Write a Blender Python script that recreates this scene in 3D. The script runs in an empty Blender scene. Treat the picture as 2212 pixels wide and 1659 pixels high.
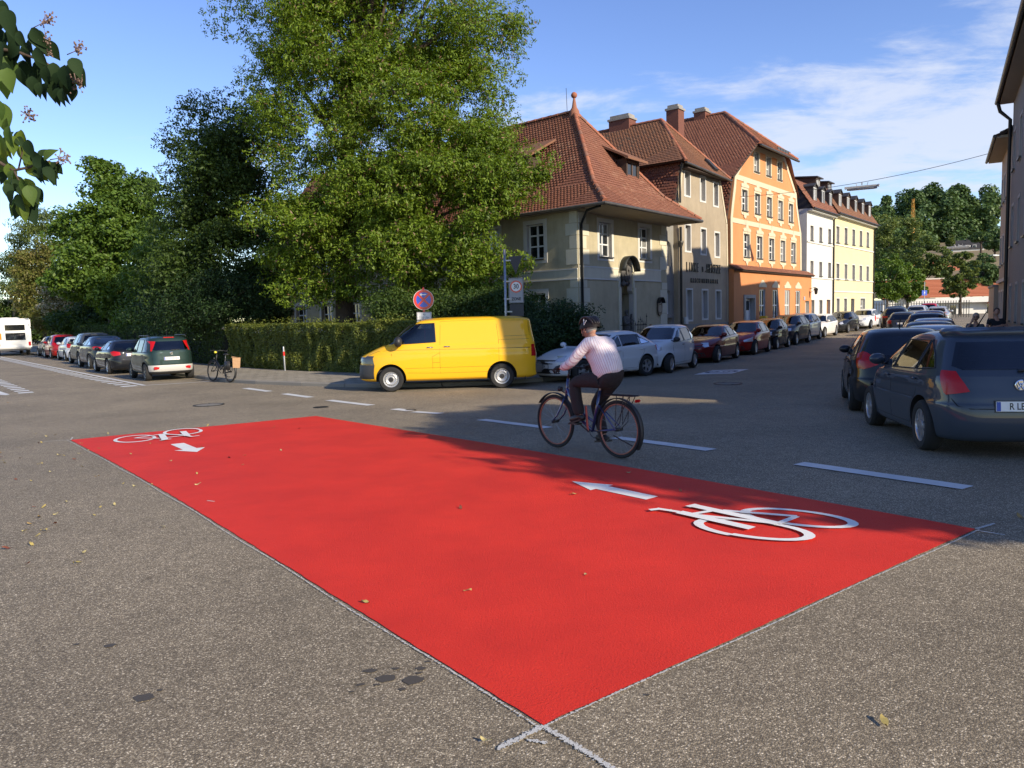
import bpy, bmesh, math, random, sys
import numpy as np
from mathutils import Vector, Matrix, noise
from mathutils.geometry import tessellate_polygon
random.seed(7); RNG=np.random.default_rng(11)
S=bpy.context.scene
R=math.radians
# ---------------------------------------------------------------- camera
H_EYE=1.70; PITCH=5.0; ROLL=1.55
cd=bpy.data.cameras.new('camera'); cam=bpy.data.objects.new('camera',cd); S.collection.objects.link(cam)
cd.sensor_fit='HORIZONTAL'; cd.sensor_width=36.0; cd.lens=1646/2212*36.0; cd.clip_start=0.05; cd.clip_end=4000
_p=R(PITCH); _f=Vector((0,math.cos(_p),-math.sin(_p))); _u=Vector((0,math.sin(_p),math.cos(_p))); _r=Vector((1,0,0)); _a=R(ROLL)
_r2=_r*math.cos(_a)-_u*math.sin(_a); _u2=_u*math.cos(_a)+_r*math.sin(_a)
cam.matrix_world=Matrix(((_r2.x,_u2.x,-_f.x,0),(_r2.y,_u2.y,-_f.y,0),(_r2.z,_u2.z,-_f.z,H_EYE),(0,0,0,1)))
S.camera=cam
# ---------------------------------------------------------------- light
SUN_AZ=134.0; SUN_EL=25.5           # azimuth measured clockwise from +Y
sd=bpy.data.lights.new('sun','SUN'); sun=bpy.data.objects.new('sun',sd); S.collection.objects.link(sun)
sd.energy=3.6; sd.angle=R(0.55); sd.color=(1.0,0.87,0.68)
_sv=Vector((math.sin(R(SUN_AZ))*math.cos(R(SUN_EL)),math.cos(R(SUN_AZ))*math.cos(R(SUN_EL)),math.sin(R(SUN_EL))))
sun.rotation_euler=_sv.to_track_quat('Z','Y').to_euler(); sun.location=(20,-20,40)
W=bpy.data.worlds.new('World'); S.world=W; W.use_nodes=True
def world():
    nt=W.node_tree; N=nt.nodes; Lk=nt.links; N.clear()
    out=N.new('ShaderNodeOutputWorld'); bg=N.new('ShaderNodeBackground'); bg.inputs['Strength'].default_value=0.15
    sky=N.new('ShaderNodeTexSky'); sky.sky_type='NISHITA'; sky.sun_disc=False; sky.sun_elevation=R(SUN_EL); sky.sun_rotation=R(SUN_AZ)
    sky.air_density=1.0; sky.dust_density=0.15; sky.ozone_density=2.2; sky.altitude=350
    tc=N.new('ShaderNodeTexCoord'); sep=N.new('ShaderNodeSeparateXYZ'); Lk.new(tc.outputs['Generated'],sep.inputs[0])
    def math_(op,a,b=None,clamp=False):
        n=N.new('ShaderNodeMath'); n.operation=op; n.use_clamp=clamp
        for i,v in enumerate((a,b)):
            if v is None: continue
            if isinstance(v,(int,float)): n.inputs[i].default_value=v
            else: Lk.new(v,n.inputs[i])
        return n.outputs[0]
    z=math_('MAXIMUM',sep.outputs['Z'],0.0); zz=math_('ADD',z,0.11)
    px=math_('DIVIDE',sep.outputs['X'],zz); py=math_('DIVIDE',sep.outputs['Y'],zz)
    cmb=N.new('ShaderNodeCombineXYZ'); Lk.new(px,cmb.inputs[0]); Lk.new(py,cmb.inputs[1])
    mp=N.new('ShaderNodeMapping'); mp.inputs['Rotation'].default_value=(0,0,R(20)); mp.inputs['Scale'].default_value=(1.0,1.5,1); mp.inputs['Location'].default_value=(3.1,1.7,0)
    Lk.new(cmb.outputs[0],mp.inputs[0])
    n1=N.new('ShaderNodeTexNoise'); n1.inputs['Scale'].default_value=2.0; n1.inputs['Detail'].default_value=9; n1.inputs['Roughness'].default_value=0.62; n1.inputs['Distortion'].default_value=0.25
    Lk.new(mp.outputs[0],n1.inputs['Vector'])
    n2=N.new('ShaderNodeTexNoise'); n2.inputs['Scale'].default_value=0.30; n2.inputs['Detail'].default_value=2
    Lk.new(cmb.outputs[0],n2.inputs['Vector'])
    # broad bank of cloud towards the north-east, thin streaks elsewhere
    az=math_('ADD',math_('MULTIPLY',sep.outputs['X'],1.0),.16); band=math_('SUBTRACT',z,0.20)
    band=math_('MULTIPLY',math_('MULTIPLY',band,band),-85.0)
    env=math_('ADD',math_('ADD',az,band),math_('MULTIPLY',n2.outputs['Fac'],0.30))
    env=math_('MULTIPLY',env,0.50)
    v=math_('ADD',math_('MULTIPLY_ADD_' if False else 'MULTIPLY',n1.outputs['Fac'],1.75),math_('SUBTRACT',env,.375))
    mr=N.new('ShaderNodeMapRange'); mr.inputs['From Min'].default_value=0.50; mr.inputs['From Max'].default_value=0.95; mr.interpolation_type='SMOOTHSTEP'
    Lk.new(v,mr.inputs['Value'])
    lowf=N.new('ShaderNodeMapRange'); lowf.inputs['From Min'].default_value=-0.01; lowf.inputs['From Max'].default_value=0.05; Lk.new(sep.outputs['Z'],lowf.inputs['Value'])
    fac=math_('MULTIPLY',math_('MULTIPLY',mr.outputs[0],0.78),lowf.outputs[0],True)
    mx=N.new('ShaderNodeMixRGB'); mx.inputs['Color2'].default_value=(2.75,2.95,3.45,1)
    hs=N.new('ShaderNodeHueSaturation'); hs.inputs['Saturation'].default_value=1.14; hs.inputs['Value'].default_value=.76; hs.inputs['Hue'].default_value=.518
    Lk.new(sky.outputs[0],hs.inputs['Color'])
    Lk.new(hs.outputs[0],mx.inputs['Color1']); Lk.new(fac,mx.inputs['Fac']); Lk.new(mx.outputs[0],bg.inputs['Color']); Lk.new(bg.outputs[0],out.inputs['Surface'])
world()
S.view_settings.view_transform='Standard'; S.view_settings.look='None'; S.view_settings.gamma=1.0; S.view_settings.use_curve_mapping=False
S.view_settings.exposure=0.95
S.render.engine='CYCLES'; S.cycles.max_bounces=6; S.cycles.transparent_max_bounces=12
try: S.cycles.use_denoising=True
except Exception: pass
# ---------------------------------------------------------------- helpers
COL=S.collection
def gh(x,y):
    """height of the ground: a low crown at the middle of the junction, streets falling gently away"""
    r=math.hypot(x,y); t=min(1,max(0,(r-7)/13.)); h=-0.22*t*t*(3-2*t)
    if x>4 and r>42:
        q=min(r,78)-42; h+=0.35*(q/26)**1.5*min(1,(x-4)/8.)
    return h
def tag(o,label=None,cat=None,group=None,kind=None):
    if label: o['label']=label
    if cat: o['category']=cat
    if group: o['group']=group
    if kind: o['kind']=kind
    return o
def empty(name,loc=(0,0,0),rz=0.0,label=None,cat=None,group=None):
    o=bpy.data.objects.new(name,None); COL.objects.link(o); o.location=loc; o.rotation_euler=(0,0,rz); o.empty_display_size=.3
    return tag(o,label,cat,group)
def link(name,me,parent=None,mats=None):
    o=bpy.data.objects.new(name,me); COL.objects.link(o)
    if parent is not None: o.parent=parent
    return o
class MB:
    def __init__(s,M=None): s.v=[]; s.f=[]; s.mi=[]; s.M=M; s.sm=False
    def add(s,vs,fs,m=0):
        b=len(s.v); M=s.M
        for p in vs:
            p=Vector(p); s.v.append(M@p if M is not None else p)
        for f in fs: s.f.append([b+i for i in f]); s.mi.append(m)
        return s
    def box(s,x0,x1,y0,y1,z0,z1,m=0):
        return s.add([(x0,y0,z0),(x1,y0,z0),(x1,y1,z0),(x0,y1,z0),(x0,y0,z1),(x1,y0,z1),(x1,y1,z1),(x0,y1,z1)],
            [(0,3,2,1),(4,5,6,7),(0,1,5,4),(1,2,6,5),(2,3,7,6),(3,0,4,7)],m)
    def cbox(s,c,d,m=0): return s.box(c[0]-d[0]/2,c[0]+d[0]/2,c[1]-d[1]/2,c[1]+d[1]/2,c[2]-d[2]/2,c[2]+d[2]/2,m)
    def obox(s,c,ax,ay,az,m=0):
        c,ax,ay,az=map(Vector,(c,ax,ay,az)); vs=[c+i*ax+j*ay+k*az for k in(-1,1) for j in(-1,1) for i in(-1,1)]
        return s.add(vs,[(0,2,3,1),(4,5,7,6),(0,1,5,4),(1,3,7,5),(3,2,6,7),(2,0,4,6)],m)
    def tube(s,pts,r,n=8,m=0,closed=False,cap=True):
        pts=[Vector(p) for p in pts]; k=len(pts)
        rs=r if hasattr(r,'__len__') else [r]*k; vs=[]; up=None
        for i,p in enumerate(pts):
            if closed: t=pts[(i+1)%k]-pts[i-1]
            else: t=pts[min(i+1,k-1)]-pts[max(i-1,0)]
            if t.length<1e-9: t=Vector((0,0,1))
            t.normalize()
            if up is None:
                up=Vector((0,0,1)) if abs(t.z)<.9 else Vector((1,0,0))
            a=up-t*up.dot(t)
            if a.length<1e-6: a=Vector((1,0,0))-t*t.x
            a.normalize(); up=a; b=t.cross(a)
            for j in range(n):
                w=2*math.pi*j/n; vs.append(p+(a*math.cos(w)+b*math.sin(w))*rs[i])
        fs=[]
        for i in range(k if closed else k-1):
            i2=(i+1)%k
            for j in range(n): fs.append((i*n+j,i*n+(j+1)%n,i2*n+(j+1)%n,i2*n+j))
        if not closed and cap: fs.append(tuple(range(n))[::-1]); fs.append(tuple((k-1)*n+j for j in range(n)))
        return s.add(vs,fs,m)
    def lathe(s,prof,n=24,c=(0,0,0),axis='z',m=0,a0=0,a1=2*math.pi,ms=None):
        """prof: list (r,h) ; revolve round axis"""
        full=abs(a1-a0-2*math.pi)<1e-6; cnt=n if full else n+1; vs=[]
        for r,h in prof:
            for j in range(cnt):
                w=a0+(a1-a0)*j/n; x,y=r*math.cos(w),r*math.sin(w)
                p={'z':(x,y,h),'y':(x,h,y),'x':(h,x,y)}[axis]; vs.append((p[0]+c[0],p[1]+c[1],p[2]+c[2]))
        b0=len(s.f)
        for i in range(len(prof)-1):
            fs=[]
            for j in range(n):
                j2=(j+1)%cnt; q=(i*cnt+j,i*cnt+j2,(i+1)*cnt+j2,(i+1)*cnt+j); fs.append(q if axis!='y' else q[::-1])
            if i==0: s.add(vs,fs,ms[i] if ms else m); base=len(s.v)-len(vs)
            else:
                for f in fs: s.f.append([base+t for t in f]); s.mi.append(ms[i] if ms else m)
        return s
    def prism(s,poly,y0,y1,m=0,plane='xz'):
        """extrude a polygon given in a plane along the third axis"""
        def P(a,b,t): return {'xz':(a,t,b),'xy':(a,b,t),'yz':(t,a,b)}[plane]
        n=len(poly); vs=[P(a,b,y0) for a,b in poly]+[P(a,b,y1) for a,b in poly]
        tr=tessellate_polygon([[Vector((a,b,0)) for a,b in poly]])
        fs=[tuple(t) for t in tr]+[tuple(n+i for i in t[::-1]) for t in tr]
        fs+=[(i,(i+1)%n,n+(i+1)%n,n+i) for i in range(n)]
        return s.add(vs,fs,m)
    def sphere(s,c,r,n=12,k=8,m=0):
        rx,ry,rz=(r,r,r) if not hasattr(r,'__len__') else r; vs=[];fs=[]
        for i in range(k+1):
            t=math.pi*i/k
            for j in range(n):
                w=2*math.pi*j/n; vs.append((c[0]+rx*math.sin(t)*math.cos(w),c[1]+ry*math.sin(t)*math.sin(w),c[2]+rz*math.cos(t)))
        for i in range(k):
            for j in range(n): fs.append((i*n+j,(i+1)*n+j,(i+1)*n+(j+1)%n,i*n+(j+1)%n))
        return s.add(vs,fs,m)
    def mesh(s,name,mats,smooth=False,angle=None,fixn=False,bev=0):
        me=bpy.data.meshes.new(name); me.from_pydata([tuple(v) for v in s.v],[],s.f)
        for m in (mats if isinstance(mats,(list,tuple)) else [mats]): me.materials.append(m)
        if len(me.polygons)==len(s.mi): me.polygons.foreach_set('material_index',s.mi)
        me.validate()
        if fixn or bev:
            bm=bmesh.new(); bm.from_mesh(me)
            if bev:
                bmesh.ops.remove_doubles(bm,verts=bm.verts,dist=1e-5)
                es=[e for e in bm.edges if len(e.link_faces)==2 and e.calc_face_angle(0)>.5]
                bmesh.ops.bevel(bm,geom=es,offset=bev,segments=2,affect='EDGES',clamp_overlap=True)
            bmesh.ops.recalc_face_normals(bm,faces=bm.faces); bm.to_mesh(me); bm.free()
        if smooth or angle:
            me.shade_smooth()
            if angle: me.set_sharp_from_angle(angle=R(angle))
        me.update(); return me
    def obj(s,name,mats,parent=None,**k): return link(name,s.mesh(name,mats,**k),parent)
def fastmesh(name,verts,faces4,mats,mi=None,tri=False):
    """numpy arrays -> mesh (all faces same size)"""
    k=faces4.shape[1]; me=bpy.data.meshes.new(name); me.vertices.add(len(verts)); me.vertices.foreach_set('co',verts.astype(np.float32).ravel())
    me.loops.add(faces4.size); me.loops.foreach_set('vertex_index',faces4.astype(np.int32).ravel())
    me.polygons.add(len(faces4)); me.polygons.foreach_set('loop_start',np.arange(0,faces4.size,k,dtype=np.int32))
    for m in (mats if isinstance(mats,(list,tuple)) else [mats]): me.materials.append(m)
    if mi is not None: me.polygons.foreach_set('material_index',mi.astype(np.int32))
    me.update(calc_edges=True); return me
def at(px,py,d):
    """point at depth d (metres) in the direction of a photo pixel (2212 px wide)"""
    v=_f+_r2*((px-1106)/1646)-_u2*((py-829.5)/1646); return Vector((0,0,H_EYE))+v*(d/v.y)
def gxy(px,py):
    v=_f+_r2*((px-1106)/1646)-_u2*((py-829.5)/1646); h=0
    for i in range(30): t=(h-H_EYE)/v.z; h=gh(v.x*t,v.y*t)
    return (v.x*t,v.y*t)
from mathutils.geometry import delaunay_2d_cdt
def drape(poly,zo,step,mb,m=0,hf=gh):
    """lay a flat polygon (world xy) on the ground, zo above it"""
    pts=[];n=len(poly)
    for i in range(n):
        a=Vector(poly[i]); b=Vector(poly[(i+1)%n]); k=max(1,int((b-a).length/step)); pts+=[a+(b-a)*j/k for j in range(k)]
    ne=len(pts); xs=[p[0] for p in poly]; ys=[p[1] for p in poly]
    y=min(ys)+step*.5
    while y<max(ys):
        x=min(xs)+step*.5
        while x<max(xs):
            if inpoly(x,y,poly): pts.append(Vector((x,y)))
            x+=step
        y+=step
    r=delaunay_2d_cdt(pts,[(i,(i+1)%ne) for i in range(ne)],[],1,1e-6)
    mb.add([(p.x,p.y,hf(p.x,p.y)+zo) for p in r[0]],[tuple(f) for f in r[2]],m); return mb
def inpoly(x,y,P):
    c=False; n=len(P)
    for i in range(n):
        x1,y1=P[i]; x2,y2=P[(i+1)%n]
        if (y1>y)!=(y2>y) and x<(x2-x1)*(y-y1)/(y2-y1)+x1: c=not c
    return c
# ---------------------------------------------------------------- materials
MC={}
def mat(name,col,rough=.6,metal=0,spec=.5,coat=0,coatr=.05,emit=None,bump=None,var=None,alpha=None,trans=0,noise2=None,sheen=0):
    """bump=(scale,strength,dist), var=(scale,amount[,darkcol]) colour variation"""
    if name in MC: return MC[name]
    m=bpy.data.materials.new(name); m.use_nodes=True; N=m.node_tree.nodes; L=m.node_tree.links; b=N['Principled BSDF']
    b.inputs['Base Color'].default_value=(*col,1); b.inputs['Roughness'].default_value=rough; b.inputs['Metallic'].default_value=metal
    b.inputs['Specular IOR Level'].default_value=spec; b.inputs['Coat Weight'].default_value=coat; b.inputs['Coat Roughness'].default_value=coatr
    b.inputs['Transmission Weight'].default_value=trans
    if emit: b.inputs['Emission Color'].default_value=(*emit[0],1); b.inputs['Emission Strength'].default_value=emit[1]
    if bump or var:
        tc=N.new('ShaderNodeTexCoord')
    if var:
        nz=N.new('ShaderNodeTexNoise'); nz.inputs['Scale'].default_value=var[0]; nz.inputs['Detail'].default_value=6; nz.inputs['Roughness'].default_value=.65; L.new(tc.outputs['Object'],nz.inputs['Vector'])
        mr=N.new('ShaderNodeMapRange'); mr.inputs['From Min'].default_value=.3; mr.inputs['From Max'].default_value=.7; L.new(nz.outputs['Fac'],mr.inputs['Value'])
        mx=N.new('ShaderNodeMixRGB'); L.new(mr.outputs[0],mx.inputs['Fac'])
        d=var[2] if len(var)>2 else tuple(c*(1-var[1]) for c in col)
        mx.inputs['Color1'].default_value=(*d,1); mx.inputs['Color2'].default_value=(*col,1); L.new(mx.outputs[0],b.inputs['Base Color'])
    if bump:
        nb=N.new('ShaderNodeTexNoise'); nb.inputs['Scale'].default_value=bump[0]; nb.inputs['Detail'].default_value=4; L.new(tc.outputs['Object'],nb.inputs['Vector'])
        bp=N.new('ShaderNodeBump'); bp.inputs['Strength'].default_value=bump[1]; bp.inputs['Distance'].default_value=bump[2] if len(bump)>2 else .01
        L.new(nb.outputs['Fac'],bp.inputs['Height']); L.new(bp.outputs[0],b.inputs['Normal'])
    MC[name]=m; return m
def island_mat(name,stops,rough=.7,spec=.3,trans=0.0,bump=None,big=None):
    """colour from a ramp by random-per-island (+ random-per-object); trans = share of light let through (leaves)"""
    if name in MC: return MC[name]
    m=bpy.data.materials.new(name); m.use_nodes=True; N=m.node_tree.nodes; L=m.node_tree.links; b=N['Principled BSDF']
    g=N.new('ShaderNodeNewGeometry'); oi=N.new('ShaderNodeObjectInfo'); a=N.new('ShaderNodeMath'); a.operation='ADD'; L.new(g.outputs['Random Per Island'],a.inputs[0]); L.new(oi.outputs['Random'],a.inputs[1])
    fr=N.new('ShaderNodeMath'); fr.operation='FRACT'; L.new(a.outputs[0],fr.inputs[0]); src=fr.outputs[0]
    if big:
        tc=N.new('ShaderNodeTexCoord'); nz=N.new('ShaderNodeTexNoise'); nz.inputs['Scale'].default_value=big[0]; nz.inputs['Detail'].default_value=3; L.new(tc.outputs['Object'],nz.inputs['Vector'])
        mr=N.new('ShaderNodeMapRange'); mr.inputs['From Min'].default_value=.3; mr.inputs['From Max'].default_value=.7; L.new(nz.outputs['Fac'],mr.inputs['Value'])
        mm=N.new('ShaderNodeMix'); mm.inputs[0].default_value=big[1]; L.new(src,mm.inputs[2]); L.new(mr.outputs[0],mm.inputs[3]); src=mm.outputs[0]
    cr=N.new('ShaderNodeValToRGB'); L.new(src,cr.inputs[0]); e=cr.color_ramp.elements
    while len(e)<len(stops): e.new(.5)
    for i,(p,c) in enumerate(stops): e[i].position=p; e[i].color=(*c,1)
    L.new(cr.outputs[0],b.inputs['Base Color']); b.inputs['Roughness'].default_value=rough; b.inputs['Specular IOR Level'].default_value=spec
    if trans:
        out=N['Material Output']; t=N.new('ShaderNodeBsdfTranslucent'); ms=N.new('ShaderNodeMixShader'); ms.inputs[0].default_value=trans
        hs=N.new('ShaderNodeHueSaturation'); hs.inputs['Value'].default_value=1.5; hs.inputs['Saturation'].default_value=1.15; hs.inputs['Hue'].default_value=.485; L.new(cr.outputs[0],hs.inputs['Color']); L.new(hs.outputs[0],t.inputs['Color'])
        L.new(b.outputs[0],ms.inputs[1]); L.new(t.outputs[0],ms.inputs[2]); L.new(ms.outputs[0],out.inputs['Surface'])
    MC[name]=m; return m
def glass_mat(name,tint=(.5,.55,.55),refl=1.0,rough=0.0):
    if name in MC: return MC[name]
    m=bpy.data.materials.new(name); m.use_nodes=True; N=m.node_tree.nodes; L=m.node_tree.links; N.remove(N['Principled BSDF'])
    t=N.new('ShaderNodeBsdfTransparent'); t.inputs[0].default_value=(*tint,1); g=N.new('ShaderNodeBsdfGlossy'); g.inputs['Roughness'].default_value=rough+.01
    fr=N.new('ShaderNodeFresnel'); fr.inputs[0].default_value=1.52; mp=N.new('ShaderNodeMath'); mp.operation='MULTIPLY_ADD'; mp.inputs[1].default_value=1.25*refl; mp.inputs[2].default_value=.03; mp.use_clamp=True
    L.new(fr.outputs[0],mp.inputs[0]); ms=N.new('ShaderNodeMixShader'); L.new(mp.outputs[0],ms.inputs[0]); L.new(t.outputs[0],ms.inputs[1]); L.new(g.outputs[0],ms.inputs[2]); L.new(ms.outputs[0],N['Material Output'].inputs[0])
    MC[name]=m; return m
def text_obj(name,body,size,m,parent,M,extr=0.0,ax='CENTER',sx=1.0,bold=0.0,space=1.0):
    """lettering as a mesh; M places the text plane (x right, y up, z towards the reader)"""
    cu=bpy.data.curves.new(name,'FONT'); cu.body=body; cu.size=size; cu.align_x=ax; cu.align_y='CENTER'; cu.extrude=extr; cu.offset=bold; cu.space_character=space; cu.resolution_u=3
    tmp=bpy.data.objects.new('tmp',cu); COL.objects.link(tmp); dg=bpy.context.evaluated_depsgraph_get(); me=bpy.data.meshes.new_from_object(tmp.evaluated_get(dg)); bpy.data.objects.remove(tmp); bpy.data.curves.remove(cu)
    me.transform(M@Matrix.Diagonal((sx,1,1,1))); me.materials.clear(); me.materials.append(m); me.name=name
    return link(name,me,parent)
def frame(o,x,y,z):
    """matrix with the given axes as columns"""
    x,y,z=Vector(x).normalized(),Vector(y).normalized(),Vector(z).normalized()
    return Matrix(((x.x,y.x,z.x,o[0]),(x.y,y.y,z.y,o[1]),(x.z,y.z,z.z,o[2]),(0,0,0,1)))
def copy_tree(o,parent=None,**k):
    c=o.copy(); COL.objects.link(c)
    if parent is not None: c.parent=parent
    for ch in list(o.children): copy_tree(ch,c)
    return c
# ================================================================= ground
def asphalt():
    m=bpy.data.materials.new('asphalt'); m.use_nodes=True; N=m.node_tree.nodes; L=m.node_tree.links; b=N['Principled BSDF']
    tc=N.new('ShaderNodeTexCoord'); co=tc.outputs['Object']
    v=N.new('ShaderNodeTexVoronoi'); v.inputs['Scale'].default_value=135; L.new(co,v.inputs['Vector'])
    sep=N.new('ShaderNodeSeparateColor'); L.new(v.outputs['Color'],sep.inputs[0])
    cr=N.new('ShaderNodeValToRGB'); L.new(sep.outputs[0],cr.inputs[0]); e=cr.color_ramp.elements
    e[0].position=0; e[0].color=(0.176,0.143,0.096,1); e[1].position=1; e[1].color=(0.864,0.749,0.550,1)
    for p,c in ((.35,(0.247,0.201,0.136,1)),(.62,(0.330,0.274,0.186,1)),(.88,(0.440,0.367,0.251,1)),(.96,(0.678,0.581,0.422,1))): q=e.new(p); q.color=c
    # dark binder between the stones
    mr=N.new('ShaderNodeMapRange'); mr.inputs['From Min'].default_value=.25; mr.inputs['From Max'].default_value=.62; mr.inputs['To Min'].default_value=1; mr.inputs['To Max'].default_value=.52; L.new(v.outputs['Distance'],mr.inputs['Value'])
    m1=N.new('ShaderNodeMixRGB'); m1.blend_type='MULTIPLY'; m1.inputs[0].default_value=1; L.new(cr.outputs[0],m1.inputs[1]); L.new(mr.outputs[0],m1.inputs[2])
    # broad patches of wear
    n=N.new('ShaderNodeTexNoise'); n.inputs['Scale'].default_value=.45; n.inputs['Detail'].default_value=7; n.inputs['Roughness'].default_value=.6; L.new(co,n.inputs['Vector'])
    r2=N.new('ShaderNodeMapRange'); r2.inputs['From Min'].default_value=.3; r2.inputs['From Max'].default_value=.7; r2.inputs['To Min'].default_value=.80; r2.inputs['To Max'].default_value=1.16; L.new(n.outputs['Fac'],r2.inputs['Value'])
    n3=N.new('ShaderNodeTexNoise'); n3.inputs['Scale'].default_value=6; n3.inputs['Detail'].default_value=6; n3.inputs['Roughness'].default_value=.7; L.new(co,n3.inputs['Vector'])
    r3=N.new('ShaderNodeMapRange'); r3.inputs['From Min'].default_value=.3; r3.inputs['From Max'].default_value=.7; r3.inputs['To Min'].default_value=.86; r3.inputs['To Max'].default_value=1.12; L.new(n3.outputs['Fac'],r3.inputs['Value'])
    mm=N.new('ShaderNodeMath'); mm.operation='MULTIPLY'; L.new(r2.outputs[0],mm.inputs[0]); L.new(r3.outputs[0],mm.inputs[1])
    m2=N.new('ShaderNodeMixRGB'); m2.blend_type='MULTIPLY'; m2.inputs[0].default_value=1; L.new(m1.outputs[0],m2.inputs[1]); L.new(mm.outputs[0],m2.inputs[2])
    # oily drips
    n4=N.new('ShaderNodeTexNoise'); n4.inputs['Scale'].default_value=1.7; n4.inputs['Detail'].default_value=5; L.new(co,n4.inputs['Vector'])
    r4=N.new('ShaderNodeMapRange'); r4.inputs['From Min'].default_value=.70; r4.inputs['From Max'].default_value=.76; r4.inputs['To Min'].default_value=1; r4.inputs['To Max'].default_value=.66; L.new(n4.outputs['Fac'],r4.inputs['Value'])
    m3=N.new('ShaderNodeMixRGB'); m3.blend_type='MULTIPLY'; m3.inputs[0].default_value=1; L.new(m2.outputs[0],m3.inputs[1]); L.new(r4.outputs[0],m3.inputs[2]); L.new(m3.outputs[0],b.inputs['Base Color'])
    b.inputs['Roughness'].default_value=.82; b.inputs['Specular IOR Level'].default_value=.35
    bp=N.new('ShaderNodeBump'); bp.inputs['Strength'].default_value=.45; bp.inputs['Distance'].default_value=.005; iv=N.new('ShaderNodeMath'); iv.operation='SUBTRACT'; iv.inputs[0].default_value=1; L.new(v.outputs['Distance'],iv.inputs[1]); L.new(iv.outputs[0],bp.inputs['Height']); L.new(bp.outputs[0],b.inputs['Normal'])
    return m
def painted(name,col,dk,worn=.0,bs=150,bd=.005,st=.5,rough=.6):
    m=bpy.data.materials.new(name); m.use_nodes=True; N=m.node_tree.nodes; L=m.node_tree.links; b=N['Principled BSDF']; tc=N.new('ShaderNodeTexCoord')
    v=N.new('ShaderNodeTexVoronoi'); v.inputs['Scale'].default_value=bs; L.new(tc.outputs['Object'],v.inputs['Vector'])
    n=N.new('ShaderNodeTexNoise'); n.inputs['Scale'].default_value=1.1; n.inputs['Detail'].default_value=9; n.inputs['Roughness'].default_value=.66; L.new(tc.outputs['Object'],n.inputs['Vector'])
    r=N.new('ShaderNodeMapRange'); r.inputs['From Min'].default_value=.35; r.inputs['From Max'].default_value=.66; L.new(n.outputs['Fac'],r.inputs['Value'])
    mx=N.new('ShaderNodeMixRGB'); mx.inputs[1].default_value=(*dk,1); mx.inputs[2].default_value=(*col,1); L.new(r.outputs[0],mx.inputs[0]); 
    # tiny pits where the stones show through
    n2=N.new('ShaderNodeTexNoise'); n2.inputs['Scale'].default_value=70; n2.inputs['Detail'].default_value=3; L.new(tc.outputs['Object'],n2.inputs['Vector'])
    r2=N.new('ShaderNodeMapRange'); r2.inputs['From Min'].default_value=.66-worn; r2.inputs['From Max'].default_value=.74-worn; r2.inputs['To Max'].default_value=.7; L.new(n2.outputs['Fac'],r2.inputs['Value'])
    m2=N.new('ShaderNodeMixRGB'); m2.inputs[2].default_value=(dk[0]*.35,dk[1]*.4,dk[2]*.4,1); L.new(r2.outputs[0],m2.inputs[0]); L.new(mx.outputs[0],m2.inputs[1]); L.new(m2.outputs[0],b.inputs['Base Color']); b.inputs['Roughness'].default_value=rough; b.inputs['Specular IOR Level'].default_value=.25
    nb=N.new('ShaderNodeTexNoise'); nb.inputs['Scale'].default_value=bs*.55; nb.inputs['Detail'].default_value=5; nb.inputs['Roughness'].default_value=.7; L.new(tc.outputs['Object'],nb.inputs['Vector'])
    bp=N.new('ShaderNodeBump'); bp.inputs['Strength'].default_value=st; bp.inputs['Distance'].default_value=bd; L.new(nb.outputs['Fac'],bp.inputs['Height']); L.new(bp.outputs[0],b.inputs['Normal']); return m
asph=asphalt(); red_m=painted('red_coating',(.70,.036,.020),(.58,.028,.017),worn=-.015,bs=170,bd=.009,st=.8,rough=.7); white_m=painted('road_marking_white',(.66,.67,.65),(.52,.53,.52),worn=.02,bd=.003); white_new=painted('road_marking_fresh',(.78,.78,.74),(.68,.68,.65),worn=-.04,bd=.003)
def axis(lo,hi,f0,f1,fine):
    a=list(np.arange(f0,f1+1e-6,fine)); x=f1; s=fine
    while x<hi: s*=1.22; x=min(hi,x+s); a.append(x)
    x=f0; s=fine; pre=[]
    while x>lo: s*=1.22; x=max(lo,x-s); pre.append(x)
    return np.array(pre[::-1]+a)
gx=axis(-1500,1500,-45,45,.5); gy=axis(-300,2500,-4,85,.5); nx,ny=len(gx),len(gy)
V=np.array([(x,y,gh(x,y)) for y in gy for x in gx]); ii=np.arange(nx*ny).reshape(ny,nx); F=np.stack([ii[:-1,:-1],ii[:-1,1:],ii[1:,1:],ii[1:,:-1]],-1).reshape(-1,4)
g=link('ground',fastmesh('ground',V,F,[asph])); g['kind']='structure'; g.data.shade_smooth()
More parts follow.
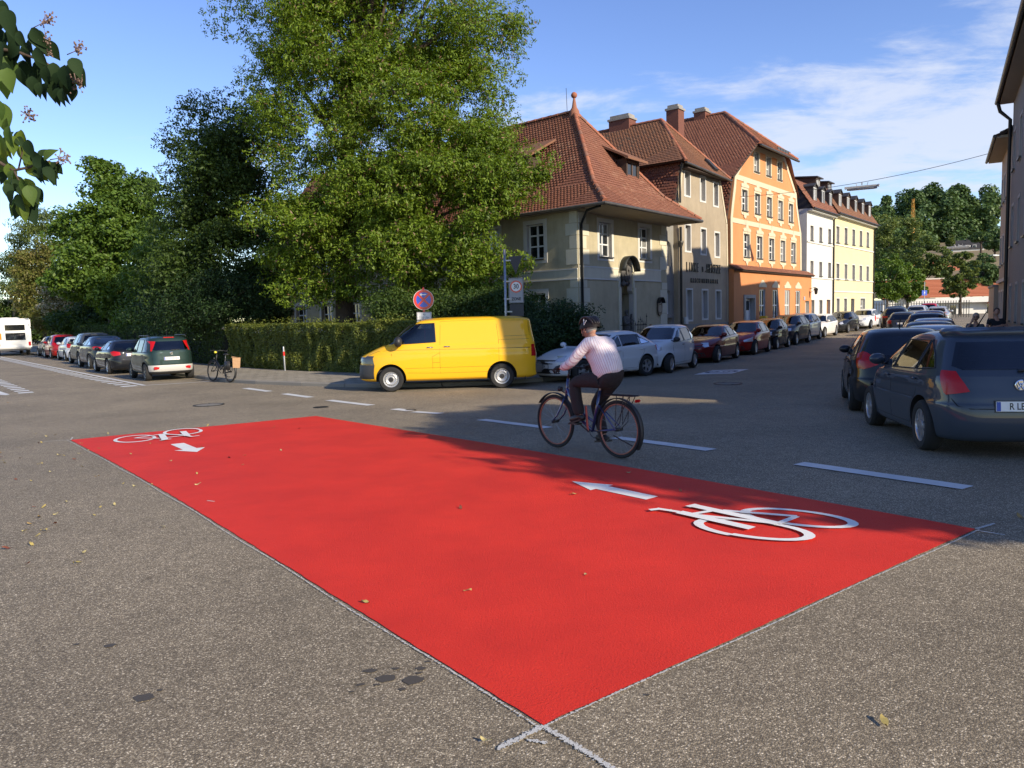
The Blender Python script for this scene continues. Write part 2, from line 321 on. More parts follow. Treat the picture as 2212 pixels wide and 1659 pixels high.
# kerb line of the north-west pavement
kerb=[(-9.6-.632*95,25.6+.775*95),(-9.6,25.6),(-8.2,24.5),(-6.4,23.3),(-4.9,22.45),(-3.5,21.95),(-2.0,21.75),(-.4,21.95),(.9,22.6),(2.1,23.6),(3.45,25.6),(7.6,32.6),(11.7,39.7),(16.3,47.2),(23.4,57.2),(27.7,62.9),(40,79.5)]
def resample(P,st):
    out=[]
    for a,b in zip(P[:-1],P[1:]):
        a,b=Vector(a),Vector(b); k=max(1,int((b-a).length/st)); out+=[a+(b-a)*j/k for j in range(k)]
    return out+[Vector(P[-1])]
kb=resample([(-9.6-.632*s,25.6+.775*s) for s in (30,0)]+kerb[2:14],1.0)
def pave_mat():
    m=bpy.data.materials.new('paving'); m.use_nodes=True; N=m.node_tree.nodes; L=m.node_tree.links; b=N['Principled BSDF']; tc=N.new('ShaderNodeTexCoord'); mp=N.new('ShaderNodeMapping'); mp.inputs['Rotation'].default_value=(0,0,R(-51)); L.new(tc.outputs['Object'],mp.inputs[0])
    br=N.new('ShaderNodeTexBrick'); br.inputs['Scale'].default_value=1; br.inputs['Brick Width'].default_value=.42; br.inputs['Row Height'].default_value=.3; br.inputs['Mortar Size'].default_value=.012; br.inputs['Color1'].default_value=(.25,.22,.165,1); br.inputs['Color2'].default_value=(.31,.275,.21,1); br.inputs['Mortar'].default_value=(.08,.07,.05,1); L.new(mp.outputs[0],br.inputs['Vector'])
    n=N.new('ShaderNodeTexNoise'); n.inputs['Scale'].default_value=3; n.inputs['Detail'].default_value=6; L.new(tc.outputs['Object'],n.inputs['Vector']); r=N.new('ShaderNodeMapRange'); r.inputs['To Min'].default_value=.7; r.inputs['To Max'].default_value=1.25; L.new(n.outputs['Fac'],r.inputs['Value'])
    mx=N.new('ShaderNodeMixRGB'); mx.blend_type='MULTIPLY'; mx.inputs[0].default_value=1; L.new(br.outputs[0],mx.inputs[1]); L.new(r.outputs[0],mx.inputs[2]); L.new(mx.outputs[0],b.inputs['Base Color']); b.inputs['Roughness'].default_value=.85
    bp=N.new('ShaderNodeBump'); bp.inputs['Strength'].default_value=.5; bp.inputs['Distance'].default_value=.01; L.new(br.outputs['Fac'],bp.inputs['Height']); bp.invert=True; L.new(bp.outputs[0],b.inputs['Normal']); return m
pv=MB(); inner=[(p[0],p[1]) for p in kerb]; poly=[tuple(p) for p in kerb]+[(10,100),(-40,130)]
# polygon slightly inside the kerb stones
drape(poly,.10,1.6,pv); pave=pv.obj('pavement',pave_mat(),None,smooth=True); pave['kind']='structure'
stone=island_mat('kerb_granite',[(0,(.17,.16,.14)),(.5,(.22,.205,.175)),(1,(.26,.235,.195))],.85,.3); STN=[]
for i in range(len(kb)-1):
    a,b_=kb[i],kb[i+1]; d=(b_-a); ln=d.length; d=d/ln; n=Vector((-d.y,d.x)) ; c=(a+b_)/2+n*.0
    q=MB(); za,zb=gh(a.x,a.y),gh(b_.x,b_.y); w=.075; e=.006
    A=a+d*e-a; 
    vs=[]
    for (p,z) in ((a+d*e-c,za),(b_-d*e-c,zb)):
        for (o,zz) in ((-w,-.05),(-w,.095),(-w+.02,.118),(w,.118),(w,-.05)): vs.append((p.x+n.x*o*1,p.y+n.y*o*1,z+zz))
    q.add(vs,[(0,1,6,5),(1,2,7,6),(2,3,8,7),(3,4,9,8),(0,4,3,2,1),(5,6,7,8,9)]); o=q.obj('kerb_stone',stone,pave); o.location=(c.x,c.y,random.uniform(-.004,.004)); STN.append(o)
# narrow pavement along the right hand buildings
def alg(a,p): t=R(29.5); return (a*math.sin(t)+p*math.cos(t),a*math.cos(t)-p*math.sin(t))
rp=[alg(12,1.85),alg(60,1.85),alg(60,2.6),alg(12,2.6)]; q=MB(); drape(rp,.10,1.2,q); pr_=q.obj('pavement',pave.data.materials[0],None); pr_['kind']='structure'
for i in range(48):
    a,b_=Vector(alg(12+i+.006,1.78)),Vector(alg(13+i-.006,1.78)); n=Vector((-(b_-a).y,(b_-a).x)).normalized(); c=(a+b_)/2; q=MB(); vs=[]
    for p in (a,b_):
        for o,zz in ((.075,-.05),(.075,.095),(.055,.118),(-.075,.118),(-.075,-.05)): e=p+n*o-c; vs.append((e.x,e.y,gh(p.x,p.y)+zz))
    q.add(vs,[(0,1,6,5),(1,2,7,6),(2,3,8,7),(3,4,9,8),(0,4,3,2,1),(5,6,7,8,9)]); o=q.obj('kerb_stone',stone,pr_); o.location=(c.x,c.y,0)
# the red crossing
def marking(name,polys,m,label=None,zo=.008,step=.6,parent=None,off=(0,0)):
    q=MB()
    for p in polys: drape(p,zo,step,q)
    o=q.obj(name,m,parent); 
    if parent is None: o['kind']='structure'
    return o
RC=[(-7.36,12.55),(-5.0,14.25),(-3.93,15.12),(-2.1,12.7),(.2,9.75),(2.0,7.5),(3.49,5.66),(.09,3.04)]
q=MB(); 
def wob(P,st,am):
    P=resample(list(P)+[P[0]],st)[:-1]; return [(p.x+random.uniform(-am,am),p.y+random.uniform(-am,am)) for p in P]
marking('red_crossing_surface',[wob(RC,.09,.004)],red_m,zo=.006,step=.35)
def quad_line(a,b,w,w2=None):
    a,b=Vector(a),Vector(b); d=(b-a).normalized(); n=Vector((-d.y,d.x))*w/2; return [tuple(a+n),tuple(a-n),tuple(b-n),tuple(b+n)]
thin=mat('sprayed_chalk',(.50,.50,.47),.8)
def speckle(a,b_,w,dens=900,sz=.005):
    a,b_=Vector(a),Vector(b_); L_=(b_-a).length; d=(b_-a).normalized(); n=Vector((-d.y,d.x)); q=MB()
    for i in range(int(L_*dens)):
        t=random.random()*L_; o=max(-1,min(1,random.gauss(0,.42)))*w; wv=.006*math.sin(t*3+a.x); c=a+d*t+n*(o+wv); r_=sz*random.uniform(.5,1.5); k=random.random()*3; vs=[c+Vector((math.cos(k+u),math.sin(k+u)))*r_ for u in (0,1.7,3.1,4.6)]
        q.add([(p.x,p.y,gh(p.x,p.y)+.0072+random.random()*.0004) for p in vs],[(0,1,2,3)])
    o=q.obj('sprayed_line',thin); o['kind']='structure'
speckle((-7.40,12.53),(.07,3.03),.006,330,.004); speckle((.1,3.03),(3.52,5.65),.006,520,.0035)
for a,b_,w in (((.09,3.03),(.345,2.70),.017),((.09,3.03),(-.10,2.87),.017),((3.49,5.66),(3.71,5.79),.014),((3.47,5.62),(3.60,5.49),.008),((-7.36,12.55),(-7.55,12.95),.012),((-7.36,12.55),(-7.75,12.45),.010)): speckle(a,b_,w,1500,.0038)
for a,b_ in (((.02,2.93),(.10,2.90)),((-3.0,7.3),(-2.9,7.25))): speckle(a,b_,.012,700,.004)
def symbol(c,e1,e2,sp,rx,ry,flip,arrow,parent=None):
    """bicycle pictogram: e1 across the wheels, e2 the rider's up; c = middle between the wheels"""
    e1,e2,c=Vector(e1).normalized(),Vector(e2).normalized(),Vector(c); P=lambda x,y:tuple(c+e1*x*flip+e2*y); polys=[]
    for s in (-1,1):
        n=28; lw=.060; R_=[(s*sp/2+rx*math.cos(2*math.pi*i/n),ry*math.sin(2*math.pi*i/n)) for i in range(n+1)]; r_=[(s*sp/2+(rx-lw)*math.cos(2*math.pi*i/n),(ry-lw*1.3)*math.sin(2*math.pi*i/n)) for i in range(n+1)]
        for i in range(n): polys.append([P(*R_[i]),P(*R_[i+1]),P(*r_[i+1]),P(*r_[i])])
    h=sp/2
    def ln(a,b,w=.055): 
        a,b=Vector(P(*a)),Vector(P(*b)); polys.append(quad_line(a,b,w))
    ln((-h,0),(h*.1,-.04)); ln((-h,0),(-h*.35,.52)); ln((-h*.35,.80),(h*.1,-.04),.10); ln((-h*.55,.80),(-h*.12,.80),.06); ln((h*.1,-.04),(h*.62,.55)); ln((-h*.32,.56),(h*.62,.60)); ln((h,0),(h*.62,.72),.10); ln((h*.62,.72),(h*.66,.93)); ln((h*.62,.90),(h*.95,.93),.055)
    t,a=Vector(arrow[0]),Vector(arrow[1]); d=(t-a).normalized(); n=Vector((-d.y,d.x)); hl=arrow[2]; hw=arrow[3]; sw=arrow[4]
    pl=[tuple(t),tuple(t-d*hl+n*hw),tuple(t-d*hl+n*sw),tuple(a+n*sw),tuple(a-n*sw),tuple(t-d*hl-n*sw),tuple(t-d*hl-n*hw)]
    q=MB(); [q.add([(x,y,gh(x,y)+.0105+.00025*i) for x,y in p],[(0,1,2,3)]) for i,p in enumerate(polys)]; o=q.obj('bicycle_pictogram',white_new); o['kind']='structure'
    marking('direction_arrow',[pl],white_new,zo=.0105)
symbol((2.06,5.93),(.83,.56),(-.74,.67),.56,.27,.46,-1,((.59,7.70),(1.26,6.89),.42,.16,.085))
symbol((-5.93,12.67),(.55,.83),(.64,-.77),.86,.34,.50,1,((-4.41,10.50),(-5.12,11.49),.42,.21,.095))
# dashed guide lines along the crossing and other road markings
def qpx(*P): return [gxy(*p) for p in P]
D=[((530,839),(582,846)),((614,851),(672,859)),((711,865),(802,876)),((852,884),(887,888)),((894,890),(952,894)),((1040,907),(1185,925)),((1330,946),(1537,973)),((1726,1002),(2091,1055))]
for a,b_ in D:
    a,b_=gxy(*a),gxy(*b_); marking('dash_marking',[wob(quad_line(a,b_,.22),.25,.006)],white_m,zo=.0085,step=.5)
L0=Vector((-38.26,57.1)); L1=Vector((-12.14,25.1)); marking('edge_line',[wob(quad_line(L0,L1,.14),.6,.006)],white_m); marking('bay_line',[quad_line(L1,(-10.3,26.15),.10)],white_m)
d=(L1-L0).normalized(); n=Vector((-d.y,d.x)); 
for k in range(46):
    s=k*1.0; p=L1-d*(s-.35)-n*.55*1.0; a=p-n*.17; b_=p+n*.17
    if k<46: 
        c=Vector((-12.6,25.0))-d*s; marking('block_marking',[quad_line(c-n*.23,c+n*.23,.48)],white_m,step=1)
for k in range(14):
    c=Vector((-15.05,23.5))-d*k*.92; marking('block_marking',[quad_line(c-n*.20,c+n*.20,.44)],white_m,step=1)
marking('stop_bar',[[(-15.14,22.72),(-15.2,22.98),(-16.3,24.2),(-17.6,25.9),(-17.9,25.7),(-16.4,23.5)]],white_m,step=1)
qd=[(5.62,23.45),(6.62,25.0),(7.84,25.1),(6.79,23.45)]; marking('zone_marking',[qd],white_m,step=.6)
t=mat('marking_dark',(.06,.07,.10),.8); 
c=Vector((6.70,24.25)); q=MB(); e1=Vector((.95,-.10)); e2=Vector((.52,.72)); 
for i in range(24):
    a,b_=2*math.pi*i/24,2*math.pi*(i+1)/24; P=lambda r,a:(c+e1*.52*r*math.cos(a)+e2*.62*r*math.sin(a)); vs=[P(1,a),P(1,b_),P(.74,b_),P(.74,a)]; q.add([(p.x,p.y,gh(p.x,p.y)+.0125) for p in vs],[(0,1,2,3)])
o=q.obj('zone_ring_marking',t); o['kind']='structure'
for x0,dg in ((-.20,'3'),(.16,'0')):
    M=Matrix(((.55,.30,0,c.x+x0*.9),(-.05,.50,0,c.y),(0,0,1,gh(c.x,c.y)+.0125),(0,0,0,1))); o=text_obj('zone_digit_marking',dg,.95,t,None,M); o['kind']='structure'
# repairs in the asphalt and dark wet spots
oil=mat('oil_spot',(.070,.062,.052),.7,spec=.3,bump=(90,.5,.004))
for px,py,r_ in ((835,1467,.055),(893,1470,.06),(800,1450,.035),(312,1508,.05),(238,1395,.035),(910,1445,.03),(780,1480,.02),(815,1480,.018),(855,1445,.022),(870,1490,.02),(925,1430,.016),(760,1495,.012),(345,1492,.016),(165,1393,.018),(1398,1502,.014),(905,1455,.018)):
    x,y=gxy(px,py); P=[(x+r_*random.uniform(.7,1.1)*math.cos(a*.5),y+r_*.8*random.uniform(.6,1.1)*math.sin(a*.5)) for a in range(12)]; marking('oil_spot',[P],oil,zo=.0035,step=.2)
iron=mat('cast_iron',(.03,.03,.03),.55,.5,var=(20,.4),bump=(90,.5,.004)); conc=mat('manhole_concrete',(.20,.185,.155),.85,var=(30,.3))
for px,py,r_,lb in ((451,875,.36,'round manhole cover in the sunlit asphalt left of the red crossing'),(693,880,.17,'small iron valve cover between the crossing and the dashes'),(887,886,.12,'tiny iron valve cover lying between two white dashes'),(1572,829,.38,'round manhole cover in the shaded street near the painted zone sign')):
    x,y=gxy(px,py); m_=empty('manhole_cover' if r_>.3 else 'valve_cover',(x,y,gh(x,y)+.004),random.random(),lb,'manhole cover' if r_>.3 else 'valve cover')
    q=MB(); q.lathe([(r_*1.0,-.02),(r_*1.0,.006),(r_*.86,.008),(r_*.85,0)],32); q.obj('ring',iron,m_,smooth=True,angle=40); q=MB(); q.lathe([(r_*.84,.002),(r_*.80,.005),(0,.006)],32); q.obj('lid',conc if r_>.3 else iron,m_)
    if r_>.3:
        for k in range(4): a=k*math.pi/2; q=MB(); q.cbox((r_*.93*math.cos(a),r_*.93*math.sin(a),.008),(.05,.05,.01)); q.obj('lug',iron,m_)
# ================================================================= vehicles
rubber=mat('tyre_rubber',(.018,.018,.018),.85,bump=(60,.3,.004)); black=mat('black_plastic',(.02,.02,.021),.5); darkin=mat('cabin_dark',(.012,.012,.013),.8)
alloy=mat('wheel_alloy',(.55,.56,.58),.3,.85); seatm=mat('seat_cloth',(.03,.03,.033),.9); chrome=mat('chrome',(.8,.8,.8),.12,1); greyplastic=mat('grey_plastic',(.04,.041,.043),.55,bump=(150,.15,.002))
cglass=glass_mat('car_glass',(.30,.34,.34)); vglass=glass_mat('van_glass',(.70,.76,.74)); redlens=mat('red_lens',(.40,.006,.008),.2,coat=.35,spec=.25); clearlens=mat('clear_lens',(.55,.57,.6),.08,.35,coat=1); amber=mat('amber_lens',(.6,.2,.02),.15,coat=1)
platew=mat('plate_white',(.75,.75,.73),.4); plateblue=mat('plate_blue',(.01,.06,.35),.4); ink=mat('ink_black',(.012,.012,.012),.5); seam=mat('seam_dark',(.006,.006,.006),.9)
def paint(name,col,metal=.0,rough=.38): return mat(name,col,.5 if max(col)<.1 else rough,metal*.6,.12,coat=.7,coatr=.025)
def cr(p0,p1,p2,p3,t): return .5*((2*p1)+(-p0+p2)*t+(2*p0-5*p1+4*p2-p3)*t*t+(-p0+3*p1-3*p2+p3)*t**3)
class Shell:
    """car body as a stack of rounded plan outlines; x forward from the rear bumper, y left, z up"""
    def __init__(s,P):
        s.P=P; L,Wd,Hh=P['L'],P['W'],P['H']; w=Wd/2; hf,hc,xc,xrf,xrr,xrb=P['hf'],P['hc'],P['xc'],P['xrf'],P['xrr'],P['xrb']; wt=P.get('wt',w-.2); zc=P.get('zc',.19); nf=P.get('nf',3.6); nr=P.get('nr',5.0); hd=P.get('hd',hc); gn=P.get('gn',5)
        lv=[(zc,.12,L-.16,w-.10,nr,nf),(zc+.04,.04,L-.05,w-.04,nr,nf),(.36,.0,L-.01,w-.015,nr,nf),(.50,.0,L,w,nr,nf),(.60,.01,L-.01,w+.004,nr,nf),(hf-.07,P.get('rb',.03),L-.05,w,nr,nf),(hf,P.get('rb',.03)+.01,L-.13,w-.004,nr,nf)]
        ds=P.get('deck')
        for k in (1,2,3,4):
            t=k/4; z=hf+(hc-hf)*(1-(1-t)**P.get('hp',1.6)); x=L-.13+(xc-(L-.13))*t
            xr=P.get('rb',.03)+.01+(xrb-P.get('rb',.03)-.01)*(t**.8)
            if ds and k>=1: xr=.05+ (ds-.05)*max(0,(t-.25)/.75)**1.0
            lv.append((z,xr,x,w-.004-.035*t*t,nr,nf+(gn-nf)*t*.6))
        zr=Hh-.11
        for k in (1,2,3):
            t=k/3; xb=ds if ds else xrb
            lv.append((hc+(zr-hc)*t, xb+(xrr-xb)*t**1.15, xc+(xrf-xc)*(t**.96), w-.04+(wt-(w-.04))*t**1.1,gn,gn))
        for a,b,c in ((.055,.16,.055),(.026,.34,.13),(.012,.50,.22),(.003,.66,.34),(0,.74,.42)):
            lv.append((Hh-a,xrr+b*.7,xrf-b,wt-c,3.2,3.2))
        s.lv=lv; D=[]
        for i in range(len(lv)-1):
            p0=lv[max(0,i-1)];p1=lv[i];p2=lv[i+1];p3=lv[min(len(lv)-1,i+2)]
            for t in (0,.34,.67):
                q=tuple(cr(p0[k],p1[k],p2[k],p3[k],t) for k in range(6)); 
                if D and q[0]<=D[-1][0]: q=(D[-1][0]+1e-4,)+q[1:]
                D.append(q)
        D.append(lv[-1]); s.D=np.array(D); 
    def at(s,z):
        D=s.D; return [float(np.interp(z,D[:,0],D[:,k])) for k in range(1,6)]
    def Y(s,x,z):
        xr,xf,w,nr,nf=s.at(z); c=(xr+xf)/2; a=(xf-xr)/2; u=min(.9999,abs(x-c)/a); n=nf if x>c else nr
        return w*(1-u**n)**(1/n)
    def X(s,y,z,front):
        xr,xf,w,nr,nf=s.at(z); c=(xr+xf)/2; a=(xf-xr)/2; u=min(.9999,abs(y)/w); n=nf if front else nr
        return c+(a if front else -a)*(1-u**n)**(1/n)
    def T(s,th,z):
        """th: 0 front centre, pi/2 left side, pi rear centre"""
        xr,xf,w,nr,nf=s.at(z); c=(xr+xf)/2; a=(xf-xr)/2; co,si=math.cos(th),math.sin(th); n=nf if co>0 else nr
        den=(abs(co)**n+abs(si)**n)**(1/n); return Vector((c+a*co/den,w*si/den,z))
    def body(s,mats):
        N=88; b=MB(); ths=[]
        for j in range(N): ths.append(2*math.pi*j/N)
        rows=len(s.D); vs=[]
        for q in s.D:
            z,xr,xf,w,nr,nf=q; c=(xr+xf)/2; a=(xf-xr)/2
            for th in ths:
                co,si=math.cos(th),math.sin(th); n=nf if co>0 else nr
                # even arc spacing for squarish plans
                den=(abs(co)**n+abs(si)**n)**(1/n); vs.append((c+a*co/den,w*si/den,z))
        fs=[(i*N+j,i*N+(j+1)%N,(i+1)*N+(j+1)%N,(i+1)*N+j) for i in range(rows-1) for j in range(N)]
        fs.append(tuple(range(N))[::-1]); fs.append(tuple((rows-1)*N+j for j in range(N)))
        b.add(vs,fs,0); b.mi[-2]=1
        return b.mesh('body',mats)
def ringpoly(poly,f,off,thick=0,seg=.09,rings=(1,.97,.8,.5,.2),center=None):
    """tessellate polygon (2d) as rings towards its centre and map with f(a,b)->(point,normal)"""
    pts=[]
    n=len(poly)
    for i in range(n):
        a=Vector(poly[i]); b=Vector(poly[(i+1)%n]); k=max(1,int((b-a).length/seg))
        for j in range(k): pts.append(a+(b-a)*j/k)
    c=sum(pts,Vector((0,0)))/len(pts) if center is None else Vector(center); m=len(pts); vs=[];fs=[]
    for ri,rr in enumerate(rings):
        for p in pts:
            q=c+(p-c)*rr; P,nn=f(q.x,q.y); vs.append(P+nn*(off if ri>0 or not thick else off))
    P,nn=f(c.x,c.y); vs.append(P+nn*off)
    for ri in range(len(rings)-1):
        for j in range(m): fs.append((ri*m+j,ri*m+(j+1)%m,(ri+1)*m+(j+1)%m,(ri+1)*m+j))
    l=len(rings)-1; fs+=[(l*m+j,l*m+(j+1)%m,len(vs)-1) for j in range(m)]
    b0=len(vs)
    for p in pts:
        P,nn=f(p.x,p.y); vs.append(P-nn*.012)
    fs+=[(j,b0+j,b0+(j+1)%m,(j+1)%m) for j in range(m)]
    return vs,fs
def mapper(sh,kind,sg=1):
    e=1e-3
    if kind=='side': P=lambda a,b:Vector((a,sg*sh.Y(a,b),b)); out=Vector((0,sg,0))
    elif kind=='rear': P=lambda a,b:Vector((sh.X(a,b,False),a,b)); out=Vector((-1,0,.3))
    elif kind=='front': P=lambda a,b:Vector((sh.X(a,b,True),a,b)); out=Vector((1,0,.3))
    else: P=lambda a,b:sh.T(a*sg if sg>0 else -a,b); out=None
    def f(a,b):
        p=P(a,b); n=(P(a+e,b)-p).cross(P(a,b+e)-p)
        if n.length<1e-12: n=Vector((0,sg,0))
        n.normalize(); o=out if out is not None else Vector((p.x-sh.P['L']/2,p.y*2,0))
        if n.dot(o)<0: n=-n
        return p,n
    return f
def panel(sh,kind,poly,off,m,name,parent,sg=1,both=False,**k):
    b=MB()
    for g in ((1,-1) if both else (sg,)):
        vs,fs=ringpoly(poly,mapper(sh,kind,g),off,**k); b.add(vs,fs)
    return b.obj(name,m,parent,smooth=True,angle=50,fixn=True)
def strip_on(sh,kind,pts,r,sg,b,off=.0):
    f=mapper(sh,kind,sg); out=[]
    for i in range(len(pts)-1):
        a,c=Vector(pts[i]),Vector(pts[i+1]); k=max(1,int((c-a).length/.12))
        for j in range(k): q=a+(c-a)*j/k; p,n=f(q.x,q.y); out.append(p+n*off)
    p,n=f(*pts[-1]); out.append(p+n*off); b.tube(out,r,5)
WH={}; BC={}
def wheel_mesh(r,wd,style):
    key=(round(r,3),style)
    if key in WH: return WH[key]
    t=MB(); rr=r*.64 if style!='steel' else r*.62
    t.lathe([(rr,-wd/2+.01),(rr+.02,-wd/2),(r-.03,-wd/2),(r-.008,-wd/2+.025),(r,-wd/2+.05),(r,wd/2-.05),(r-.008,wd/2-.025),(r-.03,wd/2),(rr+.02,wd/2),(rr,wd/2-.01)],40,axis='y')
    for k in range(2): t.lathe([(r+.001,-.045+.07*k),(r-.008,-.04+.07*k),(r-.008,-.03+.07*k),(r+.001,-.025+.07*k)],40,axis='y')
    tm=t.mesh('tyre',[rubber],smooth=True,angle=35,fixn=True)
    b=MB(); y=wd/2-.012
    b.lathe([(rr,y),(rr-.015,y-.004),(rr-.025,y-.03),(rr-.03,-wd/2+.03)],36,axis='y')   # barrel
    if style=='steel':
        b.lathe([(rr-.028,y-.035),(rr-.05,y-.02),(rr-.075,y-.012),(.09,y-.035),(.065,y-.01),(.02,y-.005),(0,y-.005)],36,axis='y',ms=[0,0,0,0,1,1])
        for k in range(20):
            a=2*math.pi*k/20; q=rr-.052; b.cbox((0,0,0),(0,0,0)) if False else None
            c=Vector((q*math.cos(a),y-.0155,q*math.sin(a))); b.obox(c,(.009*math.cos(a),0,.009*math.sin(a)),(0,.003,0),(-.007*math.sin(a),0,.007*math.cos(a)),1)
        ms=[mat('steel_wheel',(.45,.46,.47),.35,.4),black]
    else:
        n={'five':5,'cover':8,'multi':10,'dark':5}[style]; b.lathe([(rr-.03,y-.07),(.02,y-.07),(0,y-.07)],30,axis='y',m=1)
        for k in range(n):
            a=2*math.pi*k/n; ca,sa=math.cos(a),math.sin(a); wi=.035 if n<=5 else .022
            if style=='cover': wi=.034
            for (q0,q1,w0,w1) in ((.04,rr*.55,wi*.8,wi),(rr*.55,rr-.02,wi,wi*1.5)):
                d=Vector((ca,0,sa)); e=Vector((-sa,0,ca)); vs=[d*q0-e*w0,d*q0+e*w0,d*q1+e*w1,d*q1-e*w1]
                b.add([v+Vector((0,y-.012,0)) for v in vs]+[v+Vector((0,y-.045,0)) for v in vs],[(0,1,2,3),(0,4,5,1),(1,5,6,2),(2,6,7,3),(3,7,4,0)])
        b.lathe([(.06,y-.03),(.058,y-.004),(.03,y),(0,y)],20,axis='y')
        ms=[alloy if style!='dark' else mat('dark_alloy',(.12,.12,.13),.35,.7),black]
    rm=b.mesh('rim',ms,smooth=True,angle=35,fixn=True)
    WH[key]=(tm,rm); return WH[key]
def make_car(P,body_mat,name='parked_car'):
    sh=Shell(P); L=P['L']; root=empty(name); pl=P.get('lowplastic',False)
    cutm=[body_mat,darkin]
    ck=repr((P['side'],P['frontw'],P['rearw'],P['L'],P['W'],P['H'],P['hf'],P['hc'],P['xc'],P['xrf'],P['xrr'],P['xrb'],P.get('deck'),P.get('zc'),P['xw'],P['r'],P.get('nf')))
    cached=BC.get(ck); me=cached.copy() if cached else sh.body(cutm); bo=link('body',me,root)
    if cached: me.materials[0]=body_mat
    # cutters
    cut=MB(); r=P['r']; w=P['W']/2; ra=r+P.get('arch',.055)
    cutters=[]
    def cutter(mb):
        o=mb.obj('cutter',cutm)
        bm=bmesh.new(); bm.from_mesh(o.data); bmesh.ops.remove_doubles(bm,verts=bm.verts,dist=1e-5); bmesh.ops.recalc_face_normals(bm,faces=bm.faces)
        if bm.calc_volume()<0: bmesh.ops.reverse_faces(bm,faces=bm.faces)
        bm.to_mesh(o.data); bm.free()
        o.data.polygons.foreach_set('material_index',[1]*len(o.data.polygons)); cutters.append(o)
    c=MB()
    for xw in P['xw']:
        for sgn in (1,-1):
            c.lathe([(0,sgn*(w-.30)),(ra,sgn*(w-.30)),(ra,sgn*(w+.3)),(0,sgn*(w+.3))],40,c=(xw,0,r+.005),axis='y')
            c.add([(xw-ra,sgn*(w-.3),-.05),(xw+ra,sgn*(w-.3),-.05),(xw+ra,sgn*(w-.3),r),(xw-ra,sgn*(w-.3),r),(xw-ra,sgn*(w+.3),-.05),(xw+ra,sgn*(w+.3),-.05),(xw+ra,sgn*(w+.3),r),(xw-ra,sgn*(w+.3),r)],[(0,3,2,1),(4,5,6,7),(0,1,5,4),(1,2,6,5),(2,3,7,6),(3,0,4,7)]) if P.get('open') else None
    cutter(c)
    hc=P['hc']; D=sh.D; cab=MB(); z0=hc-.32; z1=P['H']-.05; rows=[]; NN=32
    for z in (z0,hc-.1,hc,hc+.1,(hc+z1)/2,P['H']-.14,P['H']-.09,z1):
        xr,xf,ww,nr,nf=sh.at(min(z+.02,P['H'])); ii=.05
        if z<=hc: xr=max(xr,P['cab'][0]); xf=min(P['cab'][1],xf)
        xr=max(xr+ii,P['cab'][0] if z<hc+.01 else 0); cx=(xr+xf-ii)/2; a=(xf-ii-xr)/2; rows.append([(cx+a*math.copysign(abs(math.cos(t))**.4,math.cos(t)),(ww-.055)*math.copysign(abs(math.sin(t))**.4,math.sin(t)),z) for t in [2*math.pi*j/NN+.03 for j in range(NN)]])
    cab.add([p for q in rows for p in q],[(i*NN+j,i*NN+(j+1)%NN,(i+1)*NN+(j+1)%NN,(i+1)*NN+j) for i in range(len(rows)-1) for j in range(NN)]+[tuple(range(NN))[::-1],tuple((len(rows)-1)*NN+j for j in range(NN))]); cutter(cab)
    def shrink(poly,d):
        c=Vector((sum(p[0] for p in poly)/len(poly),sum(p[1] for p in poly)/len(poly))); return [tuple(c+(Vector(p)-c)*(1-d/max(.05,(Vector(p)-c).length))) for p in poly]
    for poly in P['side']:
        c=MB(); c.prism(shrink(poly,.022),-2,2); cutter(c)
    xm=(P['xrr']+P['xrf'])/2
    if P.get('rearw'): c=MB(); c.prism(shrink(P['rearw'],.03),-.8,xm,plane='yz'); cutter(c)
    c=MB(); c.prism(shrink(P['frontw'],.03),xm,L+.5,plane='yz'); cutter(c)
    if cached:
        for cu in cutters: bpy.data.objects.remove(cu)
        cutters=[]
    bm=bmesh.new(); bm.from_mesh(bo.data); (None if cached else bmesh.ops.recalc_face_normals(bm,faces=bm.faces))
    if not cached and bm.calc_volume()<0: bmesh.ops.reverse_faces(bm,faces=bm.faces)
    bm.to_mesh(bo.data); bm.free()
    n0=len(bo.data.polygons); done=False
    if cutters:
        for i,cu in enumerate(cutters): md=bo.modifiers.new('b%d'%i,'BOOLEAN'); md.operation='DIFFERENCE'; md.object=cu; md.solver='EXACT'
        dg=bpy.context.evaluated_depsgraph_get(); nm=bpy.data.meshes.new_from_object(bo.evaluated_get(dg)); bo.modifiers.clear(); xs=[v.co.x for v in nm.vertices]
        if len(nm.polygons)>n0*.55 and xs and max(xs)-min(xs)>L*.9: bo.data=nm; done=True
    for i,cu in enumerate([] if done else cutters):
        n0=len(bo.data.polygons); ok=None
        for jit in range(4):
            cu.location=(.0007*jit,.0005*jit,.0009*jit)
            md=bo.modifiers.new('b%d'%i,'BOOLEAN'); md.operation='DIFFERENCE'; md.object=cu; md.solver='EXACT'
            dg=bpy.context.evaluated_depsgraph_get(); dg.update(); nm=bpy.data.meshes.new_from_object(bo.evaluated_get(dg)); bo.modifiers.clear()
            xs=[v.co.x for v in nm.vertices]; 
            if len(nm.polygons)>n0*.6 and xs and max(xs)-min(xs)>L*.9: ok=nm; break
        if ok: bo.data=ok
        else: print('BOOLEAN FAIL',name,i)
    nm=bo.data; BC.setdefault(ck,nm)
    for cu in cutters: bpy.data.objects.remove(cu)
    # underside dark
    nm.shade_smooth(); nm.set_sharp_from_angle(angle=R(32))
    # glass
    gm=P.get('glass',cglass)
    for sg in (1,-1):
        for poly in P['side']:
            panel(sh,'side',shrink(poly,.0),.004,gm,'side_window',root,sg)
    panel(sh,'front',P['frontw'],.004,gm,'windscreen',root)
    if P.get('rearw'): panel(sh,'rear',P['rearw'],.005,gm,'rear_window',root)
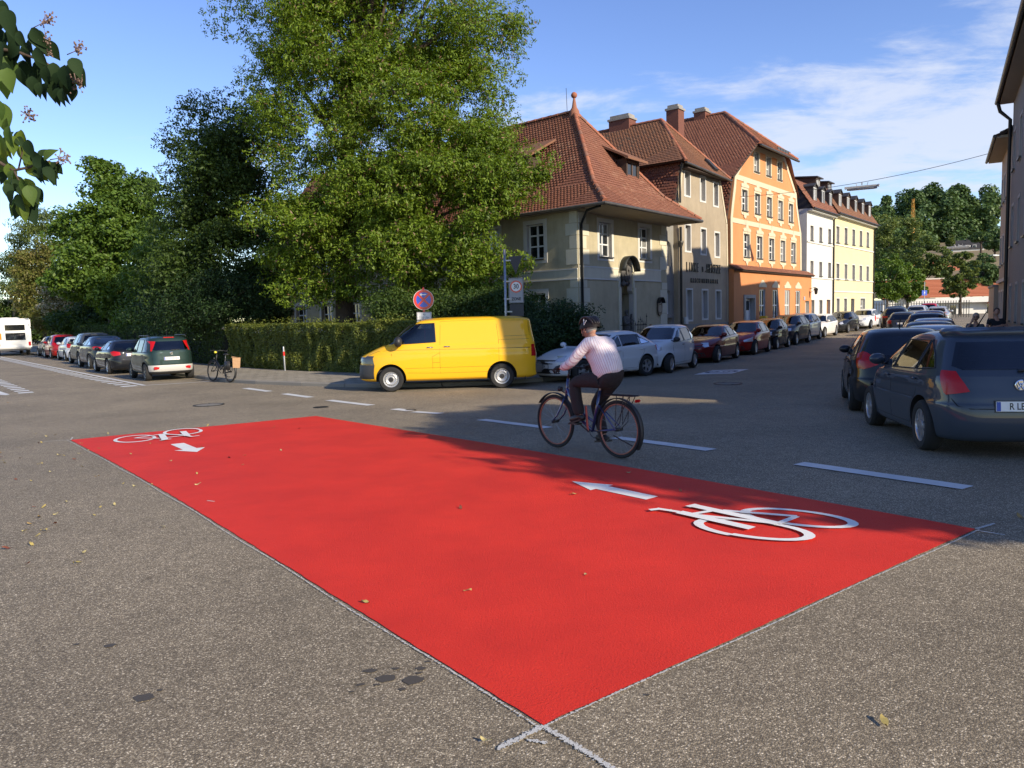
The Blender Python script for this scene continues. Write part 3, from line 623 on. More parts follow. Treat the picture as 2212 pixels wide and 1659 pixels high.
    # black rubber surround of side glass
    for sg in (1,-1):
        for poly in P['side']:
            b=MB(); strip_on(sh,'side',[tuple(q) for q in poly]+[poly[0]],.009,sg,b,.003); b.obj('window_seal',black,root,smooth=True)
    b=MB()
    for sg in (1,-1):
        for ln in P.get('seams',[]): strip_on(sh,'side',ln,.0038,sg,b,-.0015)
    for ln in P.get('rseams',[]): strip_on(sh,'rear',ln,.005,1,b,-.001)
    for ln in P.get('fseams',[]): strip_on(sh,'front',ln,.005,1,b,-.001)
    if b.v: b.obj('panel_gap',seam,root)
    for sg in (1,-1):
        for (hx,hz) in P.get('handles',[]):
            b=MB(); y=sg*(sh.Y(hx,hz)+.014); b.obox((hx,y,hz),(.085,0,0),(0,.012,0),(0,0,.013)); b.obj('door_handle',P.get('hm',body_mat),root,bev=.008,smooth=True)
        mx,mz=P['mirror']; b=MB(); y0=sh.Y(mx,mz); mk=P.get('mk',1.0); b.sphere((mx+.02,sg*(y0+.12*mk),mz+.06*mk),(.085*mk,.115*mk,.08*mk*mk),14,10); b.obox((mx+.04,sg*(y0+.0),mz),(.04,0,0),(0,.06,0),(0,0,.025)); b.obj('wing_mirror',P.get('mm',body_mat),root,smooth=True)
    for key,nm_,mt,kind in (('tail','tail_light',redlens,'wrap'),('head','headlight',clearlens,'wrap'),('tailb','reversing_light',clearlens,'wrap')):
        for poly in P.get(key,[]):
            for sg in (1,-1):
                if kind=='wrap':
                    # vertices are ('x',x,z) or ('y',y,z)
                    q=[]
                    for a,v,z in poly:
                        xr,xf,ww,nr,nf=sh.at(z); cx=(xr+xf)/2; aa=(xf-xr)/2; rear=key!='head'
                        n=nr if rear else nf
                        if a=='x': px_,py_=v,sh.Y(v,z)
                        else: py_=min(abs(v),ww*.985); px_=sh.X(py_,z,not rear)
                        q.append((math.atan2(py_/ww,(px_-cx)/aa),z))
                    f=mapper(sh,'wrap',sg)
                    # equalise scale of theta and z for the ring tessellation
                    vs,fs=ringpoly(q,f,.010,seg=.05); b=MB(); b.add(vs,fs); lo=b.obj(nm_,P.get('headm',mt) if key=='head' else mt,root,smooth=True,angle=60,fixn=True)
                    if key=='head' and P.get('lamp'):
                        pass
    for (nm_,kind,poly,mt,off) in P.get('panels',[]):
        panel(sh,kind,poly,off,mt,nm_,root,both=(kind in('side','wrap')))
    for (hz0,hz1,mt,x0,x1,nm_) in P.get('belts',[]):   # bumper / cladding band right round an end
        for front in (0,1):
            if front and x1 is None or (not front and x0 is None): continue
            b=MB(); vs=[];K=26
            xr,xf,ww,nr,nf=sh.at((hz0+hz1)/2)
            lim=(x1 if front else x0); cx=(xr+xf)/2; aa=(xf-xr)/2; n=nf if front else nr; th0=math.atan2(sh.Y(lim,(hz0+hz1)/2)/ww,abs(lim-cx)/aa)
            for zi,z in enumerate(np.linspace(hz0,hz1,6)):
                for j in range(K+1):
                    t=-1+2*j/K; th=th0*t if front else math.pi-th0*t
                    p=sh.T(th,z); o=Vector((p.x-L/2,p.y*1.3,0)).normalized(); e=.012 if 0<zi<5 else .004; vs.append(p+o*e)
            b.add(vs,[(i*(K+1)+j,i*(K+1)+j+1,(i+1)*(K+1)+j+1,(i+1)*(K+1)+j) for i in range(5) for j in range(K)]); b.obj(nm_,mt,root,smooth=True,fixn=True)
    # seats
    sx=P['cab'][0]+ (P['cab'][1]-P['cab'][0])*.48
    for (x,ys) in ((sx,(-.36,.36)),(P['cab'][0]+.35,(-.38,.38)) if not P.get('van') else (sx,(-.4,))):
        for y in ys:
            b=MB(); b.obox((x,y,hc-.12),(.06,0,.01),(0,.22,0),(-.07,0,.28)); b.obox((x-.09,y,hc+.26),(.04,0,0),(0,.12,0),(-.02,0,.08)); b.obj('seat',seatm,root,bev=.03,smooth=True)
    b=MB(); b.lathe([(.17,-.012),(.185,0),(.17,.012),(.17,-.012)],20,axis='x'); b=b.obj('steering_wheel',black,root,smooth=True); b.location=(P['cab'][1]-.72,.36,hc+.0); b.rotation_euler=(0,R(-25),0)
    # wheels
    wd=P.get('tw',.205); tm,rm=wheel_mesh(r,wd,P.get('wheel','five'))
    for xw in P['xw']:
        for sg in (1,-1):
            t=link('wheel',tm,root); t.location=(xw,sg*(w-wd/2-.012),r)
            if sg<0: t.rotation_euler=(0,0,math.pi)
            rr=link('rim',rm,t)
    return root,sh
def plate(parent,x,y,z,rear,txt,tilt=0,wd=.52,h=.11,plain=False):
    """number plate facing backwards (rear) or forwards"""
    zz=Vector((-1 if rear else 1,0,tilt)).normalized(); xx=Vector((0,-1 if rear else 1,0)); yy=zz.cross(xx); M=frame((x,y,z),xx,yy,zz)
    b=MB(M); b.box(-wd/2,wd/2,-h/2,h/2,-.01,.004); p=b.obj('number_plate',platew,parent,bev=.003)
    b=MB(M); b.box(-wd/2+.004,-wd/2+.045,-h/2+.004,h/2-.004,.003,.0055); b.obj('euro_band',plateblue,p)
    if txt: text_obj('plate_text',txt,.105,ink,p,M@Matrix.Translation((.022,-.002,.006)),sx=.80,bold=.0015)
    b=MB(M); b.box(-wd/2-.012,wd/2+.012,-h/2-.012,h/2+.012,-.02,-.006); b.obj('plate_holder',black,p)
    return p
def auto(P):
    Hh=P['H']; hc=P['hc']; zt=Hh-P.get('ztm',.135); zb=P.get('zb',hc+.02); zr=P.get('zbr',zb+.03); mA=P.get('mA',.30); mC=P.get('mC',.30); w=P['W']/2; wt=P.get('wt',w-.2)
    z1=Hh-.11
    fx=lambda z: P['xc']+(P['xrf']-P['xc'])*max(0,(z-hc))/(z1-hc)-mA
    base=P.get('deck') or P['xrb']
    rx=lambda z: base+(P['xrr']-base)*max(0,(z-hc)/(z1-hc))+mC
    pil=P['pillars']; side=[]; cuts=[None]+pil+[None]
    def zbot(x):
        t=(fx(zb)-x)/max(.1,fx(zb)-rx(zr)); return zb+(zr-zb)*t
    for i in range(len(cuts)-1):
        a,b=cuts[i],cuts[i+1]
        if a is None: f0=(fx(zb)+P.get('qa',0.0),zb); f1=(fx(zt)-.02,zt); fm=[(fx(zt-.12)+.015,zt-.10)]
        else: f0=(a-.035,zbot(a)); f1=(a-.035-P.get('pr',.05),zt); fm=[]
        if b is None:
            r0=(rx(zr)+.0,zbot(rx(zr))+.02); r1=(rx(zt)+.06,zt-.03); side.append([f0,*fm,f1,((f1[0]+r1[0])/2,zt+.004),r1,(rx((zt+zr)/2)+P.get('rk',-.01),(zt+zr)/2),r0])
        else:
            r0=(b+.035,zbot(b)); r1=(b+.035-P.get('pr',.05),zt); side.append([f0,*fm,f1,r1,r0])
    P['side']=side
    P.setdefault('frontw',[(-(w-.15),hc+.045),(w-.15,hc+.045),(wt-.06,Hh-.125),(wt-.2,Hh-.105),(-(wt-.2),Hh-.105),(-(wt-.06),Hh-.125)])
    rw=P.get('rw',(w-.22,wt-.10,.06,.16)) # bottom half width, top half width, bottom margin, top margin
    P.setdefault('rearw',[(-rw[0],hc+rw[2]+.04),(-rw[0]+.08,hc+rw[2]),(rw[0]-.08,hc+rw[2]),(rw[0],hc+rw[2]+.04),(rw[1],Hh-rw[3]),(-rw[1],Hh-rw[3])])
    P.setdefault('cab',(.75,P['xc']-.25)); zs=.30; xr_,xf_=P['xw']; ar=P['r']+P.get('arch',.055)
    sm=[]
    if pil:
        bx=pil[0]; sm.append([(bx-.05,zt+.03),(bx,zb),(bx,zs+.06),(bx+.03,zs)])
        fxx=fx(zb)+.10; sm.append([(fxx,zb+.02),(fxx-.03,.62),(fxx-.06,zs+.05),(fxx-.12,zs),(bx+.03,zs)])
        if P.get('doors',5)==5:
            d=[(bx+.03,zs),(xr_+ar+.05,zs),(xr_+ar+.02,.42)]; 
            d+=[(xr_+ (ar+.03)*math.cos(R(q)),P['r']+(ar+.03)*math.sin(R(q))) for q in (25,45,65)]; d.append((xr_+.10,zb-.1)); d.append((xr_+.06,zb+.05)); sm.append(d)
    P.setdefault('seams',sm)
    P.setdefault('mirror',(fx(zb)-.02,zb+.03))
    if pil:
        hz=P.get('hz',zb-.10); P.setdefault('handles',[(pil[0]+.16,hz)]+([(xr_+.22,hz+.015)] if P.get('doors',5)==5 else []))
    return P
def spec_hatch(**k):   # small five-door hatchback
    P=dict(L=3.97,W=1.68,H=1.465,hf=.70,hc=.95,xc=3.08,xrf=2.12,xrr=.52,xrb=.10,wt=.60,r=.308,xw=(.74,3.20),nf=3.2,nr=5.5,pillars=[1.95,1.02],zb=.95,zbr=.99,mC=.34,rb=.02)
    P['tail']=[[('x',.22,.74),('x',.34,.97),('y',.70,.99),('y',.60,.98),('y',.55,.86),('y',.50,.76),('y',.70,.72)]]
    P['head']=[[('x',3.42,.80),('x',3.62,.60),('y',.50,.58),('y',.46,.66),('x',3.70,.73)]]
    P.update(k); return auto(P)
SPEC={}
SPEC['polo']=lambda **k: spec_hatch(**{**dict(wheel='cover',seamsx=1,rseams=[[(-.62,.60),(-.5,.57),(.5,.57),(.62,.60)],[(-.62,.60),(-.70,.74)],[(.62,.60),(.70,.74)]]),**k})
SPEC['golf']=lambda **k: spec_hatch(**{**dict(L=4.2,W=1.76,H=1.485,xc=3.2,xrf=2.25,xrr=.55,xrb=.08,wt=.62,r=.315,xw=(.78,3.36),pillars=[2.05,1.08],zb=.97,zbr=1.0,wheel='multi',
    tail=[[('x',.24,.80),('x',.44,1.04),('y',.66,1.08),('y',.60,1.06),('y',.50,.98),('y',.44,.86),('y',.66,.78)]]),**k})
SPEC['micra']=lambda **k: spec_hatch(**{**dict(L=3.72,W=1.66,H=1.54,hf=.74,hc=1.02,hp=2.2,xc=2.98,xrf=2.0,xrr=.62,xrb=.14,wt=.60,r=.295,xw=(.62,3.04),pillars=[1.80,.98],zb=.98,zbr=1.02,nf=2.7,nr=3.6,wheel='cover',
    head=[[('x',3.30,.93),('x',3.34,.76),('x',3.44,.70),('y',.56,.74),('y',.54,.86),('x',3.42,.95)]],tail=[[('x',.16,.82),('x',.20,1.16),('y',.62,1.16),('y',.60,.85)]],mm=black,hm=black),**k})
SPEC['longhatch']=lambda **k: spec_hatch(**{**dict(L=4.33,W=1.77,H=1.43,hf=.70,hc=.95,hp=1.9,xc=3.02,xrf=2.08,xrr=.75,xrb=.10,wt=.60,r=.32,xw=(.80,3.49),pillars=[1.88,1.05],zb=.94,zbr=1.02,nf=3.1,wheel='five',rk=.02,mC=.36,
    head=[[('x',3.86,.77),('x',4.0,.63),('y',.52,.60),('y',.42,.66),('y',.44,.72),('x',4.02,.76)]],tail=[[('x',.24,.80),('x',.34,.93),('y',.70,.96),('y',.48,.92),('y',.46,.80),('y',.7,.76)]]),**k})
SPEC['suv']=lambda **k: spec_hatch(**{**dict(L=4.45,W=1.84,H=1.64,hf=.84,hc=1.10,hp=1.8,xc=3.38,xrf=2.45,xrr=.60,xrb=.10,wt=.64,r=.345,xw=(.86,3.53),zc=.24,pillars=[2.18,1.22],zb=1.08,zbr=1.14,nf=3.4,nr=4.6,wheel='five',arch=.06,
    head=[[('x',3.90,.92),('x',4.06,.78),('y',.56,.74),('y',.48,.80),('y',.52,.86),('x',4.05,.92)]],tail=[[('x',.24,.92),('x',.40,1.04),('y',.72,1.08),('y',.40,1.02),('y',.42,.96),('y',.74,.90)]],
    belts=[(.25,.46,black,.62,3.8,'bumper')],),**k})
SPEC['coupesuv']=lambda **k: SPEC['suv'](**{**dict(L=4.42,H=1.57,xrr=1.1,xrb=.10,xrf=2.42,wheel='multi',mC=.40,pillars=[2.16,1.3]),**k})
SPEC['wagon']=lambda **k: spec_hatch(**{**dict(L=4.68,W=1.82,H=1.48,hf=.72,hc=.96,hp=1.8,xc=3.30,xrf=2.40,xrr=.60,xrb=.10,wt=.62,r=.325,xw=(.98,3.68),pillars=[2.16,1.26],zb=.95,zbr=1.0,nf=3.2,wheel='multi',
    head=[[('x',4.14,.80),('x',4.30,.66),('y',.54,.62),('y',.44,.68),('y',.46,.75),('x',4.28,.79)]],tail=[[('x',.24,.78),('x',.36,.97),('y',.70,1.0),('y',.56,.98),('y',.56,.80),('y',.76,.76)]],),**k})
SPEC['sedan']=lambda **k: SPEC['wagon'](**{**dict(L=4.64,deck=.78,xrr=1.25,xrb=.3,hc=.98,rw=(.60,.50,.06,.15),mC=.22,pillars=[2.16,1.32],wheel='five',zbr=1.0),**k})
SPEC['panda']=lambda **k: spec_hatch(**{**dict(L=3.69,W=1.66,H=1.60,hf=.80,hc=1.03,hp=1.5,xc=2.98,xrf=2.25,xrr=.28,xrb=.07,wt=.655,r=.31,xw=(.62,2.92),zc=.23,pillars=[1.72,.92],zb=1.0,zbr=1.02,nf=3.6,nr=5.5,wheel='dark',mC=.30,arch=.06,
    tail=[[('x',.17,1.06),('x',.26,1.40),('y',.66,1.43),('y',.60,1.40),('y',.655,1.06)]],head=[[('x',3.22,.92),('x',3.36,.72),('y',.56,.70),('y',.5,.84),('x',3.32,.93)]],rw=(.60,.55,.05,.20),
    belts=[(.34,.56,mat('bumper_grey',(.42,.41,.38),.5),.26,3.3,'bumper'),(.24,.335,black,.3,3.3,'bumper_skirt')],rseams=[[(-.62,.60),(-.64,1.0)],[(.62,.60),(.64,1.0)],[(-.62,.60),(.62,.60)]]),**k})
SPEC['bubble']=lambda **k: spec_hatch(**{**dict(L=3.63,W=1.68,H=1.53,hf=.76,hc=1.0,hp=2.1,xc=2.85,xrf=1.95,xrr=.62,xrb=.12,wt=.58,r=.30,xw=(.62,2.94),pillars=[1.55],doors=3,zb=.98,zbr=1.05,nf=2.8,nr=3.4,wheel='five',
    head=[[('x',3.16,.86),('x',3.24,.72),('x',3.34,.68),('y',.56,.70),('y',.54,.80),('x',3.32,.86)]]),**k})
def spec_van(**k):
    P=dict(L=4.89,W=1.904,H=1.97,hf=.98,hc=1.26,hp=1.25,xc=4.10,xrf=3.25,xrr=.16,xrb=.05,wt=.80,r=.335,xw=(.99,3.99),zc=.27,nf=4.4,nr=11,gn=8,rb=.0,pillars=[2.64],wheel='steel',tw=.215,arch=.075,hm=chrome,mm=black,van=True,
      cab=(2.75,3.95))
    P['side']=[[(3.83,1.27),(3.90,1.34),(3.72,1.56),(3.50,1.74),(3.35,1.80),(2.78,1.82),(2.76,1.31)]]
    P['frontw']=[(-.80,1.27),(.80,1.27),(.72,1.80),(.5,1.845),(-.5,1.845),(-.72,1.80)]
    P['rearw']=None
    zs=.47
    P['seams']=[[(3.95,1.30),(3.96,1.02),(3.93,.80)],[(3.55,.50),(2.66,zs)],[(2.66,zs),(2.66,1.0),(2.62,1.86),(1.12,1.88),(1.06,1.35),(1.06,zs),(2.66,zs)],[(4.62,.98),(4.3,1.10),(3.95,1.12),(.12,1.09)],[(1.06,1.33),(.10,1.33)],[(4.63,.94),(4.50,1.10),(4.08,1.26)],[(3.60,.62),(1.06,.62)],[(2.86,.47),(2.86,.92),(2.66,1.02)],[(2.86,.76),(2.66,.76)],[(.92,1.42),(.20,1.43),(.24,1.84),(.90,1.85)],
      [(1.06,1.10),(.08,1.10)]]
    P['mirror']=(3.74,1.26); P['handles']=[(2.92,1.17),(2.46,1.18)]
    P['tail']=[[('x',.0,.80),('x',.12,.80),('x',.12,1.12),('x',.02,1.12)]]; P['tail']=[[('x',.17,.86),('x',.17,1.18),('y',.82,1.18),('y',.82,.86)]]; P['headm']=mat('smoky_lens',(.06,.065,.07),.06,.2,coat=1); P['mk']=1.35
    P['head']=[[('x',4.43,.745),('x',4.43,.97),('x',4.62,.97),('y',.78,.95),('y',.46,.93),('y',.50,.78),('x',4.64,.75)]]
    P['belts']=[(.265,.735,greyplastic,None,4.44,'bumper')]
    P.update(k); return P
# ================================================================= buildings
tile_red=island_mat('roof_tile_red',[(0,(.17,.070,.045)),(.35,(.245,.105,.066)),(.7,(.20,.085,.055)),(.93,(.31,.16,.105)),(1,(.08,.048,.038))],.75,.25,big=(.35,.35))
tile_old=island_mat('roof_tile_weathered',[(0,(.15,.085,.055)),(.4,(.23,.11,.065)),(.75,(.19,.10,.065)),(1,(.10,.085,.065))],.85,.2,big=(.4,.4))
tile_dark=island_mat('roof_tile_dark',[(0,(.14,.06,.04)),(.5,(.22,.085,.05)),(1,(.10,.05,.04))],.8,.2,big=(.4,.3))
ridge_m=island_mat('ridge_tile_red',[(0,(.27,.10,.06)),(.6,(.36,.14,.08)),(1,(.20,.11,.08))],.8,.2)
def plaster(name,col,dirt=.25,sc=.7,bs=40,bst=.35):
    if name in MC: return MC[name]
    m=mat(name,col,.9,bump=(bs,bst,.02),var=(sc,dirt)); N=m.node_tree.nodes; L=m.node_tree.links; b=N['Principled BSDF']
    # streaks of dirt running down and fine mottling
    tc=N.new('ShaderNodeTexCoord'); mp=N.new('ShaderNodeMapping'); mp.inputs['Scale'].default_value=(3.2,3.2,.45); L.new(tc.outputs['Object'],mp.inputs[0])
    n=N.new('ShaderNodeTexNoise'); n.inputs['Scale'].default_value=1.3; n.inputs['Detail'].default_value=8; n.inputs['Roughness'].default_value=.75; L.new(mp.outputs[0],n.inputs['Vector'])
    mr=N.new('ShaderNodeMapRange'); mr.inputs['From Min'].default_value=.5; mr.inputs['From Max'].default_value=.75; mr.inputs['To Max'].default_value=dirt*1.4; L.new(n.outputs['Fac'],mr.inputs['Value'])
    src=b.inputs['Base Color'].links[0].from_socket; mx=N.new('ShaderNodeMixRGB'); mx.inputs['Color2'].default_value=(col[0]*.45,col[1]*.43,col[2]*.4,1); L.new(mr.outputs[0],mx.inputs[0]); L.new(src,mx.inputs[1]); L.new(mx.outputs[0],b.inputs['Base Color'])
    return m
pl_corner=plaster('plaster_ochre_grey',(.50,.44,.29),.30); pl_band=plaster('plaster_pale_band',(.60,.57,.44),.15); trim=plaster('trim_white',(.60,.59,.54),.10,bst=.1)
pl_linke=plaster('plaster_brown_grey',(.40,.33,.23),.30); pl_base=plaster('plaster_base_grey',(.27,.26,.23),.2)
pl_or=plaster('plaster_orange',(.62,.255,.10),.14); pl_or2=plaster('plaster_orange_deep',(.58,.23,.085),.14); pl_cream=plaster('trim_cream',(.58,.51,.36),.08,bst=.1)
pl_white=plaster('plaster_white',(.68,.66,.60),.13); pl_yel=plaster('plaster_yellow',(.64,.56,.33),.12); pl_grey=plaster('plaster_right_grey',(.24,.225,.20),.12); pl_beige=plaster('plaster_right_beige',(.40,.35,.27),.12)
wframe=mat('window_paint_white',(.66,.67,.66),.4); wgrey=mat('window_paint_grey',(.25,.25,.25),.5); wbrown=mat('window_paint_brown',(.10,.06,.04),.5); reveal=plaster('reveal_grey',(.42,.40,.37),.1)
glassw=mat('window_glass',(.015,.018,.02),.03,spec=.9,var=(1.2,.5)); curtain=mat('window_glass_curtain',(.30,.30,.28),.08,spec=.9,var=(6,.5)); zinc=mat('zinc_gutter',(.12,.115,.105),.45,.6,var=(3,.4)); dkmetal=mat('dark_metal_pipe',(.02,.021,.022),.4,.3); wood=mat('dark_timber',(.05,.03,.02),.8); slate=mat('dark_roof_felt',(.035,.034,.036),.7,var=(4,.3)); soffit=plaster('soffit_cream',(.40,.33,.22),.15,bst=.1)
brick=mat('chimney_brick',(.20,.075,.05),.85,var=(30,.5)); concrete=mat('concrete_cap',(.33,.31,.28),.85,var=(5,.3))
class House:
    def __init__(s,name,C,az_x,u0,base,label,cat='house',zr=None,group=None):
        """local x runs along the facade (to the right seen from the street), y goes inwards, z up; u is measured from C"""
        a=R(90-az_x); d=Vector((math.cos(a),math.sin(a),0)); P=Vector((C[0],C[1],0))+d*u0
        s.root=empty(name,(P.x,P.y,base),a,label,cat,group); s.u0=u0; s.base=base; s.M=Matrix.Translation((-u0,0,-base)); s.W=Matrix.Translation((C[0],C[1],0))@Matrix.Rotation(a,4,'Z')
    def mb(s,L=None): return MB(s.M@L if L is not None else s.M)
    def put(s,name,me,loc,rot=(0,0,0),parent=None,scale=None):
        o=link(name,me,parent or s.root); p=s.M@Vector(loc) if parent is None else Vector(loc); o.location=p; o.rotation_euler=rot
        if scale: o.scale=scale
        return o
def rect(a,b,c,d): return [(a,c),(b,c),(b,d),(a,d)]
def arch(a,b,c,d,n=10):
    r=(b-a)/2; return [(a,c),(b,c)]+[((a+b)/2+r*math.cos(math.pi*i/n),d-r+r*math.sin(math.pi*i/n)) for i in range(n+1)]
def wall(h,outline,holes,m,y=0.0,depth=.24,name='wall',L=None,rev=None):
    b=h.mb(L); polys=[[Vector((p[0],p[1],0)) for p in outline]]+[[Vector((p[0],p[1],0)) for p in q] for q in holes]
    flat=[p for q in polys for p in q]; tr=tessellate_polygon(polys); vs=[(p.x,y,p.y) for p in flat]
    fs=[]
    for t in tr:
        a,c,d=[Vector(vs[i]) for i in t]; n=(c-a).cross(d-a); fs.append(tuple(t) if n.y<0 else tuple(t[::-1]))
    b.add(vs,fs,0)
    for q in holes:
        k=len(q); vv=[(p[0],y,p[1]) for p in q]+[(p[0],y+depth,p[1]) for p in q]; b.add(vv,[(i,(i+1)%k,k+(i+1)%k,k+i) for i in range(k)],1)
    # thickness at the outline
    k=len(outline); vv=[(p[0],y,p[1]) for p in outline]+[(p[0],y+.3,p[1]) for p in outline]; b.add(vv,[(i,k+i,k+(i+1)%k,(i+1)%k) for i in range(k)],0)
    return b.obj(name,[m,rev or reveal],h.root)
WM={}
def win_meshes(w,h,cols,rows,fm,bar=.06,arched=False):
    key=(round(w,2),round(h,2),cols,rows,fm.name,arched)
    if key in WM: return WM[key]
    b=MB(); f=.06; 
    if arched:
        r=w/2; out=arch(-w/2,w/2,0,h); inn=arch(-w/2+f,w/2-f,f,h-f); k=len(out)
        for i in range(k):
            a,c=out[i],out[(i+1)%k]; e,g=inn[i],inn[(i+1)%k]
            b.add([(a[0],0,a[1]),(c[0],0,c[1]),(g[0],0,g[1]),(e[0],0,e[1]),(e[0],.05,e[1]),(g[0],.05,g[1])],[(0,1,2,3),(3,2,5,4)])
    else:
        b.box(-w/2,-w/2+f,0,.06,0,h); b.box(w/2-f,w/2,0,.06,0,h); b.box(-w/2+f,w/2-f,0,.06,0,f); b.box(-w/2+f,w/2-f,0,.06,h-f,h)
    zs=[f]
    for r_ in rows[:-1]: zs.append(f+(h-2*f)*r_)
    for i,z in enumerate(zs[1:]): 
        t=.035 if i==len(zs)-2 and len(rows)>1 else bar/2
        b.box(-w/2+f,w/2-f,-.004,.05,z-t,z+t)
    zs.append(h-f)
    for c in range(1,cols):
        x=-w/2+f+(w-2*f)*c/cols
        for i in range(len(zs)-1):
            b.box(x-bar*.7,x+bar*.7,.002,.052,zs[i]+.02,zs[i+1]-.02)
    fr=b.mesh('window_frame',[fm]); q=MB()
    q.add([(-.5,0,0),(.5,0,0),(.5,0,1),(-.5,0,1)],[(0,1,2,3)]); pm=q.mesh('pane',[glassw]); pc=q.mesh('pane',[curtain])
    s=MB(); s.box(-w/2-.05,w/2+.05,-.10,.10,-.05,0); sm=s.mesh('sill',[zinc])
    WM[key]=(fr,pm,pc,sm,zs,f); return WM[key]
def window(h,u,z,w,hh,cols=2,rows=(1,),y=.16,fm=None,sur=.12,surm=None,panes='one',sill=True,arched=False,cur=.3,parent=None,ytop=0.0,sillm=None,L=None):
    fm=fm or wframe; fr,pm,pc,sm,zs,f=win_meshes(w,hh,cols,rows,fm,arched=arched)
    o=link('window',fr,h.root); T=h.M@(L if L is not None else Matrix.Identity(4))@Matrix.Translation((u,y,z)); o.matrix_local=T
    if panes=='one' or arched:
        p=link('pane',pc if random.random()<cur else pm,o); p.location=(0,.035,f*.6); p.scale=(w-f*1.2,1,hh-f*1.2-(w*.25 if arched else 0)); 
    else:
        cw=(w-2*f)/cols; 
        for i in range(len(zs)-1):
            for c in range(cols):
                p=link('pane',pc if random.random()<cur else pm,o); p.location=(-w/2+f+cw*(c+.5),.035,zs[i]-.01); p.scale=(cw+.01,1,zs[i+1]-zs[i]+.02); p.rotation_euler=(0,0,R(random.uniform(-1.2,1.2)))
    if sill:
        s=link('sill',sm,o); s.location=(0,-y+.0,0)
    if sur:
        b=MB(); d=-y-.018+ytop; e=-y+.0+ytop
        if not arched:
            b.box(-w/2-sur,-w/2,d,e,-sur,hh+sur); b.box(w/2,w/2+sur,d,e,-sur,hh+sur); b.box(-w/2,w/2,d,e,hh,hh+sur); b.box(-w/2,w/2,d,e,-sur,-.052 if sill else 0)
        key=('sur',round(w,2),round(hh,2),sur,(surm or trim).name,y)
        if key not in WM: WM[key]=b.mesh('surround',[surm or trim])
        if not arched: link('surround',WM[key],o)
    return o
def inpoly(x,y,P):
    c=False; n=len(P)
    for i in range(n):
        x1,y1=P[i]; x2,y2=P[(i+1)%n]
        if (y1>y)!=(y2>y) and x<(x2-x1)*(y-y1)/(y2-y1)+x1: c=not c
    return c
TILE={}
def tile_mesh(m,w,l):
    k=(m.name,w)
    if k in TILE: return TILE[k]
    b=MB(); pts=[(-w/2,l),(-w/2,.05)]+[(-w/2*math.cos(math.pi*i/6),.05-.05*math.sin(math.pi*i/6)) for i in range(1,6)]+[(w/2,.05),(w/2,l)]
    n=len(pts); up=lambda v:.036*(1-v/l)+.004
    vs=[(x,v,up(v)) for x,v in pts]+[(x,v,up(v)-.018) for x,v in pts[1:-1]]
    fs=[tuple(range(n))]+[(i+1,n+i,n+i+1,i+2) for i in range(n-3)]
    b.add(vs,fs); TILE[k]=b; return b
CAMP=Vector((0,0,H_EYE))
def roof_face(h,pts,m,parts=0,w=.17,l=.155,name='roof',under=None):
    """a roof slope: pts in house coordinates, first edge = eave (left to right seen from outside)"""
    P=[Vector(p) for p in pts]; ex=(P[1]-P[0]).normalized(); nz=None
    for q in P[2:]:
        c=ex.cross(q-P[0])
        if c.length>1e-6: nz=c.normalized(); break
    if nz.z<0: nz=-nz
    ey=nz.cross(ex).normalized()
    if ey.z<0: ey=-ey; 
    F=Matrix(((ex.x,ey.x,nz.x,P[0].x),(ex.y,ey.y,nz.y,P[0].y),(ex.z,ey.z,nz.z,P[0].z),(0,0,0,1)))
    Q=[((p-P[0]).dot(ex),(p-P[0]).dot(ey)) for p in P]
    b=h.mb(); b.add([tuple(p) for p in P]+[tuple(p-nz*.12) for p in P],[tuple(range(len(P))),tuple(range(len(P),2*len(P)))[::-1]]+[(i,len(P)+i,len(P)+(i+1)%len(P),(i+1)%len(P)) for i in range(len(P))])
    sh=b.obj(name,under or wood,h.root)
    tb=tile_mesh(m,w,l*1.35); tv=np.array([tuple(v) for v in tb.v]); x0=min(q[0] for q in Q);x1=max(q[0] for q in Q);y1=max(q[1] for q in Q); cand=[]
    j=0; v=-.06
    while v<y1-.05:
        x=x0+(w/2 if j%2 else 0)
        while x<x1+w:
            if inpoly(x,max(.01,v+l*.5),Q): cand.append((x+random.uniform(-.004,.004),v+random.uniform(-.006,.006),random.uniform(-.015,.015)))
            x+=w+.006
        v+=l; j+=1
    Wm=h.W@F
    if parts:
        cand.sort(key=lambda c:(Wm@Vector((c[0],c[1],0))-CAMP).length)
        me=None
        key=('tilemesh',m.name,w)
        if key not in WM: WM[key]=tb.mesh('tile',[m])
        Fl=h.M@F
        for c in cand[:parts]:
            o=link('tile',WM[key],sh); o.matrix_local=Fl@Matrix.Translation((c[0],c[1],0))@Matrix.Rotation(c[2],4,'Z')
        cand=cand[parts:]
    if cand:
        c=np.array(cand); n=len(tv); V=np.repeat(tv[None],len(c),0)
        ca,sa=np.cos(c[:,2])[:,None],np.sin(c[:,2])[:,None]; X=V[:,:,0]*ca-V[:,:,1]*sa+c[:,0:1]; Y=V[:,:,0]*sa+V[:,:,1]*ca+c[:,1:2]; Z=V[:,:,2]+RNG.uniform(-.003,.003,(len(c),1))
        V=np.stack([X,Y,Z],-1).reshape(-1,3); Fl=np.array(h.M@F); V=V@Fl[:3,:3].T+Fl[:3,3]
        # triangulate the template once
        T=[]
        for f in tb.f:
            for i in range(1,len(f)-1): T.append((f[0],f[i],f[i+1]))
        T=np.array(T); Fc=(T[None]+(np.arange(len(c))*n)[:,None,None]).reshape(-1,3)
        o=link('tile_courses',fastmesh('tile_courses',V,Fc,[m]),sh); o['kind']='stuff'
    return sh
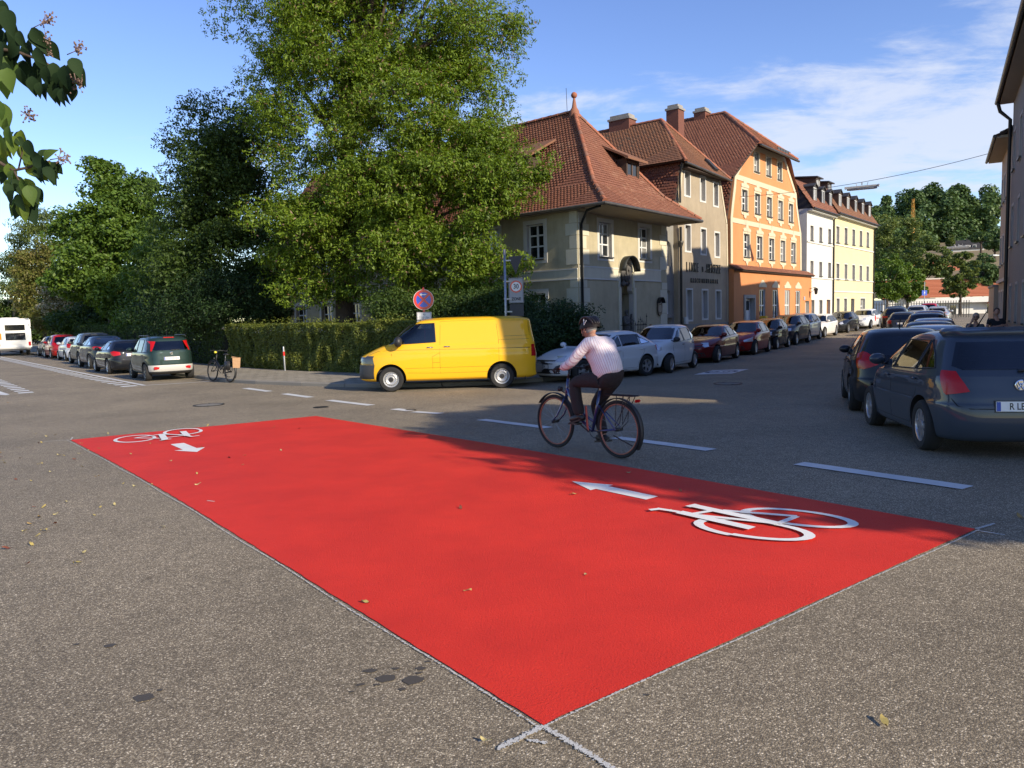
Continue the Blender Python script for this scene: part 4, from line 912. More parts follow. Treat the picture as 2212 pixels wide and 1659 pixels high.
def ridge_line(h,a,b_,parent,r=.11,step=.36,name='ridge_tile',m=None):
    a,b_=Vector(a),Vector(b_); n=max(1,int((b_-a).length/step)); key=('ridge',r,step,(m or ridge_m).name)
    if key not in WM:
        q=MB(); vs=[];K=7
        for x,rr in ((0,r),(step*1.05,r*.86)):
            for i in range(K+1): t=math.pi*(i/K)*1.1-.05*math.pi; vs.append((x,rr*math.cos(t),rr*math.sin(t)))
        q.add(vs,[(i,i+1,K+2+i,K+1+i) for i in range(K)]+[tuple(range(K+1))[::-1]]); WM[key]=q.mesh(name,[m or ridge_m],smooth=True,angle=40)
    d=(b_-a).normalized(); up=Vector((0,0,1)); s=up.cross(d).normalized(); u=d.cross(s)
    for i in range(n):
        p=a+(b_-a)*i/n; o=link(name,WM[key],parent); o.matrix_local=h.M@Matrix(((d.x,s.x,u.x,p.x),(d.y,s.y,u.y,p.y),(d.z,s.z,u.z,p.z+.02),(0,0,0,1)))@Matrix.Rotation(random.uniform(-.02,.02),4,'Z')
def gutter(h,pts,r=.075,name='gutter',m=None):
    b=h.mb(); P=[Vector(p) for p in pts]; b.tube(P,r,8); return b.obj(name,m or zinc,h.root,smooth=True,angle=60)
def pipe(h,pts,r=.055,m=None,name='downpipe'):
    b=h.mb(); b.tube(pts,r,10); return b.obj(name,m or dkmetal,h.root,smooth=True,angle=60)
def dormer(h,L,x0,x1,yf,z0,z1,slope,roofm,wallm,depth=1.6,gable=0,fm=None,cols=2,over=.18,lean=.0):
    """box dormer: front at y=yf between x0..x1 from z0 to z1, roof running back; L local frame of that roof side"""
    b=h.mb(L); t=.10; w=x1-x0
    b.box(x0,x0+t,yf,yf+depth,z0-.3,z1); b.box(x1-t,x1,yf,yf+depth,z0-.3,z1); b.box(x0+t,x1-t,yf,yf+.1,z0-.3,z0+.06); b.box(x0+t,x1-t,yf,yf+.1,z1-.1,z1)
    d=b.obj('dormer',wallm,h.root); c=h.mb(L)
    if gable:
        xm=(x0+x1)/2; zr=z1+gable
        for s,xa in ((-1,x0-over*.6),(1,x1+over*.6)):
            c.add([(xa,yf-over,z1-.03),(xm,yf-over,zr),(xm,yf+depth,zr),(xa,yf+depth,z1-.03),(xa,yf-over,z1-.10),(xm,yf-over,zr-.08),(xm,yf+depth,zr-.08),(xa,yf+depth,z1-.10)],[(0,1,2,3),(7,6,5,4),(0,4,5,1),(3,7,4,0)])
        c.add([(x0,yf,z1),(x1,yf,z1),(xm,yf,zr-.04)],[(0,1,2)])
    else:
        zb=z1+slope*(depth+over); xo=over*1.2
        c.add([(x0-xo,yf-over,z1),(x1+xo,yf-over,z1),(x1+xo,yf+depth,zb),(x0-xo,yf+depth,zb),(x0-xo,yf-over,z1-.10),(x1+xo,yf-over,z1-.10),(x1+xo,yf+depth,zb-.10),(x0-xo,yf+depth,zb-.10)],[(0,1,2,3),(7,6,5,4),(0,4,5,1),(1,5,6,2),(3,7,4,0)])
    c.obj('dormer_roof',roofm,d,fixn=True)
    ww=w-2*t; hh=z1-.1-(z0+.06); fr,pm,pc,sm,zs,f=win_meshes(ww,hh,cols,(1,),fm or wframe); o=link('window',fr,d); o.matrix_local=h.M@L@Matrix.Translation(((x0+x1)/2,yf+.03,z0+.06))
    # glass goes with the window frame
    p=link('dormer_pane',pc if random.random()<.3 else pm,d); p.matrix_local=h.M@L@Matrix.Translation(((x0+x1)/2,yf+.065,z0+.10))@Matrix.Diagonal((ww-.08,1,hh-.08,1))
    return d
def chimney(h,u,y,z0,z1,wx,wy,m=None,cap=True,capm=None):
    b=h.mb(); b.box(u-wx/2,u+wx/2,y-wy/2,y+wy/2,z0,z1); c=b.obj('chimney',m or brick,h.root)
    if cap: b=h.mb(); b.box(u-wx/2-.06,u+wx/2+.06,y-wy/2-.06,y+wy/2+.06,z1+.003,z1+.12); b.box(u-wx/2+.05,u+wx/2-.05,y-wy/2+.05,y+wy/2-.05,z1+.12,z1+.3); b.obj('chimney_cap',capm or concrete,c)
    return c
C0=(2.86,31.65); AZB=38.16; BASE=-.12
I4=Matrix.Identity(4)
# ---- corner house -------------------------------------------------
hc_=House('corner_house',C0,AZB,0,BASE,'ochre corner house with red hipped tile roof, ball finial and a statue niche'); h=hc_
holes=[rect(1.67,2.70,4.2,5.66),rect(5.19,6.29,4.26,5.72),arch(3.33,4.5,2.72,4.12),rect(3.33,4.5,.0,2.66)]
wall(h,rect(0,7.95,BASE,6.05),[rect(1.67,2.70,4.2,5.66),rect(5.19,6.29,4.26,5.72),[(3.42,.05),(4.58,.05),(4.58,2.62),(4.42,2.78),(4.48,3.02),(4.5,3.6)]+[((3.915)+.585*math.cos(math.pi*i/8),3.6+.585*math.sin(math.pi*i/8)) for i in range(1,8)]+[(3.33,3.6),(3.34,3.02),(3.56,2.78),(3.42,2.62)]],pl_corner,depth=.24)
b=h.mb(); b.box(3.2,4.7,.24,.7,.0,4.3); b.box(3.2,3.42,.0+.241,.5,0,4.3); 
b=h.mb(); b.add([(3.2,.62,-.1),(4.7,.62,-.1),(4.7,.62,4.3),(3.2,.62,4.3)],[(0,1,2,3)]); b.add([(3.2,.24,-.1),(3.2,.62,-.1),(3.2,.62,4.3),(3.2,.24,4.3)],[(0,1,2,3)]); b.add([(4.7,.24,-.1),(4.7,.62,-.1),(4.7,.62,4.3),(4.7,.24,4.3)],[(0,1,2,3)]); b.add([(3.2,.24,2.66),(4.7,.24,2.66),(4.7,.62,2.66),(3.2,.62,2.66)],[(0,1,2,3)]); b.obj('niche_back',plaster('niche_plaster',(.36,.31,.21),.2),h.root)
def pband(h,name,m,rects,y=0,L=None,t=.025):
    for r_ in rects:
        b=h.mb(L); b.box(r_[0],r_[1],y-t,y-.002,r_[2],r_[3]); b.obj(name,m,h.root)
pband(h,'string_course',pl_band,[(0.03,3.2,3.26,3.70),(4.63,7.3,3.28,3.74)])
pband(h,'string_moulding',trim,[(0.03,3.2,3.70,3.76),(0.03,3.2,3.20,3.26),(4.63,7.3,3.74,3.80),(4.63,7.3,3.22,3.28)],t=.045)
pband(h,'niche_surround',pl_band,[(3.2,3.33,2.9,3.55),(4.5,4.63,2.9,3.55),(3.22,3.42,BASE,2.9),(4.58,4.78,BASE,2.9)],t=.05)
b=h.mb(); q=[(3.915+.72*math.cos(math.pi*i/14),3.6+.72*math.sin(math.pi*i/14)) for i in range(15)]+[(3.915+.585*math.cos(math.pi*i/14),3.6+.585*math.sin(math.pi*i/14)) for i in range(14,-1,-1)]; b.prism(q,-.05,-.002); b.obj('niche_arch',pl_band,h.root,fixn=True)
zq_=[(BASE,.55),(.55,1.1),(1.1,1.7),(1.7,2.25),(2.25,2.85),(2.85,3.2),(3.8,4.45),(4.45,5.0),(5.0,5.5),(5.5,6.0)]
for i,(a,c) in enumerate(zq_):
    wl=.62 if i%2 else .82
    pband(h,'quoin',pl_band,[(.03,wl,a+.01,c-.015)]); pband(h,'quoin',pl_band,[(7.94-(.55 if i%2 else .72),7.94,a+.01,c-.015)])
for u,z in ((2.185,4.2),(5.74,4.26)): window(h,u,z,1.03,1.46,2,(.36,.70,1),panes='each',y=.17,sur=.17)
# copper hood over the niche
b=h.mb(); vs=[];K=12
for yy in (-.62,0):
    for i in range(K+1): a=math.pi*i/K; vs.append((3.915+.66*math.cos(a),yy*.62,3.62+.66*math.sin(a)))
b.add(vs,[(i,i+1,K+2+i,K+1+i) for i in range(K)]); hd=b.obj('niche_hood',mat('dark_copper',(.03,.033,.03),.5,.5),h.root,smooth=True); md=hd.modifiers.new('s','SOLIDIFY'); md.thickness=.03
# soffit cove under the wide eave on the street side
b=h.mb(); prof=[(0,5.93),(-.15,5.99),(-.5,6.06),(-1.0,6.09),(-1.52,6.10)]
vs=[]
for x in (-.35,8.25):
    for y,z in prof: vs.append((x if y<-.3 else (x if x>4 else x+.3),y,z))
b.add(vs,[(i,i+1,6+i,5+i) for i in range(4)]); b.obj('soffit',soffit,h.root,smooth=True)
b=h.mb(); b.box(7.95,8.3,-1.5,.2,5.98,6.12); b.obj('eave_end',soffit,h.root)
dAx,dAy=math.sin(R(4.04)),math.cos(R(4.04))
E0=Vector((-.50,-1.62,6.12)); E2=Vector((8.35,-1.62,6.12)); B0=Vector((.80,-.30,7.2)); B2=Vector((7.05,-.30,7.2)); AP=Vector((3.95,2.62,11.12)); dA3=Vector((dAx,dAy,0)); LEN=24.5
r1=roof_face(h,[E0,E2,B2,B0],tile_red,90); r2=roof_face(h,[B0,B2,AP],tile_red,110)
E0l=E0+dA3*(LEN+1.4); B0l=B0+dA3*LEN; APl=AP+dA3*(LEN-2.9)
r3=roof_face(h,[E0l,E0,B0,B0l],tile_red,50); r4=roof_face(h,[B0l,B0,AP,APl],tile_red,50)
b=h.mb(); Er=E2+dA3*20; b.add([tuple(E2),tuple(Er),tuple(B2+dA3*20),tuple(B2)],[(0,1,2,3)]); b.add([tuple(B2),tuple(B2+dA3*20),tuple(AP+dA3*20),tuple(AP)],[(0,1,2,3)]); b.obj('rear_roof_slope',tile_red,h.root)
ridge_line(h,E0,B0,h.root); ridge_line(h,B0,AP,h.root); ridge_line(h,E2,B2,h.root); ridge_line(h,B2,AP,h.root); ridge_line(h,AP,APl,h.root,step=.45)
b=h.mb(); b.lathe([(.26,-.25),(.22,.05),(.12,.2),(.07,.5),(.05,.62),(.05,.66)],16,c=tuple(AP)); f=b.obj('finial',ridge_m,h.root,smooth=True); b=h.mb(); b.sphere((AP.x,AP.y,AP.z+.76),.145); b.obj('finial_ball',ridge_m,f,smooth=True)
b=h.mb(); b.tube([(AP.x-.15,AP.y+.3,AP.z),(AP.x-.2,AP.y+.3,AP.z+1.1)],.012,5); b.obj('lightning_rod',dkmetal,h.root)
gutter(h,[E0l+Vector((0,0,-.06)),E0+Vector((-.05,-.06,-.06)),E2+Vector((.05,-.06,-.06)),E2+Vector((.1,1.2,-.06))],.07)
dormer(h,I4,4.55,5.75,.25,7.62,8.78,.5,tile_old,wood,depth=1.9,fm=wbrown,over=.28)
LA=Matrix.Rotation(R(90-4.04),4,'Z')  # facade A: local x runs towards the corner, so mirror by using negative u
LA=Matrix(((-dAx,dAy,0,0),(-dAy,-dAx,0,0),(0,0,1,0),(0,0,0,1)))
wA=[]; 
for i in range(9):
    u=-(2.29+2.62*i); wA.append((u,))
hol=[]
for (u,) in wA: hol.append(rect(u-.48,u+.48,4.16,5.65)); hol.append(rect(u-.50,u+.50,1.35 if u<-12 else 1.25,2.70))
wall(h,rect(-23.6,0,BASE,6.05),hol,pl_corner,L=LA,name='wall')
for (u,) in wA:
    window(h,u,4.16,.96,1.49,2,(.36,.70,1),panes='each',y=.17,sur=.18,L=LA,cur=.1); window(h,u,1.35 if u<-12 else 1.25,1.0,1.35 if u<-12 else 1.45,2,(.6,1),panes='each',y=.17,sur=.18,L=LA,cur=.1)
pband(h,'string_course',pl_band,[(-23.5,-.03,3.24,3.60)],L=LA); pband(h,'string_moulding',trim,[(-23.5,-.03,3.60,3.65),(-23.5,-.03,3.19,3.24)],L=LA,t=.045)
for i,(a,c) in enumerate(zq_): pband(h,'quoin',pl_band,[(-(.42 if i%2 else .62),-.03,a+.01,c-.015)],L=LA)
b=h.mb(LA); b.add([(-23.6,0,BASE),(-23.6,8,BASE),(-23.6,8,6.05),(-23.6,4,10.6),(-23.6,0,6.05)],[(0,1,2,3,4)]); b.obj('end_wall',pl_corner,h.root)
b=h.mb(LA); b.box(-23.6,.4,-.34,0,5.99,6.08); b.obj('eave_soffit',soffit,h.root)
for u in (-4.1,-10.5,-17): dormer(h,LA,u-.6,u+.6,1.05,7.75,8.85,.5,tile_old,wood,depth=1.7,fm=wframe,over=.25)
pipe(h,[(-.35,-1.3,6.0),(-.2,-.6,5.9),(.12,-.10,5.45),(.12,-.10,-.05)],.06)
# ---- link + works building (with lettering) -------------------------
h=hl_=House('factory_house',C0,AZB,8.0,BASE,'brown rendered factory house with dark metal lettering and half hipped roof')
wall(h,rect(8.0,9.3,BASE,6.4),[arch(8.3,8.92,4.05,5.3),arch(8.28,8.95,1.66,2.85),rect(8.28,8.98,BASE+.05,1.45)],pl_base,y=.25)
for z,hh in ((4.05,1.25),(1.66,1.19)): window(h,8.61,z,.62,hh,2,(1,),y=.42,arched=True,sur=0,sill=False)
b=h.mb(); b.box(8.28,8.98,.48,.53,BASE,1.45); b.obj('side_door',wood,h.root)
b=h.mb(); b.box(8.2,9.1,.18,.249,1.46,1.62); b.obj('door_lintel',pl_base,h.root)
gab=[(9.24,BASE),(15.62,BASE),(15.36,6.66),(15.05,7.5),(14.41,9.0),(9.71,9.30),(9.42,8.3),(9.24,7.3)]
wl=[(10.35,7.69,.62,1.22),(12.25,7.61,.62,1.22),(13.95,7.52,.60,1.20),(10.38,4.88,.62,1.30),(12.30,4.82,.62,1.30),(14.1,4.76,.62,1.28),(10.52,1.32,.66,1.55),(12.46,1.36,.66,1.5),(14.24,1.36,.64,1.48)]
wall(h,gab,[rect(u-w/2,u+w/2,z,z+hh) for u,z,w,hh in wl],pl_linke,depth=.3)
for u,z,w,hh in wl: window(h,u,z,w,hh,1,(1,),y=.22,sur=.09,cur=.6,sill=False)
pband(h,'plinth',pl_base,[(9.26,15.55,BASE,1.1)],t=.06)
for a,c in (((9.30,7.3),(9.74,9.25)),((14.38,9.0),(15.34,6.66)),((15.36,6.66),(15.58,0))):
    b=h.mb(); d=Vector((c[0]-a[0],0,c[1]-a[1])).normalized(); s=Vector((d.z,0,-d.x))*.075; A_,C_=Vector((a[0],-.03,a[1])),Vector((c[0],-.03,c[1])); sg=-1 if a[0]>12 else 1
    b.obox((A_+C_)/2+s*sg+Vector((0,.015,0)),(C_-A_)/2,Vector((0,.014,0)),s); b.obj('corner_strip',pl_cream,h.root)
for i,ch in enumerate('LINKE u.HENTZE'):
    if ch==' ': continue
for txt,u0,u1,z,hh in (('LINKE u.HENTZE',10.05,14.55,4.03,.50),('MASCHINENFABRIK',10.6,14.2,3.36,.24)):
    n=len(txt); st=(u1-u0)/n
    for i,ch in enumerate(txt):
        if ch==' ': continue
        text_obj('letter',ch,hh*1.38 if ch not in 'u.' else hh*1.2,ink,h.root,h.M@frame((u0+st*(i+.5),-.03,z),(1,0,0),(0,0,1),(0,-1,0)),extr=.02,sx=.54,bold=.004)
b=h.mb(); b.box(9.72,10.05,-.16,-.062,1.12,1.47); b.obj('meter_box',mat('box_pale',(.55,.56,.55),.5),h.root)
H0=Vector((9.35,-.42,9.22)); H1=Vector((14.95,-.42,9.0)); HA=Vector((12.2,2.35,12.2)); HB=Vector((12.2,13,12.2))
roof_face(h,[H0,H1,HA],tile_old,150)
roof_face(h,[(9.15,13,9.3),(9.15,-.35,9.3),HA,HB],tile_old,90)
roof_face(h,[(8.95,13,7.25),(8.95,.03,7.25),(9.6,.03,9.35),(9.6,13,9.35)],tile_dark,60)
b=h.mb(); b.add([(15.1,-.42,9.0),(15.1,13,9.0),tuple(HB),tuple(HA)],[(0,1,2,3)]); b.add([(15.5,0.03,6.6),(15.5,13,6.6),(14.6,13,9.1),(14.6,.03,9.1)],[(0,1,2,3)]); b.obj('rear_roof_slope',tile_old,h.root)
b=h.mb(); b.add([(9.26,.05,BASE),(9.26,12,BASE),(9.26,12,7.3),(9.26,.05,7.3)],[(0,1,2,3)]); b.add([(15.6,.05,BASE),(15.6,12,BASE),(15.5,12,7.0),(15.5,.05,7.0)],[(0,1,2,3)]); b.obj('side_wall',pl_linke,h.root)
ridge_line(h,H0,HA,h.root,.10); ridge_line(h,H1,HA,h.root,.10); ridge_line(h,HA,HB,h.root,.10)
gutter(h,[H0+Vector((-.1,-.05,-.08)),H1+Vector((.1,-.05,-.08))],.06); gutter(h,[(8.98,.02,7.25),(8.98,10,7.25)],.06)
b=h.mb(); b.box(9.6,14.6,-.40,.0,8.93,8.98); b.obj('eave_board',wood,h.root)
pipe(h,[(9.2,-.3,9.1),(9.25,-.12,8.6),(9.28,-.12,7.2)],.05); pipe(h,[(9.28,-.13,6.0),(9.30,-.13,5.0),(9.32,-.13,-.05)],.065)
b=h.mb(); b.lathe([(.07,0),(.14,.22),(.14,.3)],10,c=(9.29,-.13,5.0)); b.obj('rainwater_hopper',zinc,h.root)
chimney(h,12.4,4.9,11.5,12.62,.8,1.3); chimney(h,14.6,2.7,10.3,13.2,.75,.75)
b=h.mb(); n_=(H1-H0).cross(HA-H0).normalized(); q=H0+(H1-H0)*.62+(HA-H0)*.16; q2=(HA-(H0+H1)/2).normalized(); b.obox(q+n_*.10,(.24,0,0),tuple(q2*.42),tuple(n_*.06)); b.obj('skylight',slate,h.root)
# ---- orange gabled house ---------------------------------------------
h=ho_=House('orange_house',C0,AZB,15.6,BASE,'orange gabled house with cream bands, stucco window frames and a white panelled door')
gab=[(16.0,4.3),(28.8,4.3),(28.74,6.2),(28.66,7.0),(28.3,7.7),(27.75,8.9),(27.6,9.62),(25.15,11.74),(19.08,11.66),(16.66,9.60),(16.5,8.9),(16.15,7.7),(15.98,7.0),(16.0,6.2)]
top=[(20.1,10.14,.82,1.18),(22.17,10.16,.82,1.2),(24.22,10.16,.82,1.2)]; mid=[(18.17+2.08*i,7.63,.86,1.22) for i in range(5)]; low=[(18.48+2.14*i,4.93,.92,1.36) for i in range(5)]
wall(h,gab,[rect(u-w/2,u+w/2,z,z+hh) for u,z,w,hh in top+mid+low],pl_or)
for i,(u,z,w,hh) in enumerate(top+mid+low):
    window(h,u,z,w,hh,2,(.36,.68,1),y=.15,sur=.13,surm=pl_cream,cur=.35)
    if i>=3:
        big=i>=8; K=9; b=h.mb(); zt=z+hh+.13
        crest=[(-.58,0),(-.62,.14),(-.40,.22),(-.26,.20),(-.20,.42 if not big else .34),(-.09,.50 if not big else .44),(0,.52 if not big else .74),(.09,.50 if not big else .44),(.20,.42 if not big else .34),(.26,.20),(.40,.22),(.62,.14),(.58,0)]
        b.prism([(u+x,zt+zz) for x,zz in crest],-.045,-.002); zb_=z-.13; b.prism([(u+x*.95,zb_-zz*.62) for x,zz in crest],-.04,-.002); b.obj('stucco_ornament',pl_cream,h.root,fixn=True)
    
gr=[(20.17,1.15,1.0,1.85),(22.5,1.15,1.0,1.85),(24.78,1.18,1.0,1.82),(26.98,1.2,.98,1.80)]
wall(h,rect(15.62,30.0,BASE,4.12),[rect(u-w/2,u+w/2,.30,z+hh) for u,z,w,hh in gr]+[rect(17.3,18.72,BASE+.02,2.45),rect(28.62,29.5,BASE+.02,2.3)],pl_or2,y=-.35,depth=.3)
for u,z,w,hh in gr:
    window(h,u,.30,w,z+hh-.30,2,(.33,.64,1),y=-.28,sur=.13,surm=pl_cream,ytop=-.07,cur=.2)
    b=h.mb(); b.prism([(u-.66,3.13),(u+.66,3.13),(u+.66,3.28),(u+.42,3.36),(u+.2,3.52),(u,3.58),(u-.2,3.52),(u-.42,3.36),(u-.66,3.28)],-.39,-.352); b.obj('stucco_ornament',pl_cream,h.root,fixn=True)
b=h.mb(); b.box(17.3,18.72,-.12,-.06,BASE,2.45); dr=b.obj('door',mat('door_white',(.62,.64,.66),.4),h.root)
for x in (17.5,18.1):
    b=h.mb(); b.box(x,x+.42,-.14,-.121,1.75,2.3); b.obj('door_pane',glassw,dr)
    b=h.mb(); b.box(x,x+.42,-.14,-.121,.1,.75); b.obj('door_panel',wframe,dr); b=h.mb(); b.box(x,x+.42,-.14,-.121,.85,1.6); b.obj('door_panel',wframe,dr)
b=h.mb(); b.box(28.62,29.5,-.10,-.05,BASE,2.3); b.obj('side_door',wframe,h.root)
b=h.mb(); b.box(17.1,17.3,-.41,-.352,BASE,2.65); b.box(18.72,18.92,-.41,-.352,BASE,2.65); b.box(17.3,18.72,-.41,-.352,2.45,2.65); b.obj('door_surround',mat('stone_grey',(.33,.32,.29),.8,var=(3,.2)),h.root)
for r_ in ([(16.7,27.6,9.30,9.60)],[(16.02,28.66,6.80,7.08)]): pband(h,'cream_band',pl_cream,r_,t=.03)
ed=[(16.0,4.45),(16.0,6.2),(15.98,7.0),(16.15,7.7),(16.5,8.9),(16.66,9.60),(19.08,11.66),(25.15,11.74),(27.6,9.62),(27.75,8.9),(28.3,7.7),(28.66,7.0),(28.74,6.2),(28.8,4.45)]
b=h.mb()
cx_,cz_=22.4,7.2
inn=[]
for i,(x,z) in enumerate(ed):
    p0=Vector(ed[max(0,i-1)]); p1=Vector(ed[min(len(ed)-1,i+1)]); d=(p1-p0).normalized(); nn=Vector((d.y,-d.x)); 
    inn.append((x+nn.x*.30,z+nn.y*.30))
for i in range(len(ed)-1):
    a,c,e,g=ed[i],ed[i+1],inn[i+1],inn[i]; b.add([(a[0],-.028,a[1]),(c[0],-.028,c[1]),(e[0],-.028,e[1]),(g[0],-.028,g[1]),(g[0],0,g[1]),(e[0],0,e[1]),(a[0],.0,a[1]),(c[0],.0,c[1])],[(0,3,2,1),(3,4,5,2),(0,1,7,6)])
b.obj('gable_border',pl_cream,h.root)
sk=[(15.45,-.56,4.10),(30.1,-.56,4.10),(30.0,-.02,4.42),(15.6,-.02,4.42)]
roof_face(h,sk,tile_red,0,name='skirt_roof')
A0=Vector((18.7,-.75,11.5)); A1=Vector((25.5,-.75,11.5)); OA=Vector((22.15,2.85,14.55)); OB=Vector((22.15,15,14.55))
roof_face(h,[A0,A1,OA],tile_red,100)
roof_face(h,[(16.15,15,9.35),(16.15,-.1,9.35),(18.75,-.6,11.603),OA,OB],tile_red,150)
roof_face(h,[(15.55,15,6.85),(15.55,.05,6.85),(16.45,.05,9.45),(16.45,15,9.45)],tile_dark,50)
b=h.mb(); b.add([(28.0,-.1,9.4),(28.0,15,9.4),tuple(OB),tuple(OA),(25.5,-.3,11.6)],[(0,1,2,3,4)]); b.add([(28.9,.05,6.8),(28.9,15,6.8),(27.7,15,9.5),(27.7,.05,9.5)],[(0,1,2,3)]); b.obj('rear_roof_slope',tile_red,h.root)
b=h.mb(); b.add([(15.7,-.3,BASE),(15.7,14,BASE),(15.7,14,6.9),(15.7,.05,6.9),(15.7,.05,4.1),(15.7,-.3,4.1)],[(0,1,2,3,4,5)]); b.add([(28.8,.05,BASE),(28.8,14,BASE),(28.8,14,7.0),(28.8,.05,7.0)],[(0,1,2,3)]); b.obj('side_wall',pl_base,h.root)
ridge_line(h,A0,OA,h.root,.12); ridge_line(h,A1,OA,h.root,.12); ridge_line(h,OA,OB,h.root,.12)
gutter(h,[A0+Vector((-.1,-.06,-.08)),A1+Vector((.1,-.06,-.08))],.07); gutter(h,[(15.5,.0,6.85),(15.5,12,6.85)],.07)
chimney(h,22.3,4.5,13.9,14.85,.8,.8); 
b=h.mb(); q=Vector((16.3,0,9.5))
for k in range(7): b.box(15.2+.0,15.26,.35+k*.28,.40+k*.28,9.35,9.75) if False else None
for k in range(5):
    x=22.9+k*.5; t=k*.5; b=h.mb(); b.box(x,x+.42,-.35,-.32,11.83,12.05); b.obj('snow_guard',zinc,h.root)
# wall lantern
b=h.mb(); b.tube([(29.55,-.36,3.15),(29.55,-.75,3.25),(29.55,-.80,3.18)],.02,6); b.tube([(29.55,-.36,2.85),(29.55,-.6,3.0),(29.55,-.72,3.22)],.015,6); lt=b.obj('wall_lantern',ink,h.root); b=h.mb(); b.lathe([(.02,.10),(.17,.0),(.14,-.02),(.09,-.34),(.05,-.38)],6,c=(29.55,-.8,3.12)); b.obj('lantern_head',ink,lt)
b=h.mb(); b.box(28.2,28.42,-.40,-.352,2.35,2.6); b.obj('house_number_sign',mat('blue_enamel',(.35,.42,.55),.4),h.root)
b=empty('post_box',tuple(ho_.W@Vector((19.3,-.75,BASE))),R(90-AZB),'yellow post box standing by the wall of the orange house','post box')
q=MB(); q.box(-.22,.22,-.2,.2,.75,1.5); q.obj('box_body',mat('post_yellow',(.72,.45,.02),.4),b,bev=.04); q=MB(); q.tube([(0,0,0),(0,0,.75)],.05,8); q.obj('stand',dkmetal,b); q=MB(); q.lathe([(.08,0),(.055,0)],20,c=(0,-.205,1.15),axis='y'); q.tube([(-.09,-.205,1.10),(.0,-.205,1.16),(.09,-.205,1.10)],.01,5); q.obj('horn_emblem',ink,b)
# ---- white and yellow terrace ------------------------------------------
def terrace(name,u0,u1,zt,m,wins,grd,label,door,dorm,z_strings,rm,dm,upper=(),dg=.28):
    h=House(name,C0,AZB,u0,BASE,label)
    holes=[rect(u-w/2,u+w/2,z,z+hh) for u,z,w,hh in wins+grd]+([rect(door[0]-door[1]/2,door[0]+door[1]/2,BASE+.02,door[2])])
    wall(h,rect(u0,u1,BASE,zt),holes,m,depth=.3)
    for u,z,w,hh in wins+grd: window(h,u,z,w,hh,2,(.62,1),y=.2,sur=.08,surm=trim,cur=.3,fm=wframe)
    b=h.mb(); b.box(door[0]-door[1]/2,door[0]+door[1]/2,.2,.26,BASE,door[2]); b.obj('door',door[3],h.root)
    for z in z_strings: pband(h,'string_course',trim,[(u0+.02,u1-.02,z,z+.10)],t=.06)
    zk=zt+2.15
    sh=roof_face(h,[(u0,-.42,zt+.03),(u1,-.42,zt+.03),(u1,.95,zk),(u0,.95,zk)],rm,0,w=.20,l=.2)
    b=h.mb(); b.add([(u0,.9,zk),(u1,.9,zk),(u1,6,zk+1.9),(u0,6,zk+1.9)],[(0,1,2,3)]); b.add([(u0,6,zk+1.9),(u1,6,zk+1.9),(u1,12,zt),(u0,12,zt)],[(0,1,2,3)]); b.add([(u0,-.42,zt),(u0,12,zt),(u0,6,zk+1.9),(u0,.9,zk)],[(0,1,2,3)]); b.add([(u1,-.42,zt),(u1,12,zt),(u1,6,zk+1.9),(u1,.9,zk)],[(3,2,1,0)]); b.obj('upper_roof',slate if rm is not tile_old else tile_dark,h.root)
    b=h.mb(); b.add([(u0,0.3,BASE),(u0,11,BASE),(u0,11,zt),(u0,.3,zt)],[(0,1,2,3)]); b.add([(u1,0.3,BASE),(u1,11,BASE),(u1,11,zt),(u1,.3,zt)],[(3,2,1,0)]); b.obj('side_wall',m,h.root)
    b=h.mb(); b.box(u0,u1,-.36,0,zt-.16,zt-.02); b.obj('cornice',trim,h.root)
    gutter(h,[(u0,-.48,zt),(u1,-.48,zt)],.075,m=dkmetal)
    for (a,c) in dorm: dormer(h,I4,a,c,-.02,zt+.62,zt+1.78,0,slate,dm,depth=1.5,gable=dg,over=.1)
    for (a,c) in upper: dormer(h,I4,a,c,2.2,zk+.55,zk+1.35,.1,slate,dm,depth=2.0,over=.2)
    return h
doorbrown=mat('door_brown',(.25,.11,.035),.5); doordark=mat('door_dark',(.03,.025,.02),.5)
hw=terrace('white_terrace_house',30.02,36.5,8.88,pl_white,[(31.15,6.68,.72,1.06),(33.3,6.72,.72,1.06),(35.6,6.76,.74,1.06),(31.2,4.15,.72,1.06),(33.35,4.16,.72,1.06),(35.65,4.17,.74,1.08)],[(31.45,.75,.8,1.62),(33.45,.75,.8,1.62)],'narrow white terraced house with brown door and red mansard roof',(35.5,1.0,2.4,doorbrown),[(31.3,32.3),(33.3,34.3),(35.3,36.2)],(6.5,3.95),tile_red,slate,upper=(),dg=.22)
hy=terrace('yellow_terrace_house',36.56,49.6,9.1,pl_yel,[(37.85+2.38*i,6.92+.05*i,.86,1.28) for i in range(5)]+[(37.95+2.38*i,4.03+.03*i,.84,1.24) for i in range(5)],[(38.1,.7,.85,1.8),(40.3,.7,.85,1.8),(45.9,.8,1.6,1.72)],'pale yellow terraced house with five roof dormers at the far end of the row',(42.6,1.1,2.5,doordark),[(37.9+2.38*i,38.9+2.38*i) for i in range(5)],(6.7,4.0,3.0),tile_old,wood,upper=((39.5,40.7),(42.8,44.0)),dg=.3)
pipe(hy,[(36.56,-.35,9.0),(36.53,-.08,8.6),(36.53,-.08,0)],.06); pipe(hy,[(49.4,-.35,9.0),(49.5,-.08,8.6),(49.5,-.08,0)],.06)
chimney(hw,33.0,5.5,12.2,14.3,1.5,.7,slate,capm=zinc); b=hw.mb(); b.tube([(33.2,5.5,14.3),(33.2,5.5,15.0)],.16,10); b.obj('flue',mat('steel_flue',(.6,.6,.6),.3,.9),hw.root)
